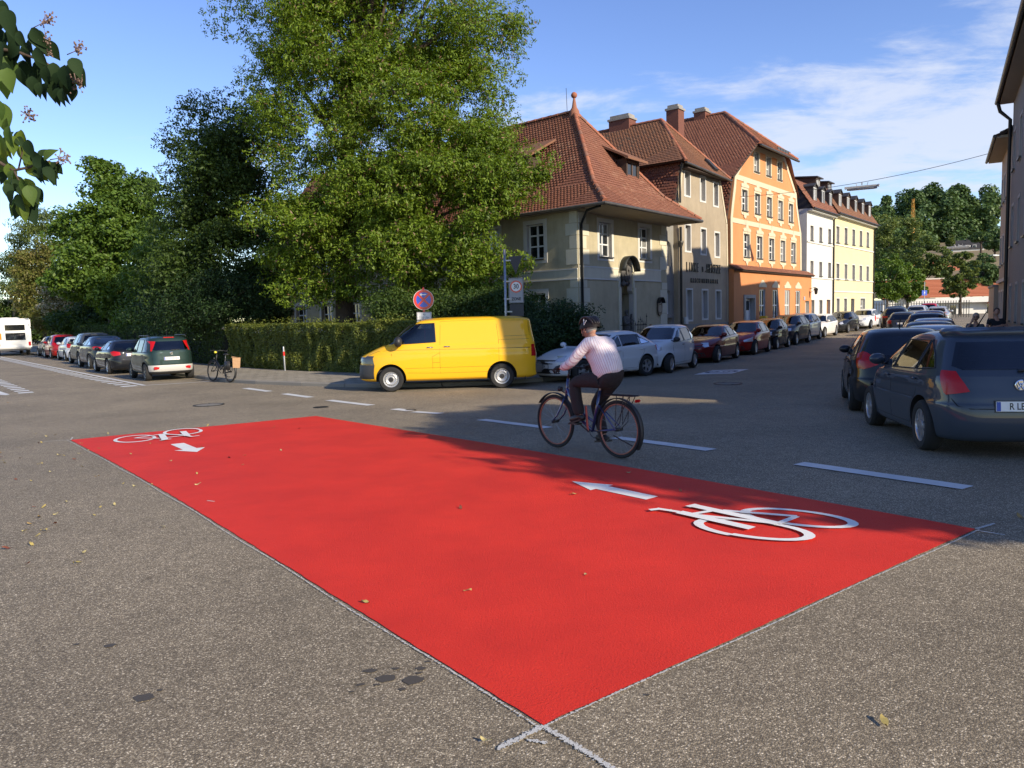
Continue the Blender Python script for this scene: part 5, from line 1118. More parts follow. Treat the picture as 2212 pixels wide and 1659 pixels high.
# ---- right-hand side of the street ------------------------------------------
CR_=(2.5*math.cos(R(29.5)),-2.5*math.sin(R(29.5))); AZR=29.5+180
def rv(a): return -a   # local x runs back towards the camera
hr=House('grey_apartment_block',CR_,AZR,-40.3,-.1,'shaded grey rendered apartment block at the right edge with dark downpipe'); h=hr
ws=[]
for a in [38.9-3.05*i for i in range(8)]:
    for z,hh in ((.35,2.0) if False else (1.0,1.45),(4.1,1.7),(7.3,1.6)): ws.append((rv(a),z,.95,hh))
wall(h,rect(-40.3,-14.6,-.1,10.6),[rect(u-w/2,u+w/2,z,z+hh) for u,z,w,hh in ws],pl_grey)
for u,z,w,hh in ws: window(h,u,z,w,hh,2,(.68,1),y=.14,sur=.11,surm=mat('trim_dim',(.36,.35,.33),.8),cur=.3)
b=h.mb(); b.add([(-14.6,0,-.1),(-14.6,11,-.1),(-14.6,11,10.6),(-14.6,5.5,13.2),(-14.6,0,10.6)],[(0,1,2,3,4)]); b.add([(-40.3,0,-.1),(-40.3,11,-.1),(-40.3,11,10.6),(-40.3,5.5,13.2),(-40.3,0,10.6)],[(4,3,2,1,0)]); b.obj('gable_wall',pl_grey,h.root)
roof_face(h,[(-40.4,-.55,10.5),(-14.5,-.55,10.5),(-14.5,5.5,13.4),(-40.4,5.5,13.4)],tile_dark,0,w=.22,l=.22)
b=h.mb(); b.add([(-40.4,11.5,10.5),(-14.5,11.5,10.5),(-14.5,5.5,13.4),(-40.4,5.5,13.4)],[(0,1,2,3)]); b.obj('rear_roof_slope',tile_dark,h.root)
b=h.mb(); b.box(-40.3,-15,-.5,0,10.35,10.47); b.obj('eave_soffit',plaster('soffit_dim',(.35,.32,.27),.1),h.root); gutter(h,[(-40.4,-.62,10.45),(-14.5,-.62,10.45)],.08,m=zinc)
pipe(h,[(-40.0,-.6,10.4),(-40.0,-.5,10.0),(-40.0,-.12,9.6),(-40.0,-.12,0)],.075)
for a in (37,31.5,26,20.5): dormer(h,I4,-a-.9,-a+.9,.5,11.1,12.1,.1,slate,slate,depth=2.2,over=.15)
b=h.mb(); b.tube([(-33.5,2.2,11.6),(-33.5,2.2,13.4)],[.35,.03],8); b.obj('roof_spirelet',slate,h.root)
hf_=House('beige_apartment_block',CR_,AZR,-47.0,-.1,'beige rendered building beyond the grey block with jutting eave'); h=hf_
ws=[(-46.2,6.6,.8,1.3),(-44.4,6.6,.8,1.3),(-42.6,6.6,.8,1.3),(-46.2,3.6,.8,1.4),(-44.4,3.6,.8,1.4),(-42.6,3.6,.8,1.4),(-46.2,.8,.7,1.5),(-44.6,.8,.7,1.5),(-43,.8,.7,1.5)]
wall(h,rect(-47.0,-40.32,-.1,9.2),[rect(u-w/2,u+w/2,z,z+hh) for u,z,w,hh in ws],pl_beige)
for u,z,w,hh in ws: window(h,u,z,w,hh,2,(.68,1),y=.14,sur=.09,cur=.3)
roof_face(h,[(-47.5,-.6,9.1),(-40.35,-.6,9.1),(-40.35,5.5,12.0),(-47.5,5.5,12.0)],tile_dark,0,w=.22,l=.22)
b=h.mb(); b.add([(-47,0,-.1),(-47,11,-.1),(-47,11,9.2),(-47,5.5,12),(-47,0,9.2)],[(4,3,2,1,0)]); b.add([(-47,11,-.1),(-40.3,11,-.1),(-40.3,11,9.2),(-47,11,9.2)],[(0,1,2,3)]); b.obj('side_wall',pl_beige,h.root)
b=h.mb(); b.box(-47.3,-40.35,-.58,0,8.95,9.06); b.obj('eave_soffit',soffit,h.root); gutter(h,[(-47.5,-.66,9.05),(-40.35,-.66,9.05)],.07)
b=h.mb(); b.box(-47.05,-40.4,-.12,-.002,2.75,2.9); b.obj('string_course',trim,h.root)
gw=House('garden_wall',CR_,AZR,-52,-.1,'pale rendered garden wall beyond the beige building','wall'); b=gw.mb(); b.box(-52,-47.1,-.2,.1,-.1,2.6); b.obj('wall',pl_beige,gw.root); b=gw.mb(); b.box(-52.1,-47.1,-.26,.16,2.603,2.72); b.obj('coping',concrete,gw.root)
# ================================================================= vegetation
bark=mat('bark_brown',(.085,.06,.042),.9,var=(9,.45),bump=(14,.8,.03)); barkg=mat('bark_grey',(.16,.145,.12),.9,var=(9,.4),bump=(14,.6,.02))
def leafm(name,a,b,c,d=None,tr=.32,big=(.35,.35)): return island_mat(name,[(0,a),(.45,b),(.85,c),(1,d or c)],.55,.35,trans=tr,big=big)
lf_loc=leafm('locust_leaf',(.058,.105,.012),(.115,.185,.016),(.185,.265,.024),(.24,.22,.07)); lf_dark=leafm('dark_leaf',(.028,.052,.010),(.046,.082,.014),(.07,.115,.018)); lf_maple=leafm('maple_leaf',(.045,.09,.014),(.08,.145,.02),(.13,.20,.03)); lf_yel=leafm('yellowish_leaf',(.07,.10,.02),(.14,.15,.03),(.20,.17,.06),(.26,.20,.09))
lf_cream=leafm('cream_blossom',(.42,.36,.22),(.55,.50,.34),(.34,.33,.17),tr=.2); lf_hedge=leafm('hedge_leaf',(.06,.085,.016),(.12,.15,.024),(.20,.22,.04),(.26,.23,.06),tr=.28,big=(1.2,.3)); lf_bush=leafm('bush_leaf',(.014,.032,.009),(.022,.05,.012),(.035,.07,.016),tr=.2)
lf_birch=leafm('birch_leaf',(.05,.085,.025),(.09,.13,.03),(.14,.17,.04)); lf_far=leafm('far_tree_leaf',(.05,.09,.028),(.075,.13,.04),(.11,.175,.055),tr=.2,big=(.05,.5)); lf_mid=leafm('mid_tree_leaf',(.06,.10,.024),(.10,.145,.033),(.16,.19,.05),tr=.25,big=(.15,.5)); lf_pod=leafm('seed_pod',(.16,.10,.05),(.22,.14,.08),(.12,.07,.04),tr=.1)
def leaf_quads(pts,nrm,ln,wd,jit=.6,droop=.25,fold=True):
    """pts (n,3), nrm (n,3) preferred facing; returns verts/faces of small kite-shaped leaves"""
    n=len(pts); N_=nrm+RNG.normal(0,jit,(n,3)); N_/=np.linalg.norm(N_,axis=1)[:,None]+1e-9
    a=RNG.normal(0,1,(n,3)); a[:,2]-=droop*2; a-=N_*np.sum(a*N_,1)[:,None]; a/=np.linalg.norm(a,axis=1)[:,None]+1e-9; b=np.cross(N_,a)
    L_=(ln*RNG.uniform(.65,1.3,n))[:,None]; W_=(wd*RNG.uniform(.7,1.25,n))[:,None]
    V=np.stack([pts-a*L_*.5,pts+b*W_*.5-a*L_*.05+N_*W_*.12,pts+a*L_*.5,pts-b*W_*.5-a*L_*.05+N_*W_*.12],1).reshape(-1,3)
    return V,np.arange(4*n).reshape(n,4)
def ell_pts(c,r,n,shell=.55,flat=0):
    d=RNG.normal(0,1,(n,3)); d/=np.linalg.norm(d,axis=1)[:,None]; rad=shell+(1-shell)*RNG.random(n)**.6; return np.array(c)+d*np.array(r)*rad[:,None],d
def crown_clumps(ells,n,rmin,rmax,inner=.45):
    vol=np.array([e[3]*e[4]*e[5] for e in ells])**.75; k=RNG.choice(len(ells),n,p=vol/vol.sum()); out=[]
    for i in k:
        e=ells[i]; p,_=ell_pts(e[:3],e[3:6],1,inner); r=RNG.uniform(rmin,rmax); out.append((p[0],np.array([r*RNG.uniform(.9,1.5),r*RNG.uniform(.9,1.5),r*RNG.uniform(.55,.85)])))
    return out
def foliage(name,clumps,per,ln,wd,m,parent,origin,spray=0,droop=.3,jit=.7,m2=None,f2=0):
    P=[];Nn=[]
    for c,r in clumps:
        k=max(4,int(per*RNG.uniform(.6,1.4))); p,d=ell_pts(c,r,k,.35); d=d*.6+np.array([0,0,.7]); P.append(p); Nn.append(d)
    P=np.concatenate(P); Nn=np.concatenate(Nn)
    if spray:
        # each point becomes a drooping spray of leaflets
        n=len(P); dr=RNG.normal(0,1,(n,3)); dr[:,2]-=droop*2.2; dr/=np.linalg.norm(dr,axis=1)[:,None]; sd=np.cross(dr,[0,0,1.]); sd/=np.linalg.norm(sd,axis=1)[:,None]+1e-9; Q=[];NQ=[]
        for j in range(spray):
            t=(j//2)*ln*.62; s=1 if j%2 else -1; sag=-(t**2)*.9; Q.append(P+dr*t+sd*s*wd*1.0+np.array([0,0,1])*sag); NQ.append(Nn)
        P=np.concatenate(Q); Nn=np.concatenate(NQ)
    V,F=leaf_quads(P-np.array(origin),Nn,ln,wd,jit,droop)
    mi=None; ms=[m]
    if m2: ms=[m,m2]; mi=(RNG.random(len(F))<f2).astype(np.int32)
    return link(name,fastmesh(name,V,F,ms,mi),parent)
def limb(mb,a,b,r0,r1,k=6,wig=.12):
    a,b=Vector(a),Vector(b); ln=(b-a).length; pts=[];rs=[]
    for i in range(k+1):
        t=i/k; p=a+(b-a)*t+Vector((0,0,math.sin(t*math.pi)*ln*.06)); 
        if 0<i<k: p+=Vector((random.uniform(-1,1),random.uniform(-1,1),random.uniform(-1,1)))*wig*ln/k
        pts.append(p); rs.append(r0+(r1-r0)*t)
    mb.tube(pts,rs,8); return pts
def tree(name,label,base,ells,n,per,ln,wd,m,tr=.25,group=None,cat='tree',spray=0,droop=.3,rc=(.6,1.2),bm=None,lean=(0,0),limbs=9,m2=None,f2=0,fork=.35,inner=.45,jit=.7,crown='crown'):
    base=Vector(base); root=empty(name,base,0,label,cat,group); O=np.array(base); cl=crown_clumps(ells,n,rc[0],rc[1],inner)
    foliage(crown,cl,per,ln,wd,m,root,O,spray,droop,jit,m2,f2)
    zt=max(e[2] for e in ells); cx=sum(e[0] for e in ells)/len(ells); cy=sum(e[1] for e in ells)/len(ells); top=Vector((cx,cy,zt))-base
    mb=MB(); f=top*fork; f.x=f.x*.6+lean[0]; f.y=f.y*.6+lean[1]
    pts=limb(mb,(0,0,-.1),f,tr,tr*.72,6,.05); mb.lathe([(tr*1.5,-.1),(tr*1.15,.18),(tr,.5)],10)
    limb(mb,f,top,tr*.7,tr*.12,7,.1); mb.obj('trunk',bm or bark,root,smooth=True)
    idx=RNG.choice(len(cl),min(limbs,len(cl)),replace=False); 
    for i in idx:
        lb=MB(); s=f+(top-f)*random.uniform(0,.55); e=Vector(cl[i][0])-base; limb(lb,s,e,tr*.38,tr*.07,6,.15); lb.obj('limb',bm or bark,root,smooth=True)
    return root
def E(px,py,d,rx,ry,rz=None):
    p=at(px,py,d); s=d/1646; return (p.x,p.y,p.z,rx*s,(rz if rz else (rx+ry)/2*.85)*s if rz is None else rz,ry*s)
def gz(x,y): return gh(x,y)
locA=[E(600,70,34,120,110),E(740,120,33,150,150),E(860,60,33,160,140),E(1010,90,33.5,100,110),E(1010,210,33,80,80),E(740,-120,33,190,150),E(920,-140,33,160,140),E(560,190,34,90,70),E(680,270,32,130,100),E(850,250,31,120,100)]
tree('locust_tree','tall spreading locust tree with feathery leaves rising behind the hedge and above the van',(-7.2,33,.0),locA,235,145,.15,.062,lf_loc,tr=.42,spray=6,rc=(.6,1.6),inner=.5,limbs=26,m2=lf_pod,f2=.05,droop=.45,fork=.42)
locB=[E(960,330,31,120,90),E(880,410,30.5,150,80),E(1080,400,30,90,80),E(1000,470,30,140,70),E(780,470,31,140,70),E(1030,570,30,80,50),E(900,540,30.5,110,60),E(700,400,32,100,90),E(660,500,32,100,80),E(1115,360,30,45,45),E(960,640,30.5,90,35),E(680,590,32.5,60,50),E(810,610,32,70,45)]
tree('locust_tree','lower arching locust tree whose right branches hang before the ochre house wall',(-4.6,32.2,.0),locB,180,150,.15,.062,lf_loc,tr=.30,spray=6,rc=(.45,1.35),inner=.6,limbs=24,m2=lf_pod,f2=.04,droop=.5,fork=.5)
drk=[E(400,400,39,50,45),E(480,270,39,70,50),E(450,340,39,80,70),E(500,430,38,110,90),E(420,480,38,60,60),E(540,560,37,120,90),E(450,600,37,110,90),E(560,330,38,80,100)]
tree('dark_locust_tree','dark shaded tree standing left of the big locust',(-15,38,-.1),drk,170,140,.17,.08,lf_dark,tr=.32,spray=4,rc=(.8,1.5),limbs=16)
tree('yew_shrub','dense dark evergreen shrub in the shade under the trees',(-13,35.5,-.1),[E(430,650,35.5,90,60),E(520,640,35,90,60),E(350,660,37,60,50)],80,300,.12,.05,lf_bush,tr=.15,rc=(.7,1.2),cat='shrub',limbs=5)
mpl=[E(222,390,60,38,50),E(295,420,60,38,42),E(325,440,60,22,60),E(250,500,59,95,75),E(160,500,60,40,50),E(310,530,59,60,70),E(190,590,58,90,70),E(280,640,57,80,60)]
tree('maple_tree','sunlit green maple with several pointed tops left of the dark trees',(-30.6,58.5,-.1),mpl,300,170,.27,.20,lf_maple,tr=.24,rc=(.5,1.1),limbs=14,droop=.1)
tree('bright_shrub_tree','bright yellow green small tree between the maple and the dark trees',(-23.5,50,-.1),[E(330,600,50,55,80),E(350,520,51,30,60),E(300,690,49,60,35)],100,150,.20,.09,lf_maple,tr=.14,rc=(.5,.9),limbs=8)
tree('blossoming_tree','tree with cream blossom clusters above the parked cars',(-40,70,-.1),[E(165,610,70,45,60),E(130,640,71,40,40),E(205,560,70,22,60),E(210,640,70,50,40)],90,130,.30,.17,lf_yel,tr=.15,rc=(.4,.8),limbs=6,m2=lf_cream,f2=.55)
tree('yellowish_tree','ochre and yellow green tree at the left over the white camper',(-50,82,-.1),[E(105,570,82,60,50),E(75,620,82,45,50),E(120,680,80,70,34)],110,170,.33,.15,lf_yel,tr=.2,rc=(.6,1.1),limbs=8)
bir=[E(85,500,95,35,45),E(45,540,97,28,60),E(10,620,99,28,70),E(15,690,99,30,40),E(110,480,95,30,30),E(60,640,97,35,60)]
tree('birch_tree','tall drooping birch at the far left edge behind the camper',(-63,97,-.1),bir,110,190,.38,.13,lf_birch,tr=.25,rc=(.7,1.4),limbs=10,droop=1.2,bm=barkg)
for (px,py,d,rx,ry,lb) in [(560,640,47,70,60,'dark undergrowth tree in the gap left of the ochre house'),(400,620,52,90,90,'dark background tree between the maple and the locusts'),(250,690,64,120,40,'low dark shrubs behind the green boxy car'),(60,700,100,110,30,'low shrubs behind the camper van'),(180,670,76,70,45,'shrubs behind the parked cars in the left street')]:
    e=E(px,py,d,rx,ry); tree('background_shrub',lb,(e[0],e[1],-.1),[e,(e[0]+e[3]*.5,e[1],e[2]-e[5]*.4,e[3]*.6,e[4]*.6,e[5]*.6)],90,260,.0050*d,.0026*d,lf_bush if d<60 else lf_dark,tr=.12,rc=(e[3]*.2,e[3]*.35),limbs=5,cat='shrub')
# box-cut hedge along the pavement
def hedge(name,label,pts,th,h0,h1,n,m,cat='hedge',seed=0,parts=True):
    root=empty(name,(pts[0][0],pts[0][1],gh(*pts[0])),0,label,cat); O=np.array(root.location); P=[];N_=[]
    seg=[(Vector(a),Vector(b)) for a,b in zip(pts[:-1],pts[1:])]; tot=sum((b-a).length for a,b in seg)
    for a,b in seg:
        d=(b-a).normalized(); nr=Vector((d.y,-d.x)); 
        if nr.y>0: nr=-nr
        k=int(n*(b-a).length/tot); t=RNG.random(k); face=RNG.random(k); base=np.array([a.x,a.y])+t[:,None]*np.array([(b-a).x,(b-a).y]); hh=h0+(h1-h0)*t
        lump=np.array([noise.noise(Vector((x*1.1,y*1.1,seed))) for x,y in base]); lump2=np.array([noise.noise(Vector((x*3,y*3,seed+5))) for x,y in base])
        Z=RNG.random(k); off=np.where(face<.62,0,RNG.random(k)*th); zz=np.where(face<.62,Z*hh,hh); 
        bulge=.10*lump2+.07*np.sin(Z*9+lump*5); off2=off-np.where(face<.62,bulge+RNG.random(k)*-.12,0); zz=zz+np.where(face<.62,0,.17*lump+.10*lump2-RNG.random(k)*.12)+ (RNG.random(k)>.96)*RNG.random(k)*.30*(face>.62)
        q=base-np.outer(off2,[nr.x,nr.y]); g0=np.array([gh(x,y)+.1 for x,y in q]); P.append(np.column_stack([q,g0+zz])); nn=np.where((face<.62)[:,None],[nr.x,nr.y,.35],[0,0,1.0]); N_.append(nn)
    P=np.concatenate(P); N_=np.concatenate(N_); V,F=leaf_quads(P-O,N_,.075,.05,.65,.1); link('leaves',fastmesh('leaves',V,F,[m]),root)
    b=MB(); ins=.16
    for a,b_ in seg:
        d=(b_-a).normalized(); nr=Vector((d.y,-d.x)); 
        if nr.y>0: nr=-nr
        A=a-nr*ins;B=b_-nr*ins;C=b_-nr*(th-ins);D_=a-nr*(th-ins); z0=gh(a.x,a.y)-O[2]; o=Vector((O[0],O[1])); vs=[(p.x-o.x,p.y-o.y,z) for z in (0,min(h0,h1)-.2) for p in (A,B,C,D_)]
        b.add(vs,[(0,1,2,3),(4,5,6,7),(0,1,5,4),(1,2,6,5),(2,3,7,6),(3,0,4,7)])
    b.obj('twig_core',mat('hedge_core',(.012,.014,.007),.9),root); return root
hedge('box_hedge','long clipped hedge with small glossy leaves behind the bollard and the yellow van',[(-1.6,24.3),(-5.0,26.5),(-9.7,30.5),(-12.6,33.9)],1.3,1.72,1.85,78000,lf_hedge,seed=3)
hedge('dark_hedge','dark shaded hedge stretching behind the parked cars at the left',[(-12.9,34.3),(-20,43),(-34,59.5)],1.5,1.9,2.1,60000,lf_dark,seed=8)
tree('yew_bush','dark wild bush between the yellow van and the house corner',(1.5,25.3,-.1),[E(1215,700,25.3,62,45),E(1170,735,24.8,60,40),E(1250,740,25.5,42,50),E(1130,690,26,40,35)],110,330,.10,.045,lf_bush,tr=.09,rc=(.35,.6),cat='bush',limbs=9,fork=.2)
tree('garden_bush','leafy garden bush behind the box hedge under the no stopping sign',(-3.2,29,0),[E(860,670,29,50,40),E(960,670,28.5,70,35),E(1060,670,28,70,38),E(1120,650,28,45,30)],110,260,.11,.055,leafm('garden_leaf',(.03,.06,.012),(.05,.09,.018),(.085,.13,.025)),tr=.08,rc=(.4,.7),cat='bush',limbs=8,fork=.2)
# trees right of the junction, whose shade falls on the crossing
tree('street_tree','broad street tree standing right of the junction beside the camera',(12.2,1.2,0),[(12.6,.3,6.0,2.4,2.0,1.9),(14.5,.5,7.5,2.6,2.5,2.0),(17.5,.5,7.5,2.5,2.6,2.0),(17,-1.6,9.3,2.4,2.4,1.5),(11.4,1.5,4.4,1.7,1.5,1.1),(14.2,-1.6,7,2.4,1.8,1.7),(15.5,-1.6,9.2,2.2,2.0,1.4),(10.0,.8,3.9,1.0,1.0,.8)],420,170,.26,.17,lf_dark,tr=.28,rc=(.6,1.0),limbs=12)
# ---- far right: gardens, hill and wood
hill=mat('dry_grass',(.26,.20,.10),.95,var=(.05,.35)); 
xs=np.linspace(20,420,60); ys=np.linspace(150,620,50); Vh=[]
def hz(x,y):
    r=math.hypot(x,y); t=max(0,min(1,(r-150)/260)); az=math.degrees(math.atan2(x,y)); s=max(0,min(1,(az-20)/6))
    return float(np.interp(r,[120,150,215,280,340,400,620],[0,2.0,9.5,19,25,32,40]))*s
for y in ys:
    for x in xs: Vh.append((x,y,hz(x,y)-(3 if math.hypot(x,y)<160 else 0)))
ii=np.arange(3000).reshape(50,60); F=np.stack([ii[:-1,:-1],ii[:-1,1:],ii[1:,1:],ii[1:,:-1]],-1).reshape(-1,4); o=link('hill',fastmesh('hill',np.array(Vh),F,[hill])); o['kind']='structure'; o.data.shade_smooth()
cl=[]
for px,top,bot,d in [(1880+14*i,0,0,330+10*(i%3)) for i in range(20)]:
    i=(px-1880)/14; top=[440,432,425,420,415,425,412,408,405,402,400,404,398,392,394,402,412,418,400,402][int(i)]
    for j in range(9):
        py=top+18+ j*16
        if py>560: break
        if py>548 and px>1985: break
        e=E(px+random.uniform(-17,17),py+random.uniform(-6,10),d-j*4+random.uniform(-9,9),random.uniform(13,23),random.uniform(12,18)); cl.append((np.array(e[:3]),np.array([e[3],e[4],e[5]])*RNG.uniform(.8,1.25)))
for i in range(60):
    px=random.uniform(1880,1990); py=random.uniform(470,640); e=E(px,py,250-(py-470)*.5,15,13); cl.append((np.array(e[:3]),np.array(e[3:6])))
o=foliage('hill_wood',cl,330,1.3,1.05,lf_far,None,(0,0,0),jit=.5); o['kind']='stuff'
for (px,py,rx,ry,d,lb,mm) in [(1935,520,55,60,150,'large loose tree left of the crane in front of the wooded hill',lf_mid),(1998,562,48,48,140,'yellowish tree in the middle distance above the shop roof',lf_mid),(1918,600,42,52,92,'green tree beside the end of the yellow terrace',lf_maple),(1962,610,35,40,96,'leaning young tree before the white shop wall',lf_maple),(2076,595,34,50,100,'slender birch in front of the shop with the orange front',lf_birch),(2125,585,28,40,120,'dark drooping tree beside the right hand buildings',lf_far),(2100,578,20,15,128,'pale green treetop below the white hill house',lf_birch),(2150,520,20,20,200,'round tree on the slope right of the white hill house',lf_far),(2052,520,7,12,215,'small bright conifer on the dry slope',lf_mid),(2120,512,22,9,220,'low spreading bush on the dry slope',lf_far)]:
    e=E(px,py,d,rx,ry); b=at(px,py+ry,d); zb=max(gh(b.x,b.y),0) if d<140 else hz(b.x,b.y); zb=min(zb,e[2]-e[5]*.8)
    sub=[e,(e[0]+e[3]*.45,e[1],e[2]-e[5]*.35,e[3]*.6,e[4]*.6,e[5]*.6),(e[0]-e[3]*.5,e[1],e[2]-e[5]*.3,e[3]*.6,e[4]*.6,e[5]*.6)]
    tree('distant_tree',lb,(e[0],e[1],zb),sub,70,110,.0035*d,.0022*d,mm,tr=.1+.0012*d,rc=(e[3]*.16,e[3]*.30),limbs=5,group=None)
# overhanging branch at the top left: every large leaf is its own piece
def big_leaf_mesh(m,k=0):
    b=MB(); n=9; vs=[]; L_=.105; 
    for i in range(n+1):
        t=i/n; w=.036*math.sin(math.pi*min(1,t**.8))*(1-.15*t)+(.0015 if i in(0,n) else 0); z=-.035*t*t; 
        vs+=[(-w,t*L_,z+abs(w)*.35),(0,t*L_,z),(w,t*L_,z+abs(w)*.35)]
    fs=[]
    for i in range(n): a=3*i; fs+=[(a,a+1,a+4,a+3),(a+1,a+2,a+5,a+4)]
    b.add(vs,fs); return b.mesh('leaf',[m],smooth=True)
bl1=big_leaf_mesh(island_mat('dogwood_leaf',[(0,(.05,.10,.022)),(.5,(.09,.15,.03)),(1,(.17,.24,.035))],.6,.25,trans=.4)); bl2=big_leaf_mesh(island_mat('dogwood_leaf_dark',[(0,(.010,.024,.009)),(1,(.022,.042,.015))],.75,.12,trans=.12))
root=empty('overhanging_dogwood',(-2.75,2.0,0),0,'overhanging dogwood branches with large leaves reaching in at the top left','shrub')
O=root.location; twig=mat('red_twig',(.17,.11,.085),.6); br=MB(); D0=2.6
def tw(P,r0,r1,m=None):
    b=MB(); pts=[at(x,y,D0+dz)-O for x,y,dz in P]; k=len(pts); b.tube(pts,[r0+(r1-r0)*i/(k-1) for i in range(k)],6); b.obj('twig',m or bark,root,smooth=True); return pts
b=MB(); limb(b,(0,0,-.0),(-.15,.3,1.2),.045,.035); limb(b,(-.15,.3,1.2),tuple(at(-160,300,D0)-O),.035,.012); limb(b,(-.15,.3,1.2),tuple(at(-200,80,D0)-O),.035,.012); b.obj('stem',bark,root,smooth=True)
tw([(-200,80,0),(-60,100,0),(30,110,0),(90,130,0),(150,170,0)],.008,.003); tw([(-160,300,0),(-40,330,0),(30,368,0),(60,362,0),(108,348,0)],.008,.003); tw([(-60,200,0),(0,190,0),(20,150,0)],.006,.003); tw([(30,368,0),(45,400,0),(60,440,0)],.004,.002); tw([(40,365,0),(48,330,.02),(42,290,.02)],.003,.002)
# leaves: photo pixel of the stalk end, hanging direction (dx,dy), size factor, dark?
LV=[(15,20,5,60,1.2,1),(5,0,-5,60,1.2,1),(28,60,0,60,1,1),(70,65,25,45,1.1,1),(95,85,30,40,1.0,1),(60,90,-10,60,1.1,1),(40,100,-30,50,1.1,1),(85,110,10,55,1,1),(50,130,10,60,1.1,1),(20,120,-5,70,1.2,0),(5,150,10,60,1.2,0),(100,140,-5,60,1,1),(115,135,5,60,.9,1),(140,140,0,65,1.1,1),(150,135,15,60,1.1,1),(160,140,20,40,1,1),(135,150,-15,60,1,1),(125,150,-30,40,.9,1),(115,175,-5,55,.9,1),(135,180,5,60,.9,1),(150,170,5,65,.9,1),(100,180,-12,40,.8,1),(75,150,5,55,1,1),(0,220,10,60,1.3,0),(15,255,5,60,1.1,0),(0,290,0,60,1.2,0),(35,285,20,30,.7,1),(45,280,5,55,1.0,0),(50,310,3,55,1.0,0),(30,285,-25,40,.9,0),(10,300,-5,60,1.0,0),(5,340,0,60,1.0,0),(55,330,30,35,1.0,0),(70,340,30,20,.9,1),(60,350,25,40,1,0),(95,345,20,-28,.8,0),(100,350,20,35,.9,0),(105,355,12,45,.9,0),(90,360,-5,45,.8,1),(110,350,25,25,.7,1),(30,368,-18,35,.8,0),(20,385,-5,35,.8,0),(32,380,15,40,.9,0),(45,385,20,35,.9,0),(55,385,15,50,1.0,0),(40,400,-25,25,.9,1),(60,400,15,55,.9,0),(70,400,12,40,.8,1),(45,430,-20,25,.9,0),(50,435,0,45,.9,0),(60,440,15,40,1.0,1),(55,420,25,35,.8,0),(68,420,10,50,.8,1),(40,420,5,40,.8,1),(0,60,-10,60,1.2,1),(10,90,-5,60,1.2,1)]
random.seed(5)
for q in list(LV): LV.append((q[0]+random.uniform(-16,14),q[1]+random.uniform(-12,16),q[2]+random.uniform(-15,15),q[3],q[4]*.85,q[5] if random.random()<.6 else 1))
for (px,py,dx,dy,sc,dk) in LV:
    dz=random.uniform(-.08,.08); p=at(px,py,D0+dz); q=at(px+dx,py+dy,D0+dz+random.uniform(-.03,.03)); y=(q-p).normalized(); z=Vector((random.uniform(-.6,.6),-1,random.uniform(.0,.7))); x=y.cross(z).normalized(); z=x.cross(y)
    o=link('leaf',bl2 if dk else bl1,root); s=sc*.70; o.matrix_local=Matrix.Translation(p-O)@Matrix(((x.x,y.x,z.x,0),(x.y,y.y,z.y,0),(x.z,y.z,z.z,0),(0,0,0,1)))@Matrix.Diagonal((s,s,s,1))
for (px,py,dx,dy) in [(68,62,35,-18),(75,78,22,5),(145,118,28,-12),(160,158,5,22),(45,240,18,10),(108,345,30,-5),(85,110,15,6)]:
    b=MB(); p=at(px,py,D0)-O; 
    for k in range(9):
        e=at(px+dx+random.uniform(-12,12),py+dy+random.uniform(-14,14),D0+random.uniform(-.03,.03))-O; mdl=at(px+dx*.6,py+dy*.6,D0)-O; b.tube([p,mdl,e],[.0018,.0012,.0008],4); b.sphere(tuple(e),.004,6,4)
        for j in range(3): f=e+Vector((random.uniform(-.012,.012),random.uniform(-.01,.01),random.uniform(-.015,.015))); b.tube([mdl+(e-mdl)*.6,f],[.0008,.0006],3); b.sphere(tuple(f),.0032,5,3)
    b.obj('berry_cluster',twig,root,smooth=True)
# fallen leaves
fl=[]
for k,c in enumerate(((.42,.33,.10),(.50,.42,.18),(.30,.20,.07),(.20,.06,.03))):
    b=MB(); n=5; vs=[]
    for i in range(n+1): t=i/n; w=.5*math.sin(math.pi*t)*.55+.01; vs+=[(-w,t-.5,.12*math.sin(t*5+k)),(w*.9,t-.5,.16*math.cos(t*4+k)+.1)]
    b.add(vs,[(2*i,2*i+1,2*i+3,2*i+2) for i in range(n)]); fl.append(b.mesh('fallen_leaf',[mat('dry_leaf_%d'%k,c,.8,var=(9,.3))],smooth=True))
ZL=lambda x,y:(x*.5425*.5486*1.0,(1350+y*.5425)*.5486)
FL=[(250,667),(338,683),(400,670),(280,733),(300,727),(132,765),(5,803),(8,835),(18,860),(35,875),(148,840),(430,817),(465,824),(575,808),(290,884),(540,850),(598,905),(375,940),(705,975),(118,998),(225,1008),(872,950),(895,1030),(980,1046),(1090,1042),(480,1160),(318,1197),(830,1180),(728,1202),(405,1250),(285,1270),(250,1200),(685,1260),(1185,1340),(225,1320),(400,1320),(318,1367),(180,1372),(275,1408),(52,1500),(230,1472),(610,1527),(565,1604),(205,1612),(950,812),(1240,862),(1080,742),(1310,645),(1430,955),(1437,1032),(1775,822),(1662,840),(1760,892),(2038,785),(1985,618),(2170,627),(1508,604),(783,662),(720,770),(588,733),(1465,763),(640,785),(60,437),(212,456)]
cnt=0
for i,(a,b_) in enumerate(FL):
    x,y=gxy(*ZL(a,b_)); s=random.uniform(.036,.062)*(1+.015*y); o=link('fallen_leaf',fl[i%4 if random.random()<.5 else i%2],None); o.location=(x,y,gh(x,y)+.014); o.rotation_euler=(R(random.uniform(-12,12)),R(random.uniform(-12,12)),random.uniform(0,6.3)); o.scale=(s*.8,s,s); tag(o,'small dry yellow leaf lying on the road','leaf','fallen leaves scattered on the road')
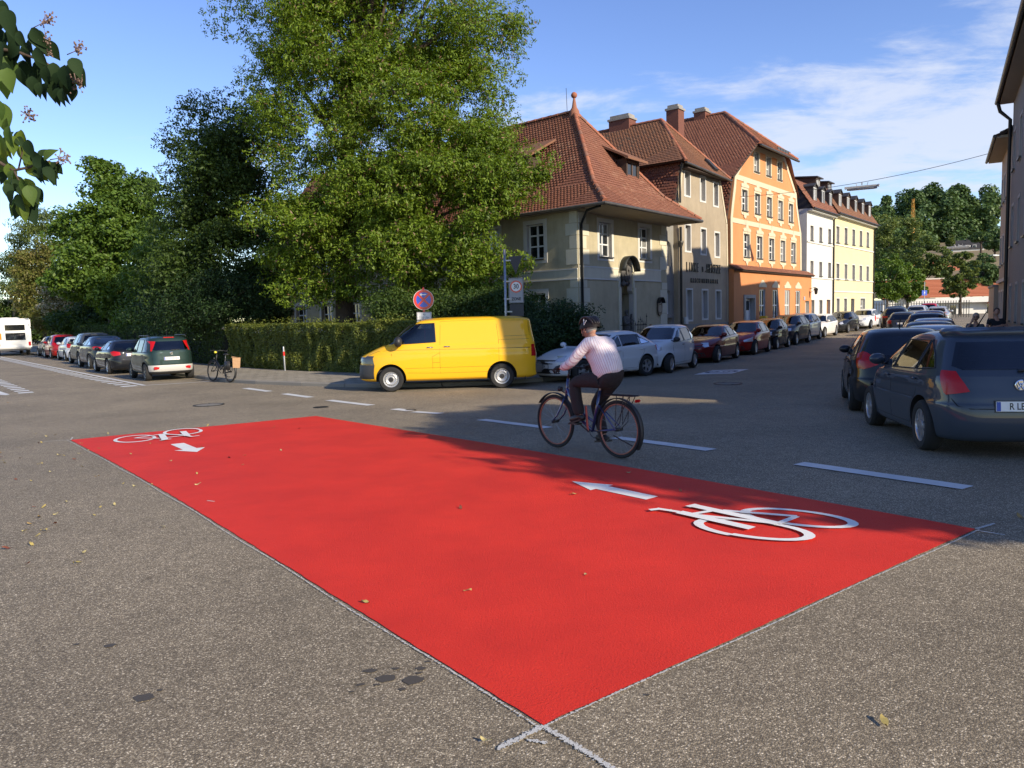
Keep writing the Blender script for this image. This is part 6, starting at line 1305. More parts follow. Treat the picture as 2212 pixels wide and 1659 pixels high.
for (px,py,s,k) in [(1910,1565,.07,0),(1050,1605,.05,1),(1240,1070,.07,0),(1450,1108,.07,0),(995,1100,.06,3),(1470,1063,.05,3),(1358,1023,.07,1),(1265,1245,.04,1),(1010,1280,.05,0),(790,1305,.06,0),(2205,1120,.08,2)]:
    x,y=gxy(px,py); o=link('fallen_leaf',fl[k],None); o.location=(x,y,gh(x,y)+.016); o.rotation_euler=(R(10),R(8),random.uniform(0,6)); o.scale=(s*.8,s,s); tag(o,'small dry yellow leaf lying on the road','leaf','fallen leaves scattered on the road')
# ================================================================= street objects
galv=mat('galvanised',(.38,.39,.40),.4,.8,var=(8,.25)); signred=mat('sign_red',(.62,.025,.02),.35,coat=.5); signblue=mat('sign_blue',(.015,.07,.50),.35,coat=.5); signw=mat('sign_white',(.72,.72,.70),.4,coat=.4); signback=mat('sign_back_grey',(.05,.05,.05),.6)
def place(root,x,y,az,z=None): root.location=(x,y,(gh(x,y) if z is None else z)); root.rotation_euler=(0,0,R(90-az))
def disc(mb,r,y0,y1,c=(0,0),n=40): mb.lathe([(0,y0),(r,y0),(r,y1),(0,y1)],n,c=(c[0],0,c[1]),axis='y'); return mb
# no-stopping sign (local frame: x right seen from the camera, y away)
sg=empty('no_stopping_sign',(-2.6,23.15,gh(-2.6,23.1)+.1),R(3),'temporary round no stopping sign with red and blue face above two small notices','traffic sign')
b=MB(); b.tube([(0,.04,0),(0,.04,2.80)],.022,10); b.obj('post',mat('post_red_white',(.55,.05,.04),.5),sg,smooth=True); b=MB(); b.box(-.4,.4,-.15,.25,0,.12); b.obj('base_weight',black,sg,bev=.02)
zc=2.42; disc_=disc(MB(),.31,-.002,.012,(0,zc)).obj('sign_disc',signw,sg); disc(MB(),.298,-.006,-.0025,(0,zc)).obj('red_face',signred,disc_)
for k in range(4):
    a0=math.pi/2*k+R(8.5); 
    b=MB(); K=10; r1=.222; P=[]; w=.032*1.414
    cx,cz={0:(w,0),1:(0,w),2:(-w,0),3:(0,-w)}[k]; mid=k*math.pi/2
    P=[(cx,cz)]
    for i in range(K+1):
        a=mid-math.pi/4+math.pi/2*i/K; P.append((None,a))
    pts=[(cx,cz)]
    # outer arc between the two bars
    off=math.asin(w*.7071/r1)
    for i in range(K+1):
        a=mid-math.pi/4+off+(math.pi/2-2*off)*i/K; pts.append((r1*math.cos(a),r1*math.sin(a)))
    b.prism([(x,z+zc) for x,z in pts],-.0095,-.0065); b.obj('blue_field',signblue,disc_,fixn=True)
b=MB(); b.prism([(-.115,zc+.155),(-.06,zc+.205),(-.06,zc+.170),(.085,zc+.170),(.085,zc+.140),(-.06,zc+.140),(-.06,zc+.105)],-.0125,-.0100); b.obj('white_arrow',signw,disc_,fixn=True)
for (z,lines) in ((1.93,[('Ab',.085),('7.00 Uhr',.10)]),(1.67,[('Markierungs-',.082),('arbeiten',.082)])):
    b=MB(); b.box(-.225,.225,.0,.012,z-.12,z+.12); p=b.obj('notice_plate',signw,sg,bev=.008)
    b=MB(); 
    for (x0,x1,z0,z1) in ((-.212,.212,z+.098,z+.106),(-.212,.212,z-.106,z-.098),(-.212,-.204,z-.098,z+.098),(.204,.212,z-.098,z+.098)): b.box(x0,x1,-.003,-.0005,z0,z1)
    b.obj('border',ink,p)
    for i,(t,s) in enumerate(lines): text_obj('lettering',t,s,mat('faded_ink',(.25,.25,.24),.6) if z>1.8 else ink,p,frame((0,-.004,z+.045-.095*i),(1,0,0),(0,0,1),(0,-1,0)),sx=.85)
for z in (2.74,2.08,1.80): b=MB(); b.box(-.03,.03,-.01,.06,z-.03,z+.03); b.obj('clamp',signred,sg)
# pole with give-way (seen from behind), zone 30 and a further sign seen from behind
pp=at(1092,640,24.2); zs=empty('zone_sign_pole',(pp.x,pp.y,gh(pp.x,pp.y)+.1),R(-3),'grey pole with a 30 zone plate and the dark backs of two more signs','traffic sign')
b=MB(); b.tube([(0,0,-.2),(0,0,3.95)],.038,12); b.obj('pole',galv,zs,smooth=True)
b=MB(); b.prism([(.12,3.72),(.56,3.74),(.34,3.20)],.03,.045); gw_=b.obj('give_way_sign_back',signback,zs,fixn=True,bev=.01)
zz=2.66; b=MB(); b.box(.10,.58,-.0,.014,zz-.40,zz+.40); zp=b.obj('zone_plate',mat('sign_white_shaded',(.36,.36,.35),.6),zs,bev=.012)  # plate white darkened: the shade on it is put into the colour
for (r0,c,y) in ((.19,signred,-.006),(.145,signw,-.010)): disc(MB(),r0,y,y+.0035,(.34,zz+.12)).obj('ring',c,zp)
text_obj('numeral','30',.21,ink,zp,frame((.34,-.0125,zz+.12),(1,0,0),(0,0,1),(0,-1,0)),sx=.82,bold=.004); text_obj('zone_lettering','ZONE',.13,ink,zp,frame((.34,-.004,zz-.27),(1,0,0),(0,0,1),(0,-1,0)),sx=.82,bold=.003)
b=MB(); 
for (x0,x1,z0,z1) in ((.115,.565,zz+.375,zz+.385),(.115,.565,zz-.385,zz-.375),(.115,.125,zz-.375,zz+.375),(.555,.565,zz-.375,zz+.375)): b.box(x0,x1,-.004,-.0008,z0,z1)
b.obj('border',ink,zp)
b=MB(); b.box(.12,.57,.02,.035,1.84,2.24); b.obj('sign_back',signback,zs,bev=.015); b=MB(); b.box(.2,.50,.02,.035,1.53,1.83); b.obj('small_sign_back',signback,zs,bev=.01)
for z in (3.6,2.95,2.4,2.0): b=MB(); b.box(-.05,.2,-.02,.02,z-.02,z+.02); b.obj('clamp',galv,zs)
# bollard
x,y=-8.75,29.4; bo_=empty('bollard',(x,y,gh(x,y)+.1),0,'slim grey bollard with a red band before the hedge','bollard'); b=MB(); b.tube([(0,0,-.1),(-.02,0,.9),(-.02,0,.93)],[.038,.038,.03],12); b.obj('post',galv,bo_,smooth=True,angle=50); b=MB(); b.tube([(-.012,0,.58),(-.016,0,.74)],.0405,12); b.obj('red_band',signred,bo_,smooth=True,angle=50)
# hanging street lamps on wires
pO=ho_.W@Vector((17.35,-.05,8.35)); pR=hf_.W@Vector((-46.6,-.62,9.35)); lampm=mat('lamp_white',(.62,.62,.60),.4); wr=None
def cable(a,b_,sag,n=24): return [a.lerp(b_,i/n)-Vector((0,0,sag*4*(i/n)*(1-i/n))) for i in range(n+1)]
def hang_lamp(pa,pb,t,sag,lab,dz=.0):
    c=cable(pa,pb,sag,40); k=int(t*40); p=c[k]; d=(pb-pa).normalized(); r=empty('hanging_street_lamp',p,math.atan2(d.y,d.x),lab,'street lamp','lamps hung on wires over the street')
    b=MB(); b.tube([q-p for q in c],.014,5); w=b.obj('suspension_wire',dkmetal,r); w.matrix_local=Matrix.Rotation(-math.atan2(d.y,d.x),4,'Z')
    b=MB(); b.tube([(0,0,0),(0,0,-.16)],.03,6); b.tube([(-.3,0,-.02),(-.25,0,-.2)],.015,5); b.tube([(.3,0,-.02),(.25,0,-.2)],.015,5); b.obj('hanger',galv,r)
    b=MB(); b.prism([(-.16,-.20),(.16,-.20),(.13,-.30),(-.13,-.30)],-.85,.85,plane='yz'); b.obj('housing',lampm,r,fixn=True,bev=.02); b=MB(); b.lathe([(.10,-.75),(.12,-.6),(.12,.6),(.10,.75)],10,c=(0,0,-.30),axis='x'); b.obj('diffuser',mat('lamp_diffuser',(.5,.5,.5),.3),r,smooth=True)
hang_lamp(pO,pR,.545,.35,'long white street lamp hung on the nearer wire, against the sky')
p2=at(2074,524,66); q1=Vector((p2.x-11,p2.y+9,p2.z+.6)); q2=Vector((p2.x+9,p2.y-7,p2.z+.6)); hang_lamp(q1,q2,.55,.7,'second white lamp hung farther down the street, against the trees')
# ---- parked cars -------------------------------------------------------
PAINT={}
def pc_(n): return PAINT[n]
for n,c,mt,ro in (('slate',(.040,.052,.070),.25,.32),('black',(.008,.009,.012),.1,.3),('white',(.62,.64,.66),.0,.35),('wine',(.16,.012,.012),.35,.3),('red',(.34,.012,.010),.1,.3),('darkblue',(.012,.022,.045),.4,.3),('darkgreen',(.014,.032,.028),.35,.3),('silver',(.42,.44,.46),.7,.32),('anthracite',(.03,.033,.036),.4,.3),('olivegrey',(.07,.075,.068),.5,.35),('yellow',(.80,.44,.016),.0,.38),('pearl',(.70,.69,.66),0,.35)): PAINT[n]=paint('paint_'+n,c,mt,ro)
GR={}
def front_bits(P):
    w=P['W']/2; h=P['hf']; pn=P.setdefault('panels',[])
    if not P.get('nog'): pn+= [('grille','front',[(-w*.44,h-.15),(w*.44,h-.15),(w*.50,h-.04),(-w*.50,h-.04)],black,.006)]
    pn+=[('air_intake','front',[(-w*.62,.27),(w*.62,.27),(w*.55,.41),(-w*.55,.41)],black,.006)]
    return P
CARS='cars parked along the street'
def car(key,pnt,x,y,az,label,cat='car',group=None,plate_r=None,plate_f=None,front=False,z=None,extra=None,**k):
    P=SPEC[key](**k) if key!='van' else spec_van(**k)
    if front and key!='van': front_bits(P)
    r,sh=make_car(P,PAINT[pnt],'parked_car' if key!='van' else 'parked_van')
    # reference point: rear axle centre
    xr=P['xw'][0]; a=R(90-az); d=Vector((math.cos(a),math.sin(a)))
    for ch in r.children:
        ch.location.x-=xr
    zf=gh(x+d.x*2.5,y+d.y*2.5); zr=gh(x,y); r.location=(x,y,zr if z is None else z); r.rotation_euler=(0,-math.atan2(zf-zr,2.5),a)
    tag(r,label,cat,group)
    if plate_r is not None: plate(r,sh.X(0,P.get('pz',.80 if key!='van' else .6),False)-.012-xr,0,P.get('pz',.80),True,plate_r,.08)
    if plate_f is not None: plate(r,sh.X(0,P.get('pfz',.48),True)+.016-xr,0,P.get('pfz',.48),False,plate_f)
    r['_xr']=xr
    return r,sh,P
def ax_center(xy,az,W,right=True):
    """centre of the axle from the contact point of its left (or right) wheel"""
    a=R(az); n=Vector((math.cos(a),-math.sin(a)))*(W/2-.1)*(1 if right else -1); return xy[0]+n.x,xy[1]+n.y
def badge(r,sh,xr,z,front,txt=None,rad=.05):
    x=sh.X(0,z,front)-xr+(.012 if front else -.012); s=1 if front else -1
    b=MB(); b.lathe([(0,0),(rad,0),(rad,.008),(rad*.85,.012),(rad*.83,.006),(0,.006)] if s>0 else [(0,0),(rad,0),(rad,-.008),(rad*.85,-.012),(rad*.83,-.006),(0,-.006)],24,c=(x,0,z),axis='x'); bb=b.obj('badge',chrome,r,smooth=True,angle=40); return bb
# foreground dark grey hatchback, right edge
x,y=ax_center((5.02,9.16),12,1.68); r,sh,P=car('polo','slate',x,y,12,'dark slate grey hatchback cut off by the right edge of the picture',plate_r='R LE 204',pz=.60,roof=1,hc=.94)
xr=P['xw'][0]; bb=badge(r,sh,xr,.83,False,rad=.062)
M=frame((sh.X(0,.83,False)-xr-.024,0,.83),(0,-1,0),(0,0,1),(-1,0,0))
q=MB(M); 
for seg in ([(-.030,.042),(-.012,-.002),(0,.026),(.012,-.002),(.030,.042)],[(-.046,.018),(-.020,-.044),(0,.0),(.020,-.044),(.046,.018)]):
    for a,b_ in zip(seg[:-1],seg[1:]): q.tube([(a[0],a[1],0),(b_[0],b_[1],0)],.0045,5)
q.obj('emblem',chrome,bb)
b=MB(); b.tube([(1.35-xr+.0,0,P['H']-.01),(1.25-xr,0,P['H']+.06),(1.02-xr,0,P['H']+.20)],[.016,.008,.005],6); b.obj('aerial',black,r,smooth=True)
b=MB(); vs,fs=ringpoly([(-.56,P['H']-.085),(.56,P['H']-.085),(.50,P['H']-.045),(-.50,P['H']-.045)],mapper(sh,'rear'),.06); b.add([(v.x-xr,v.y,v.z) for v in vs],fs); b.obj('roof_spoiler',PAINT['slate'],r,smooth=True,fixn=True)
b=MB(); xx=sh.X(0,1.0,False)-xr; b.tube([(xx-.03,0,.985),(xx-.02,-.35,1.03)],[.018,.008],6); b.obj('rear_wiper',black,r,smooth=True)
# black hatchback next to it
x,y=ax_center((6.2,13.75),21,1.76); r,sh,P=car('golf','black',x,y,21,'black hatchback parked just beyond the slate grey one at the right'); xr=P['xw'][0]; b=MB(); b.tube([(1.4-xr,0,P['H']-.01),(1.1-xr,0,P['H']+.20)],[.014,.005],6); b.obj('aerial',black,r,smooth=True)
# right hand row, seen from behind
def along(a,p): t=R(29.5); return (a*math.sin(t)+p*math.cos(t),a*math.cos(t)-p*math.sin(t))
for (key,pn,a,p,az,lab,kw) in [('wagon','silver',20.2,-.15,27,'silver grey estate car with roof rails behind the black hatchback',{}),('wagon','anthracite',25.8,-.35,29,'dark estate car third from the camera in the right hand row',{}),('golf','silver',31.5,-.30,29.5,'silver hatchback fourth in the shaded right hand row',{}),
    ('suv','black',37.0,-.6,30,'black sport utility car fifth in the shaded right hand row',{}),('suv','wine',42.8,-.6,31,'dark red tailgated car sixth in the right hand row',dict(H=1.7)),('wagon','anthracite',54,-2.2,31,'sunlit dark hatchback with red lights beyond the shaded row',{}),('suv','black',62,-3.0,33,'black sport utility car in front of the birch',{}),('wagon','silver',77,-2.0,36,'silver car far down the street by the shop',{}),('suv','red',84,-1.2,36,'red car farthest down the street beside the garden wall',{}),('sedan','silver',70,-.4,33,'grey saloon by the garden wall',{})]:
    x,y=along(a,p); car(key,pn,x,y,az,lab,group=None,plate_r='' ,**kw)
# left-hand side of the side street: noses towards the camera
WL=[((4.09,23.37),'longhatch','white','white hatchback with its nose to the yellow van behind the cyclist',214,False),]
def facing(key,pn,rearleft,az,lab,**k):
    """car pointing towards the camera: rearleft = contact point of the street side rear wheel"""
    W_={'longhatch':1.77,'micra':1.66,'golf':1.76,'bubble':1.68,'suv':1.84,'wagon':1.82,'sedan':1.82,'coupesuv':1.84}[key]; x,y=ax_center(rearleft,az,W_,right=True); return car(key,pn,x,y,az,lab,front=True,**k)
facing('longhatch','white',(4.15,23.6),232,'white long nosed hatchback between the yellow van and the small white car',plate_f='R JY 24')
facing('micra','white',(6.35,26.6),211,'small rounded white hatchback parked before the statue niche',plate_f=None,nog=True)
facing('longhatch','wine',(9.2,31.2),211,'dark red hatchback in front of the lettered factory house',pfz=.45,zb=.95)
facing('golf','red',(12.0,35.6),211,'brighter red hatchback behind the dark red one',plate_f=None)
facing('bubble','black',(14.3,39.4),213,'small round black car by the white door of the orange house',plate_f='R FU 911E',nog=True)
facing('suv','anthracite',(17.0,43.6),215,'dark grey sport utility car before the orange house')
facing('suv','silver',(19.1,47.2),216,'silver blue sport utility car at the right end of the orange house')
facing('wagon','pearl',(21.7,51.0),217,'white estate car in the sun before the white terraced house',plate_f='R EN 108')
facing('wagon','black',(25.5,56.2),217,'black estate car before the yellow terraced house')
r,sh,P=facing('wagon','white',(29.8,61.8),218,'white company estate car with a red round logo on its doors')
for nm,body,xx,sz in (('logo_disc','',1.2,0),):
    b=MB(); disc(b,.21,0,.004); o=b.obj('door_logo',mat('logo_red',(.65,.01,.015),.4),r); yy=sh.Y(2.4,.72); o.location=(2.55-.98,yy+.012,.74); 
    text_obj('logo_lettering','vodafone',.26,mat('logo_red',(.65,.01,.015),.4),r,frame((1.75-.98,sh.Y(1.9,.72)+.014,.72),(-1,0,0),(0,0,1),(0,1,0)),sx=.8)
facing('golf','black',(35.2,67.8),219,'black hatchback at the far end before the green tree')
# left-hand street: tails towards the camera
AZL=-38.5
def tail(key,pn,leftrear,lab,az=AZL,**k):
    W_=k.get('W',{'panda':1.66,'longhatch':1.77,'coupesuv':1.84,'suv':1.84,'wagon':1.82,'golf':1.76}[key]); x,y=ax_center(leftrear,az,W_); return car(key,pn,x,y,az,lab,plate_r='',**k)
x,y=ax_center((-13.06,27.3),AZL+1,1.62); r,sh,P=car('panda','darkgreen',x,y,AZL+1,'dark green boxy small car with grey bumper and red lights nearest in the left row',plate_r='R I 2010',pz=.79); xr=P['xw'][0]
for y_ in (-.62,.62):
    b=MB(); b.tube([(.45-xr,y_,P['H']-.05),(.55-xr,y_,P['H']+.01),(1.9-xr,y_,P['H']+.01),(2.05-xr,y_,P['H']-.05)],.018,6); b.obj('roof_rail',black,r,smooth=True)
for y_ in (-.52,.52):
    b=MB(); b.cbox((sh.X(y_,.46,False)-xr-.012,y_,.46),(.03,.20,.10)); b.obj('fog_light',redlens,r,bev=.012)
b=MB(); b.cbox((sh.X(0,1.52,False)-xr-.0,0,1.535),(.03,.36,.03)); b.obj('high_brake_light',redlens,r); b=MB(); b.tube([(.6-xr,0,P['H']-.01),(.45-xr,0,P['H']+.26)],[.01,.004],5); b.obj('aerial',black,r); badge(r,sh,xr,.98,False,rad=.055)
b=MB(); xx=sh.X(0,1.1,False)-xr; b.tube([(xx-.03,0,1.085),(xx-.02,-.3,1.10)],[.016,.008],6); b.obj('rear_wiper',black,r)
LW=[((-16.9,32.0),'longhatch','black','black hatchback parked directly before the green boxy car',{}),((-20.2,36.6),'coupesuv','darkblue','dark blue sloping roofed sport utility car with silver wheels',{}),((-23.2,41.0),'suv','olivegrey','grey green sport utility car in the left row',dict(H=1.72)),((-27.2,46.6),'golf','white','white hatchback in the left row',{}),((-30.6,50.8),'golf','red','red hatchback beyond the white one in the left row',{'H':1.6}),((-33.4,54.6),'wagon','anthracite','dark estate car next to the camper',{})]
for p,k,pn,lb,kw in LW: tail(k,pn,p,lb,**kw)
rb=car('suv','black',*ax_center((-21.6,39.0),AZL,1.84),AZL,'black car with long white roof bars between two sport utility cars') if False else None
# camper van
cmx,cmy=-38.2,58.8; cp=empty('camper_van',(cmx,cmy,gh(cmx,cmy)),R(90-AZL),'white camper van with dark rear windows at the far left','camper'); cw_=mat('camper_white',(.66,.67,.66),.4)
b=MB(); b.box(0,6.2,-1.15,1.15,.55,2.85); b.obj('body',cw_,cp,bev=.08); b=MB(); b.prism([(6.2,.55),(7.4,.6),(7.5,1.0),(6.9,1.2),(6.4,1.9),(6.2,2.6)],-.98,.98,plane='xz'); b.obj('cab',cw_,cp,fixn=True)
for z,hh in ((1.95,.42),(1.2,.55)): b=MB(); b.box(-.02,-.004,-.75,.55,z,z+hh); b.obj('rear_window',mat('dark_glass',(.012,.014,.016),.05,spec=.9),cp)
for x in (.9,3.2): b=MB(); b.box(x,x+.9,1.154,1.17,1.5,2.1); b.obj('side_window',MC['dark_glass'],cp)
for s in (-1,1): b=MB(); b.box(-.03,-.002,s*1.0-.08,s*1.0+.08,.75,1.05); b.obj('tail_light',redlens,cp)
b=MB(); b.box(-.02,-.003,.8,1.0,1.25,1.75); b.obj('orange_plate',amber,cp); b=MB(); b.box(-.05,6.2,-1.05,1.05,.4,.549); b.obj('skirt',greyplastic,cp)
tm,rm=wheel_mesh(.34,.22,'steel')
for x in (1.2,5.6):
    for s in (-1,1): t=link('wheel',tm,cp); t.location=(x,s*.98,.34); t.rotation_euler=(0,0,0 if s>0 else math.pi); link('rim',rm,t)
b=MB(); b.box(1.5,3.5,-.6,.6,2.853,2.95); b.obj('roof_hatch',cw_,cp)
# yellow van: front to the left
az=-94.3; x,y=ax_center((-.27,20.79),az,1.904,True); r,sh,P=car('van','yellow',x,y,az,'bright yellow panel van parked on the kerb at the corner',cat='van'); xr=P['xw'][0]
b=MB(); vs,fs=ringpoly([(-.40,.80),(.40,.80),(.42,.93),(-.42,.93)],mapper(sh,'front'),.008); b.add([(v.x-xr,v.y,v.z) for v in vs],fs); b.obj('grille',black,r,fixn=True)
b=MB(); b.box(-.16-xr,.10-xr,-.86,.86,.40,.66); b.obj('rear_bumper',greyplastic,r,bev=.05)
for s in (-1,1): b=MB(); b.cbox((.35-xr,s*.78,.38),(.02,.2,.3)); b.obj('mud_flap',black,r)
b=MB(); b.cbox((3.0-xr,-.0,1.0),(.08,1.6,1.4)); 
badge(r,sh,xr,.87,True,rad=.075)
# ---- bicycles ------------------------------------------------------------
def bicycle(name,label,fr,rimc,tyre=rubber,rack=True,step=True,wb=1.12,r=.35,spokes=18,cat='bicycle'):
    t=empty(name,(0,0,0),0,label,cat)
    def wheel(x):
        b=MB(); b.lathe([(r-.045+.022*math.cos(a),.02*math.sin(a)) for a in [2*math.pi*i/8 for i in range(9)]],48,axis='y') if False else None
        P=[(r-.022)*1.0]; K=48; b.tube([((r-.022)*math.cos(2*math.pi*i/K),0,(r-.022)*math.sin(2*math.pi*i/K)) for i in range(K)],.021,8,closed=True); w=b.obj('wheel',tyre,t,smooth=True); w.location=(x,0,r)
        b=MB(); b.tube([((r-.05)*math.cos(2*math.pi*i/K),0,(r-.05)*math.sin(2*math.pi*i/K)) for i in range(K)],.011,6,closed=True); b.obj('rim',rimc,w,smooth=True)
        b=MB(); b.tube([(0,-.05,0),(0,.05,0)],.024,10); b.obj('hub',black,w,smooth=True)
        b=MB()
        for i in range(spokes): a=2*math.pi*i/spokes; s=.02 if i%2 else -.02; b.tube([(.02*math.cos(a+.9),s,.02*math.sin(a+.9)),((r-.055)*math.cos(a),0,(r-.055)*math.sin(a))],.0013,3)
        sp=b.obj('spokes',galv,w); sp['kind']='stuff'; return w
    wr=wheel(0); wf=wheel(wb); BB=(.44,0,.285); ST=(.30,0,.80); HT=(.86,0,.92); HB=(.905,0,.66)
    b=MB(); b.tube([BB,ST],.019,8); b.tube([HB,HT],.02,8); b.tube([(.345,0,.60),(.60,0,.40),(.895,0,.70)] if not step else [BB,(.62,0,.40),(.78,0,.62),(.885,0,.80)],.021,8); b.tube([(.41,0,.40),(.62,0,.50),(.89,0,.74)],.016,8)
    for s in (-1,1): b.tube([BB,(0,s*.06,r)],.011,6); b.tube([(.345,0,.63),(0,s*.06,r)],.010,6)
    b.obj('frame',fr,t,smooth=True)
    b=MB(); 
    for s in (-1,1): b.tube([(.91,s*.03,.66),(.95,s*.055,.55),(1.02,s*.06,.44),(wb,s*.06,r)],.012,6)
    b.obj('fork',fr,t,smooth=True)
    b=MB(); b.tube([(.86,0,.92),(.835,0,1.03)],.014,6); b.tube([(.70,.30,1.04),(.80,.26,1.04),(.86,.12,1.06),(.845,0,1.03),(.86,-.12,1.06),(.80,-.26,1.04),(.70,-.30,1.04)],.012,6); b.obj('handlebar',black,t,smooth=True)
    b=MB(); b.tube([ST,(.285,0,.90)],.013,6); b.obj('seat_post',galv,t); b=MB(); b.sphere((.24,0,.925),(.12,.09,.03),12,6); b.sphere((.36,0,.92),(.08,.03,.022),10,6); b.obj('saddle',black,t,smooth=True)
    b=MB(); b.lathe([(.085,-.035),(.09,-.03),(.085,-.025)],24,c=(.44,0,.285),axis='y'); b.tube([(.44,.07,.285),(.57,.09,.37)],.011,6); b.tube([(.44,-.07,.285),(.33,-.09,.17)],.011,6); b.obj('crankset',black,t)
    for p in ((.58,.13,.38),(.32,-.13,.165)): b=MB(); b.cbox(p,(.09,.09,.02)); b.obj('pedal',black,t)
    for xx,a0,a1 in ((0,20,215),(wb,35,175)):
        b=MB(); K=18; vs=[]
        for i in range(K+1):
            a=R(a0+(a1-a0)*i/K); 
            for yy,dr in ((-.028,.018),(-.02,.028),(.02,.028),(.028,.018)): vs.append((xx+(r+dr)*math.cos(a),yy,r+(r+dr)*math.sin(a)))
        b.add(vs,[(4*i+j,4*i+j+1,4*i+5+j,4*i+4+j) for i in range(K) for j in range(3)]); b.obj('mudguard',black,t,smooth=True)
    if rack:
        b=MB(); b.tube([(.18,.05,.755),(-.28,.06,.765),(-.31,0,.767),(-.28,-.06,.765),(.18,-.05,.755)],.006,5); b.tube([(.15,0,.755),(-.3,0,.765)],.005,5)
        for s in (-1,1): b.tube([(-.02,s*.055,.755),(0,s*.065,.40)],.005,5); b.tube([(-.22,s*.055,.76),(.0,s*.065,.40)],.005,5); b.tube([(-.13,s*.055,.76),(-.08,s*.07,.44),(0,s*.065,.37)],.005,5)
        for k in range(4): b.tube([(.08-.1*k,-.055,.76),(.08-.1*k,.055,.76)],.004,4)
        b.obj('rack',black,t); b=MB(); b.cbox((-.30,0,.71),(.03,.09,.035)); b.obj('rear_light',redlens,t,bev=.01)
    b=MB(); b.tube([(.93,0,.73),(1.0,0,.76)],.008,5); b.lathe([(.0,0),(.028,.01),(.035,.05),(.03,.055),(0,.055)],12,c=(.98,0,.78),axis='x'); b.obj('headlamp',black,t)
    b=MB(); b.tube([(.08,.07,.30),(-.05,.16,.06)] if not name.startswith('ridden') else [(.02,.07,.28),(-.28,.08,.19)],.009,6); b.obj('kickstand',black,t)
    return t
bx,by=1.26,9.01; baz=math.degrees(math.atan2(.53-1.26,9.91-9.01)); bfr=mat('bike_blue',(.025,.04,.14),.3,.3,coat=1)
bk=bicycle('ridden_bicycle','dark blue city bicycle being ridden across the junction',bfr,mat('rim_copper',(.32,.13,.09),.35,.5)); bk.location=(bx,by,gh(bx,by)); bk.rotation_euler=(R(0),0,R(90-baz))
b=MB(); b.tube([(.50,.05,.60),(.47,.05,.28)],.014,6); b.obj('chain_guard',mat('guard_red',(.45,.06,.04),.4),bk)
pb=bicycle('parked_bicycle','black parked bicycle with a brown paper bag on its carrier',black,mat('rim_black',(.03,.03,.03),.4),step=False); x,y=gxy(497,827); pb.location=(x,y,gh(x,y)); pb.rotation_euler=(R(-6),0,R(90+48)); pb.location.z+=.02
pb.rotation_euler=(R(4),0,R(90-(-50)))
bag=empty('paper_bag',(0,0,0),0,'brown paper bag standing on the carrier of the parked bicycle','bag'); b=MB(); b.add([(-.11,-.08,0),(.11,-.08,0),(.11,.08,0),(-.11,.08,0),(-.13,-.08,.34),(.12,-.09,.36),(.13,.08,.33),(-.12,.09,.37)],[(0,3,2,1),(0,1,5,4),(1,2,6,5),(2,3,7,6),(3,0,4,7)]); b.add([(-.16,-.10,.34),(.15,-.11,.36),(.05,0,.33),(-.06,0,.34),(.16,.10,.33),(-.15,.11,.37)],[(0,1,2,3),(2,4,5,3),(1,4,2),(5,0,3)]); b.obj('paper',mat('kraft_paper',(.42,.25,.13),.85,bump=(14,.7,.02)),bag)
d=Vector((math.cos(R(90+50)),math.sin(R(90+50)),0)); bag.location=Vector((x,y,gh(x,y)+.50))-d*.16+Vector((.16,-.02,0)); bag.rotation_euler=(0,R(4),R(20))
b=MB(); b.cbox((-.02,.11,.56),(.28,.10,.30)); b.obj('pannier',black,pb,bev=.03,smooth=True); b=MB(); b.sphere((.86,.05,.99),(.05,.05,.04),8,6); b.obj('yellow_bell_cover',mat('bright_yellow',(.7,.6,.05),.5),pb,smooth=True)
# ================================================================= people
skin=mat('skin',(.42,.22,.15),.55); hairg=mat('hair_grey',(.25,.24,.22),.8); hairb=mat('hair_brown',(.05,.03,.02),.7); trs=mat('trousers_dark',(.018,.014,.016),.85,bump=(25,.5,.02)); shoe=mat('shoe_black',(.012,.012,.012),.5); shirtblk=mat('shirt_black',(.015,.015,.018),.9,bump=(20,.4,.02)); shirtgr=mat('shirt_grey',(.07,.075,.08),.9,bump=(20,.4,.02))
def stripes():
    m=mat('striped_shirt',(.62,.58,.60),.8,bump=(9,.9,.03)); N=m.node_tree.nodes; L=m.node_tree.links; b=N['Principled BSDF']; tc=N.new('ShaderNodeTexCoord'); sp=N.new('ShaderNodeSeparateXYZ'); L.new(tc.outputs['Object'],sp.inputs[0])
    def mth(op,a,b_=None):
        q=N.new('ShaderNodeMath'); q.operation=op
        for i_,v in enumerate((a,b_)):
            if v is None: continue
            if isinstance(v,(int,float)): q.inputs[i_].default_value=v
            else: L.new(v,q.inputs[i_])
        return q.outputs[0]
    ax=mth('SUBTRACT',sp.outputs['X'],mth('ADD',mth('MULTIPLY',sp.outputs['Z'],.52),-.36)); an=mth('ARCTAN2',sp.outputs['Y'],ax); fr_=mth('FRACT',mth('MULTIPLY',an,44/6.2832)); r=N.new('ShaderNodeMapRange'); r.inputs['From Min'].default_value=.68; r.inputs['From Max'].default_value=.80; L.new(fr_,r.inputs['Value']); mx=N.new('ShaderNodeMixRGB'); mx.inputs[1].default_value=(.74,.68,.70,1); mx.inputs[2].default_value=(.52,.36,.40,1); L.new(r.outputs[0],mx.inputs[0]); L.new(mx.outputs[0],b.inputs['Base Color']); return m
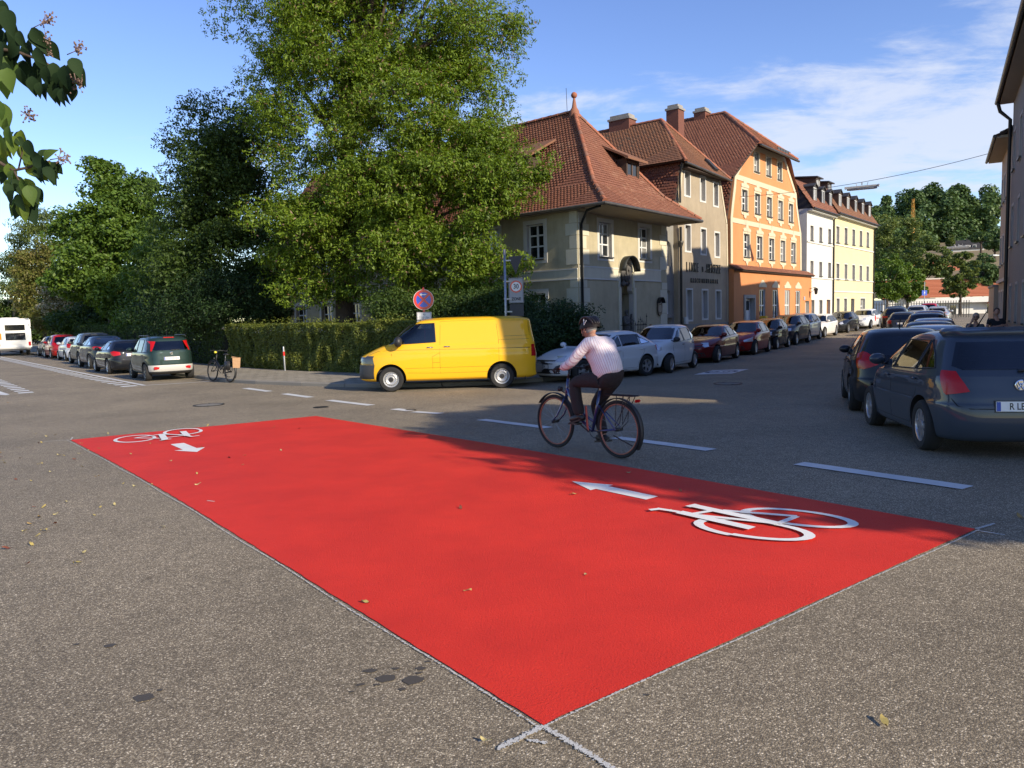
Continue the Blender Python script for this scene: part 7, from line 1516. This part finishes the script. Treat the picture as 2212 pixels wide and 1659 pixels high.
def skinned(name,V,E_,rad,m,parent,sub=2,root=0):
    """V: {key:(x,y,z)} grown into one continuous surface"""
    ks=list(V); me=bpy.data.meshes.new(name); me.from_pydata([V[k] for k in ks],[(ks.index(a),ks.index(b)) for a,b in E_],[]); o=link(name,me,parent)
    md=o.modifiers.new('skin','SKIN'); me.skin_vertices
    sv=me.skin_vertices[0].data
    for i,k in enumerate(ks):
        r=rad[k]; sv[i].radius=(r,r) if not hasattr(r,'__len__') else r; sv[i].use_root=(i==root)
    md.use_smooth_shade=True; o.modifiers.new('sub','SUBSURF').levels=sub; o.modifiers['sub'].render_levels=sub
    dg=bpy.context.evaluated_depsgraph_get(); dg.update(); nm=bpy.data.meshes.new_from_object(o.evaluated_get(dg)); o.modifiers.clear(); o.data=nm; nm.materials.clear(); nm.materials.append(m); nm.shade_smooth(); return o
def head(parent,c,yaw,s=1.0,hair=hairg,face=skin,tilt=0):
    """head with face looking along +x (before yaw)"""
    H=empty('head_group',c,yaw) ; H.parent=parent; H.rotation_euler=(0,tilt,yaw); 
    b=MB(); b.sphere((0,0,0),(.098*s,.078*s,.118*s),18,14); 
    for v in b.v:
        if v.z<-.02*s: v.x=v.x*(1+.10) +.010*s*(1 if v.x>0 else 0); v.y*=1-.35*min(1,(-v.z/s-.02)/.10)
    b.sphere((.108*s,0,-.022*s),(.020*s,.014*s,.026*s),8,6)        # nose
    for q in (-1,1): b.sphere((-.005*s,q*.080*s,-.012*s),(.022*s,.010*s,.034*s),8,6); b.sphere((.086*s,q*.032*s,.008*s),(.014*s,.016*s,.012*s),8,6)
    b.sphere((.094*s,0,-.066*s),(.016*s,.028*s,.010*s),8,6)
    o=b.mesh('head',[face],smooth=True); o2=link('head',o,parent); o2.matrix_local=H.matrix_basis.copy(); 
    b=MB(); b.sphere((-.016*s,0,.026*s),(.100*s,.088*s,.108*s),16,12); b.v=[v for v in b.v]; hm=b.mesh('hair',[hair],smooth=True); h2=link('hair',hm,parent); h2.matrix_local=Matrix.Translation((0,0,0))@H.matrix_basis
    # eyes and mouth
    b=MB(); 
    for q in (-1,1): b.sphere((.098*s,q*.032*s,.010*s),(.005*s,.010*s,.006*s),6,5)
    b.box(.106*s,.111*s,-.022*s,.022*s,-.068*s,-.064*s); e=b.obj('eyes',mat('eye_dark',(.02,.012,.01),.3),parent); e.matrix_local=H.matrix_basis.copy()
    bpy.data.objects.remove(H); return o2
def hand(parent,name,w,fwd,up,m,s=1.0,curl=1.0,left=1):
    """palm + five unequal curled fingers; w = wrist, fwd = direction of the fingers, up = back of the hand"""
    f=Vector(fwd).normalized(); u=Vector(up); u=(u-f*u.dot(f)).normalized(); sd=f.cross(u)*left; w=Vector(w); V={'w':w,'p':w+f*.045*s,'k':w+f*.085*s}; E_=[('w','p'),('p','k')]; rad={'w':.024*s,'p':(.034*s,.018*s),'k':(.034*s,.016*s)}
    o=MB(); 
    o.tube([w-f*.02*s,w+f*.03*s,w+f*.085*s],[.026*s,.030*s,.026*s],10); 
    for i,(off,ln) in enumerate(((-.030,.070),(-.010,.080),(.011,.076),(.031,.060))):
        p=w+f*.08*s+sd*off*s; a=p+f*ln*.42*s-u*.010*s*curl; c=a+(f*math.cos(1.3*curl)-u*math.sin(1.3*curl))*ln*.34*s; e=c+(f*math.cos(2.4*curl)-u*math.sin(2.4*curl))*ln*.30*s; o.tube([p-f*.02*s,p,a,c,e],[.010*s,.0098*s,.009*s,.0082*s,.0065*s],7)
    p=w+f*.025*s+sd*(-.030)*s; a=p+(f*.6-sd*.7-u*.3).normalized()*.038*s; o.tube([p,a,a+(f*.7-sd*.1-u*.7).normalized()*.032*s],[.012*s,.011*s,.008*s],7)
    return o.obj(name,m,parent,smooth=True)
# cyclist
cy=empty('person',bk.location.copy(),bk.rotation_euler.z,'cyclist in a striped pink white shirt, dark trousers and black helmet','person')
cy.rotation_euler=bk.rotation_euler
V={'hip':(.15,0,.97),'bel':(.19,0,1.08),'ch':(.29,0,1.27),'nk':(.40,0,1.43),'hd':(.455,0,1.50),'sL':(.36,.18,1.37),'sR':(.36,-.18,1.37),'eL':(.50,.27,1.15),'eR':(.52,-.27,1.15),'wL':(.70,.29,1.07),'wR':(.70,-.29,1.07),
   'hL':(.16,.11,.95),'hR':(.16,-.11,.95),'kL':(.60,.14,.90),'kR':(.50,-.12,.60),'aL':(.53,.12,.48),'aR':(.36,-.12,.22),'tL':(.66,.13,.42),'tR':(.46,-.13,.185)}
ED=[('hip','bel'),('bel','ch'),('ch','nk'),('nk','hd'),('ch','sL'),('ch','sR'),('sL','eL'),('sR','eR'),('eL','wL'),('eR','wR'),('hip','hL'),('hip','hR'),('hL','kL'),('hR','kR'),('kL','aL'),('kR','aR'),('aL','tL'),('aR','tR')]
RA={'hip':.07,'bel':.08,'ch':.11,'nk':.055,'hd':.06,'sL':.055,'sR':.055,'eL':.040,'eR':.040,'wL':.030,'wR':.030,'hL':.05,'hR':.05,'kL':.045,'kR':.05,'aL':.04,'aR':.04,'tL':.032,'tR':.032}
skinned('body',V,ED,RA,skin,cy)
sv={'bot':(.13,0,.955),'hip':(.16,0,1.02),'bel':(.185,0,1.12),'c0':(.235,0,1.22),'ch':(.30,0,1.31),'nk':(.375,0,1.405),'col':(.405,0,1.445),'sL':(.345,.165,1.365),'sR':(.345,-.165,1.365),'uL':(.42,.235,1.26),'uR':(.42,-.235,1.26),'eL':(.50,.28,1.15),'eR':(.51,-.28,1.15),'fL':(.60,.29,1.10),'fR':(.60,-.29,1.10),'wL':(.675,.29,1.075),'wR':(.675,-.29,1.075)}
skinned('striped_shirt',sv,[('bot','hip'),('hip','bel'),('bel','c0'),('c0','ch'),('ch','nk'),('nk','col'),('ch','sL'),('ch','sR'),('sL','uL'),('uL','eL'),('eL','fL'),('fL','wL'),('sR','uR'),('uR','eR'),('eR','fR'),('fR','wR')],
  {'bot':(.185,.165),'hip':(.20,.185),'bel':(.205,.195),'c0':(.20,.185),'ch':(.19,.165),'nk':.088,'col':.068,'sL':.092,'sR':.092,'uL':.076,'uR':.076,'eL':.066,'eR':.066,'fL':.058,'fR':.058,'wL':.045,'wR':.045},stripes(),cy)
tv={'wst':(.145,0,1.03),'hip':(.13,0,.93),'hL':(.18,.10,.94),'hR':(.18,-.10,.93),'mL':(.40,.13,.93),'kL':(.60,.14,.895),'nL':(.585,.135,.70),'aL':(.54,.12,.475),'mR':(.34,-.12,.77),'kR':(.50,-.12,.60),'nR':(.43,-.12,.42),'aR':(.365,-.12,.225)}
skinned('trousers',tv,[('wst','hip'),('hip','hL'),('hip','hR'),('hL','mL'),('mL','kL'),('kL','nL'),('nL','aL'),('hR','mR'),('mR','kR'),('kR','nR'),('nR','aR')],{'wst':(.172,.165),'hip':(.178,.168),'hL':.115,'hR':.115,'mL':.098,'kL':.082,'nL':.078,'aL':.075,'mR':.095,'kR':.078,'nR':.074,'aR':.066},trs,cy)
for s,a,t in ((1,(.53,.12,.47),(.67,.13,.425)),(-1,(.35,-.12,.20),(.48,-.13,.185))):
    b=MB(); a,t=Vector(a),Vector(t); b.tube([a+Vector((-.06,0,-.02)),a,a.lerp(t,.5)+Vector((0,0,-.005)),t,t+Vector((.03,0,-.005))],[.03,.046,.045,.040,.018],10); b.obj('shoe',shoe,cy,smooth=True); b=MB(); b.obox(a.lerp(t,.42)-Vector((0,0,.045)),(t-a)*.72,(0,.045,0),(0,0,.010)); b.obj('sole',shoe,cy)
head(cy,(.475,.0,1.545),R(0),.98,hairg,tilt=R(8))
hb=MB(); K=20; vs=[]
for i in range(11):
    t=math.pi*.5*i/10
    for j in range(K):
        w=2*math.pi*j/K; vs.append((.458+.142*math.cos(w)*math.cos(t)*1.0,.112*math.sin(w)*math.cos(t),1.555+.022*math.cos(w)*-1*math.cos(t)+.125*math.sin(t)*1.0))
hb.add(vs,[(i*K+j,i*K+(j+1)%K,(i+1)*K+(j+1)%K,(i+1)*K+j) for i in range(10) for j in range(K)]); hm=hb.obj('helmet',mat('helmet_shell',(.020,.015,.015),.6,spec=.2),cy,smooth=True)
for k in (-2,-1,0,1,2):
    b=MB(); b.tube([(.458+.150*math.cos(a)*math.cos(k*.30),.125*math.sin(k*.34)*(.55+.45*abs(math.sin(a))),1.560+.136*math.sin(a)) for a in [R(20+14*i) for i in range(11)]],.011,6); b.obj('helmet_rib',mat('helmet_rib',(.035,.028,.028),.45),hm,smooth=True)
b=MB(); b.tube([(.44,.118,1.67),(.425,.130,1.60),(.395,.118,1.655)],.0055,5); b.obj('white_v_mark',signw,hm); b=MB(); b.tube([(.50,.088,1.58),(.50,.080,1.50),(.50,.045,1.44),(.50,0,1.43)],.005,5); b.tube([(.42,.088,1.57),(.48,.080,1.50)],.005,5); b.obj('chin_strap',ink,hm)
glv=mat('glove_black',(.015,.015,.016),.7)
for s in (1,-1): hand(cy,'gloved_hand',(.69,.285*s,1.085),(.85,-.1*s,-.15),(.2,0,1),glv,1.05,1.0,left=s)
# two onlookers on the right hand pavement
def stander(px,d,label,shirt,hair,arms,zdrop=0,face=R(0),woman=False,h=1.66,glasses=False):
    p=at(px,700,d); k=h/1.75; o=empty('person',(p.x,p.y,gh(p.x,p.y)+.1+zdrop),math.atan2(-p.y,-p.x)+face,label,'person'); V={'hip':(0,0,.92),'bel':(0,0,1.08),'ch':(0,0,1.28),'nk':(0,0,1.46),'hd':(.01,0,1.54)}; RA={'hip':.125,'bel':.115,'ch':.13,'nk':.05,'hd':.055}
    ED=[('hip','bel'),('bel','ch'),('ch','nk'),('nk','hd')]
    for s,q in ((1,'L'),(-1,'R')):
        e,w=arms[0 if s>0 else 1]; V.update({'s'+q:(0,s*.17,1.39),'e'+q:e,'w'+q:w,'h'+q:(0,s*.09,.90),'k'+q:(.02,s*.10,.50),'a'+q:(0,s*.10,.09),'t'+q:(.12,s*.12,.03)}); RA.update({'s'+q:.058,'e'+q:.040,'w'+q:.027,'h'+q:.085,'k'+q:.055,'a'+q:.038,'t'+q:.03}); ED+=[('ch','s'+q),('s'+q,'e'+q),('e'+q,'w'+q),('hip','h'+q),('h'+q,'k'+q),('k'+q,'a'+q),('a'+q,'t'+q)]
    sc=lambda D:{a:tuple(c*k for c in v) for a,v in D.items()}
    skinned('body',sc(V),ED,RA,skin,o)
    S_={'bot':(0,0,.90),'hip':(0,0,.96),'bel':(0,0,1.10),'ch':(0,0,1.28),'nk':(0,0,1.42)}; RS={'bot':(.16,.14),'hip':(.16,.14),'bel':(.145,.13),'ch':(.165,.14),'nk':.08}; ES=[('bot','hip'),('hip','bel'),('bel','ch'),('ch','nk')]
    for s,q in ((1,'L'),(-1,'R')):
        e=Vector(arms[0 if s>0 else 1][0]); sh=Vector((0,s*.165,1.385)); S_.update({'s'+q:tuple(sh),'u'+q:tuple(sh.lerp(e,.55))}); RS.update({'s'+q:.075,'u'+q:.060}); ES+=[('ch','s'+q),('s'+q,'u'+q)]
    skinned('shirt',sc(S_),ES,RS,shirt,o)
    T_={'hip':(0,0,.94),'hL':(0,.09,.88),'hR':(0,-.09,.88),'kL':(.02,.10,.50),'kR':(.02,-.10,.50),'aL':(0,.10,.12),'aR':(0,-.10,.12)}; skinned('trousers',sc(T_),[('hip','hL'),('hip','hR'),('hL','kL'),('hR','kR'),('kL','aL'),('kR','aR')],{'hip':.14,'hL':.10,'hR':.10,'kL':.075,'kR':.075,'aL':.06,'aR':.06},trs,o)
    head(o,(.02,0,1.64*k),0,.97,hair)
    for s in (1,0):
        e,w=arms[0 if s else 1]; e,w=Vector(e)*k,Vector(w)*k; hand(o,'hand',w,w-e,(1,0,0),skin,.9,.8,left=1 if s else -1)
        b=MB(); b.tube([((.02+.06 if 0 else .06),(.1 if s else -.1),.03),(.14,(.11 if s else -.11),.035)],[.05,.035],8); b.obj('shoe',shoe,o,smooth=True)
    if glasses:
        b=MB(); 
        for q in (-1,1): b.sphere((.118,q*.033,1.648*k),(.008,.026,.017),8,6)
        b.tube([(.12,-.03,1.65*k),(.12,.03,1.65*k)],.004,4); b.obj('sunglasses',ink,o,smooth=True)
    return o
stander(2152,22.5,'woman in a black shirt with folded arms beside the wall',shirtblk,hairb,(((.06,.27,1.13),(.20,-.02,1.18)),((.06,-.27,1.13),(.21,.05,1.22))),face=R(8),h=1.70)
stander(2108,21.5,'grey haired bearded man with sunglasses and a dark shirt behind the car roofs',shirtgr,hairg,(((.02,.26,1.12),(.12,.20,.92)),((.20,-.24,1.22),(.15,-.10,1.50))),zdrop=-.12,face=R(-5),h=1.70,glasses=True)
# ================================================================= details of the corner house and far things
h=hc_; st=mat('statue_stone',(.13,.125,.115),.9,var=(7,.5),bump=(12,.9,.04))
niche=empty('niche_statue',(0,0,0),0,'weathered stone statue of a robed saint standing in the wall niche','statue'); niche.matrix_world=h.W@Matrix.Translation((3.98,.04,0))
skinned('figure',{'f':(0,0,.02),'k':(.0,0,.55),'h':(.02,0,1.0),'c':(0,0,1.45),'n':(0,0,1.72),'hd':(-.03,-.02,1.90),'sL':(.2,0,1.55),'sR':(-.2,0,1.55),'eL':(.28,-.08,1.25),'eR':(-.26,-.10,1.25),'wL':(.12,-.16,1.35),'wR':(-.05,-.18,1.30)},[('f','k'),('k','h'),('h','c'),('c','n'),('n','hd'),('c','sL'),('c','sR'),('sL','eL'),('sR','eR'),('eL','wL'),('eR','wR')],{'f':(.34,.24),'k':(.28,.2),'h':(.22,.17),'c':(.22,.15),'n':.07,'hd':.11,'sL':.09,'sR':.09,'eL':.07,'eR':.07,'wL':.045,'wR':.045},st,niche)
b=MB(); 
for k in range(7): b.tube([(-.28+.09*k,-.16-.02*(k%2),1.05-.02*k),(-.32+.10*k,-.20,.45),(-.34+.105*k,-.22,.04)],[.03,.04,.045],6)
b.obj('robe_folds',st,niche,smooth=True)
b=MB(); 
for k in range(14): z=.5+.09*k; b.sphere((.42+.02*math.sin(k),-.02,z),(.05+.02*(k%2),.04,.05),6,5)
b.obj('palm_branch',st,niche,smooth=True)
b=MB(); b.box(-.5,.5,-.30,.5,-.15,.02); b.obj('plinth',st,niche)
rel=empty('niche_relief',(0,0,0),0,'carved stone group of figures in the upper arched niche','relief'); rel.matrix_world=h.W@Matrix.Translation((3.95,.10,3.05))
random.seed(21)
b=MB(); 
for k in range(26): b.sphere((random.uniform(-.4,.42),random.uniform(-.1,.12),random.uniform(.0,.75)),(random.uniform(.06,.15),.10,random.uniform(.06,.16)),7,6)
for k in range(8): x=random.uniform(-.35,.35); b.tube([(x,-.1,random.uniform(0,.3)),(x+random.uniform(-.3,.3),-.14,random.uniform(.4,.8))],.035,6)
b.obj('carving',st,rel,smooth=True); b=MB(); b.tube([(.05,0,.5),(.1,0,1.05)],.03,6); b.tube([(-.08,0,.85),(.26,0,.9)],.025,6); b.obj('cross',st,rel)
fg=empty('iron_railing',(0,0,0),0,'low wrought iron railing in front of the statue niche','railing'); fg.matrix_world=h.W@Matrix.Translation((3.3,-.55,BASE))
for k in range(11):
    b=MB(); hh=1.50+.12*math.sin(k*1.3)+(.2 if k in(0,10) else 0); b.tube([(.15*k,0,0),(.15*k,0,hh),(.15*k,0,hh+.10)],[.010,.010,.002],5); b.lathe([(.0,-.05),(.035,0),(0,.05)],6,c=(.15*k,0,hh-.05)); b.obj('bar',ink,fg)
for z in (.25,.65,1.05,1.3): b=MB(); b.box(-.03,1.53,-.008,.008,z,z+.02); b.obj('rail',ink,fg)
for s in (0,1.5): 
    for z in (.3,.7,1.1,1.32): b=MB(); b.box(s-.008,s+.008,0,.5,z,z+.02); b.obj('return_rail',ink,fg)
pq=empty('oval_plaque',(0,0,0),0,'dark oval memorial plaque with small lettering and a metal hood','plaque'); pq.matrix_world=h.W@Matrix.Translation((7.08,-.03,2.0))
b=MB(); K=28; b.prism([(.24*math.cos(2*math.pi*i/K),.42*math.sin(2*math.pi*i/K)) for i in range(K)],-.05,0); b.obj('plate',mat('plaque_brown',(.05,.035,.03),.5),pq,fixn=True)
b=MB(); vs=[]
for yy in (-.20,0):
    for i in range(9): a=math.pi*(.05+.9*i/8); vs.append((.27*math.cos(a),yy,.14+.34*math.sin(a)))
b.add(vs,[(i,i+1,10+i,9+i) for i in range(8)]); b.obj('hood',ink,pq,smooth=True)
for i,t in enumerate(('Ostengasse','Anno','1714','errichtet','zu Ehren des','heiligen','Johannes')): text_obj('lettering','II II IIII'[:len(t)] if False else t,.06,mat('plaque_letters',(.45,.42,.38),.6),pq,frame((0,-.052,.20-.075*i),(1,0,0),(0,0,1),(0,-1,0)),sx=.8) if i<0 else None
for i,w in enumerate((.26,.12,0,.2,.3,.34,.34,.3,.22)):
    if w: b=MB(); b.box(-w/2,w/2,-.055,-.0505,.22-.055*i,.24-.055*i); b.obj('line_of_text',mat('plaque_letters',(.45,.42,.38),.6),pq)
sp=House('small_wall_sign',C0,AZB,6.2,.85,'small square brown sign low on the ochre wall','sign'); b=sp.mb(); b.box(6.12,6.28,-.03,-.002,.95,1.2); b.obj('plate',doorbrown,sp.root)
# far: shop with red-orange fascia, roofs, white hill house, crane
def FH(name,px,d,az,label,cat='building'):
    p=at(px,660,d); return empty(name,(p.x,p.y,gh(p.x,p.y) if d<140 else hz(p.x,p.y)-1),R(90-az),label,cat)
rr_=island_mat('far_roof_red',[(0,(.33,.11,.06)),(1,(.42,.16,.09))],.8,.2); whw=mat('shop_white',(.62,.61,.58),.7,var=(.6,.15))
sh_=FH('shop_building',1950,118,92,'low white shop with tiled roof and red orange fascia at the end of the street','shop')
sh_.location.z=-.3; b=MB(); b.box(-3,17,0,10,0,3.1); b.obj('wall',whw,sh_)
b=MB(); b.add([(-3.6,-1.2,3.25),(17.5,-1.2,3.25),(17.5,3.2,6.2),(-3.6,3.2,6.2)],[(0,1,2,3)]); ro_=b.obj('roof',rr_,sh_)
for k in range(14): b=MB(); t=k/14; b.box(-3.6,17.5,-1.25+4.4*t,-1.0+4.4*t,3.27+2.95*t,3.36+2.95*t); b.obj('tile_course',rr_,ro_)
b=MB(); b.box(-3.6,17.5,3.0,3.4,6.15,6.35); b.obj('ridge',mat('ridge_pale',(.5,.45,.38),.8),sh_)
b=MB(); b.box(-1,12.2,-1.3,-.9,2.4,3.22); b.obj('white_fascia',whw,sh_); b=MB(); b.box(12.25,17.4,-1.35,-.9,2.2,3.24); b.obj('orange_fascia',mat('fascia_orange',(.65,.16,.03),.5),sh_); b=MB(); b.box(12.3,17.3,-1.45,-1.355,2.25,2.55); b.obj('red_strip',signred,sh_)
text_obj('shop_lettering','netto',.9,signw,sh_,frame((13.4,-1.46,3.75),(1,0,0),(0,0,1),(0,-1,0)),sx=1.0,bold=.02) if False else None
b=MB(); b.box(12.5,14.2,-1.40,-1.352,2.65,3.15); b.obj('sign_panel',signred,sh_)
for x in (-2,1.0,4,7,12.6,14.3,15.6):
    b=MB(); b.box(x,x+1.15,-.04,-.003,.5,2.1); w=b.obj('window_frame',wframe,sh_); b=MB(); b.box(x+.1,x+1.05,-.05,-.042,.6,2.0); b.obj('pane',glassw,w)
b=MB(); b.box(12.5,17.3,-.1,-.05,.0,.5); b.obj('red_base_band',signred,sh_)
for i,(px,py,d,w,hh,lab) in enumerate([(1985,640,100,4.2,2.3,'white garden wall block below the trees'),(1940,645,96,3,2.2,'pale low wall section beside the green tree')]):
    p=at(px,py,d); w_=empty('low_white_wall',(p.x,p.y,gh(p.x,p.y)),R(0),lab,'wall'); b=MB(); b.box(-w/2,w/2,0,.3,0,hh); b.obj('wall',whw,w_); b=MB(); b.box(-w/2-.05,w/2+.05,-.05,.35,hh,hh+.1); b.obj('coping',concrete,w_)
pf=at(1905,650,84); ff=empty('garden_fence',(pf.x,pf.y,gh(pf.x,pf.y)),R(10),'dark picket fence behind the parked cars at the street end','fence')
for k in range(40): b=MB(); b.box(k*.33-2,k*.33-1.93,0,.04,0,1.9); b.obj('picket',dkmetal,ff)
for z in (.3,1.6): b=MB(); b.box(-2,11.3,.041,.08,z,z+.06); b.obj('rail',dkmetal,ff)
ps=at(1997,625,90); sg2=empty('blue_street_sign',(ps.x,ps.y,gh(ps.x,ps.y)),0,'blue and white traffic sign on a post at the far junction','traffic sign'); b=MB(); b.tube([(0,0,0),(0,0,4.2)],.05,6); b.obj('post',galv,sg2); b=MB(); b.box(-.3,.3,-.03,-.01,2.6,3.2); b.obj('blue_plate',signblue,sg2); b=MB(); b.prism([(-.09,2.85),(.09,2.85),(0,3.1)],-.05,-.031); b.obj('arrow',signw,sg2,fixn=True)
for px,d,w,dd,hw_,hr_,lab in [(2050,190,13,9,4,3.6,'red tiled roof in the middle distance above the shop'),(2120,215,24,10,5,3.0,'long red tiled roof at the foot of the dry slope')]:
    p=at(px,{2050:592,2120:602}[px],d); hh=empty('distant_house',(p.x,p.y,hz(p.x,p.y)-2),R(-6),lab,'house'); z=p.z-hh.location.z; b=MB(); b.box(-w/2,w/2,0,dd,0,z); b.obj('wall',whw,hh)
    b=MB(); b.add([(-w/2-.5,-.6,z-.2),(w/2+.5,-.6,z-.2),(w/2-2,dd/2,z+hr_),(-w/2+2,dd/2,z+hr_),(w/2+.5,dd+.6,z-.2),(-w/2-.5,dd+.6,z-.2)],[(0,1,2,3),(1,4,2),(4,5,3,2),(5,0,3)]); b.obj('roof',rr_,hh)
p=at(2092,540,235); wh=empty('white_hill_house',(p.x,p.y,p.z-3.4),R(-22),'white gabled house with a dark roof and dormers on the hillside','house'); wh.scale=(.46,.46,.46); z=7.4
b=MB(); b.prism([(-9,-3),(9,-3),(9,z+1.0),(-9,z+1.0)],0,8,plane='xz'); b.obj('wall',whw,wh,fixn=True); b=MB(); b.prism([(0,z+1.0),(8,z+1.0),(4,z+6.5)],8.7,9.05,plane='yz'); b.obj('gable',whw,wh,fixn=True)
b=MB(); b.add([(-9.4,-.6,z+.6),(9.3,-.6,z+.6),(9.3,4,z+6.9),(-9.4,4,z+6.9),(9.3,8.6,z+.6),(-9.4,8.6,z+.6)],[(0,1,2,3),(2,4,5,3)]); b.obj('roof',slate,wh)
for x in (-6,-1.8,2.4): b=MB(); b.box(x,x+2.2,.2,2.5,z+1.4,z+3.3); dm_=b.obj('dormer',whw,wh); b=MB(); b.box(x+.3,x+1.9,.14,.19,z+1.7,z+3.0); b.obj('dormer_window',glassw,dm_)
for y,z_ in ((2.2,z+2),(4.6,z+2),(3.4,z+4)): b=MB(); b.box(9.06,9.12,y,y+1.1,z_,z_+1.5); b.obj('window',glassw,wh)
b=MB(); b.box(-1.0,0,3.4,4.6,z+6,z+7.8); b.obj('chimney',slate,wh)
cr_m=mat('crane_yellow',(.50,.25,.03),.5); p=at(1973,425,170); bz=hz(p.x,p.y)-4; ck=empty('tower_crane',(p.x,p.y,bz),R(15),'yellow folded tower crane rising from the trees','crane'); H_=p.z-bz
b=MB(Matrix.Diagonal((.42,.42,1,1))); n=22
for sx in (-1,1):
    for sy in (-1,1): b.tube([(sx*.9,sy*.9,0),(sx*.8,sy*.8,H_*.72),(sx*.35,sy*.35,H_*.98)],.12,4)
for k in range(n):
    z0,z1=H_*.98*k/n,H_*.98*(k+1)/n; w0=.88 if z0<H_*.7 else .5; s=1 if k%2 else -1
    for sy in (-1,1): b.tube([(-w0*s,sy*w0,z0),(w0*s,sy*w0,z1)],.07,3); b.tube([(sy*w0,-w0*s,z0),(sy*w0,w0*s,z1)],.07,3)
b.obj('mast',cr_m,ck); b=MB(); b.box(-.3,.3,-.3,.3,H_*.62,H_*.70); b.obj('slewing_box',cr_m,ck); b=MB(); b.tube([(.3,0,H_*.3),(.45,0,H_*.74)],.1,4); b.obj('folded_jib',cr_m,ck)
p=at(2148,552,120); sl=empty('far_street_lamp',(p.x,p.y,gh(p.x,p.y)),0,'curved white lamp head beside the beige building','street lamp'); zz_=p.z-sl.location.z; b=MB(); b.tube([(1.2,0,0),(1.2,0,zz_*.96),(.6,0,zz_+.1)],.09,6); b.obj('pole',galv,sl); b=MB(); b.sphere((0,0,zz_),(.8,.25,.16),10,6); b.obj('lamp_head',lampm,sl,smooth=True)
pg=marking
for o in list(bpy.data.objects):
    if '_xr' in o: del o['_xr']
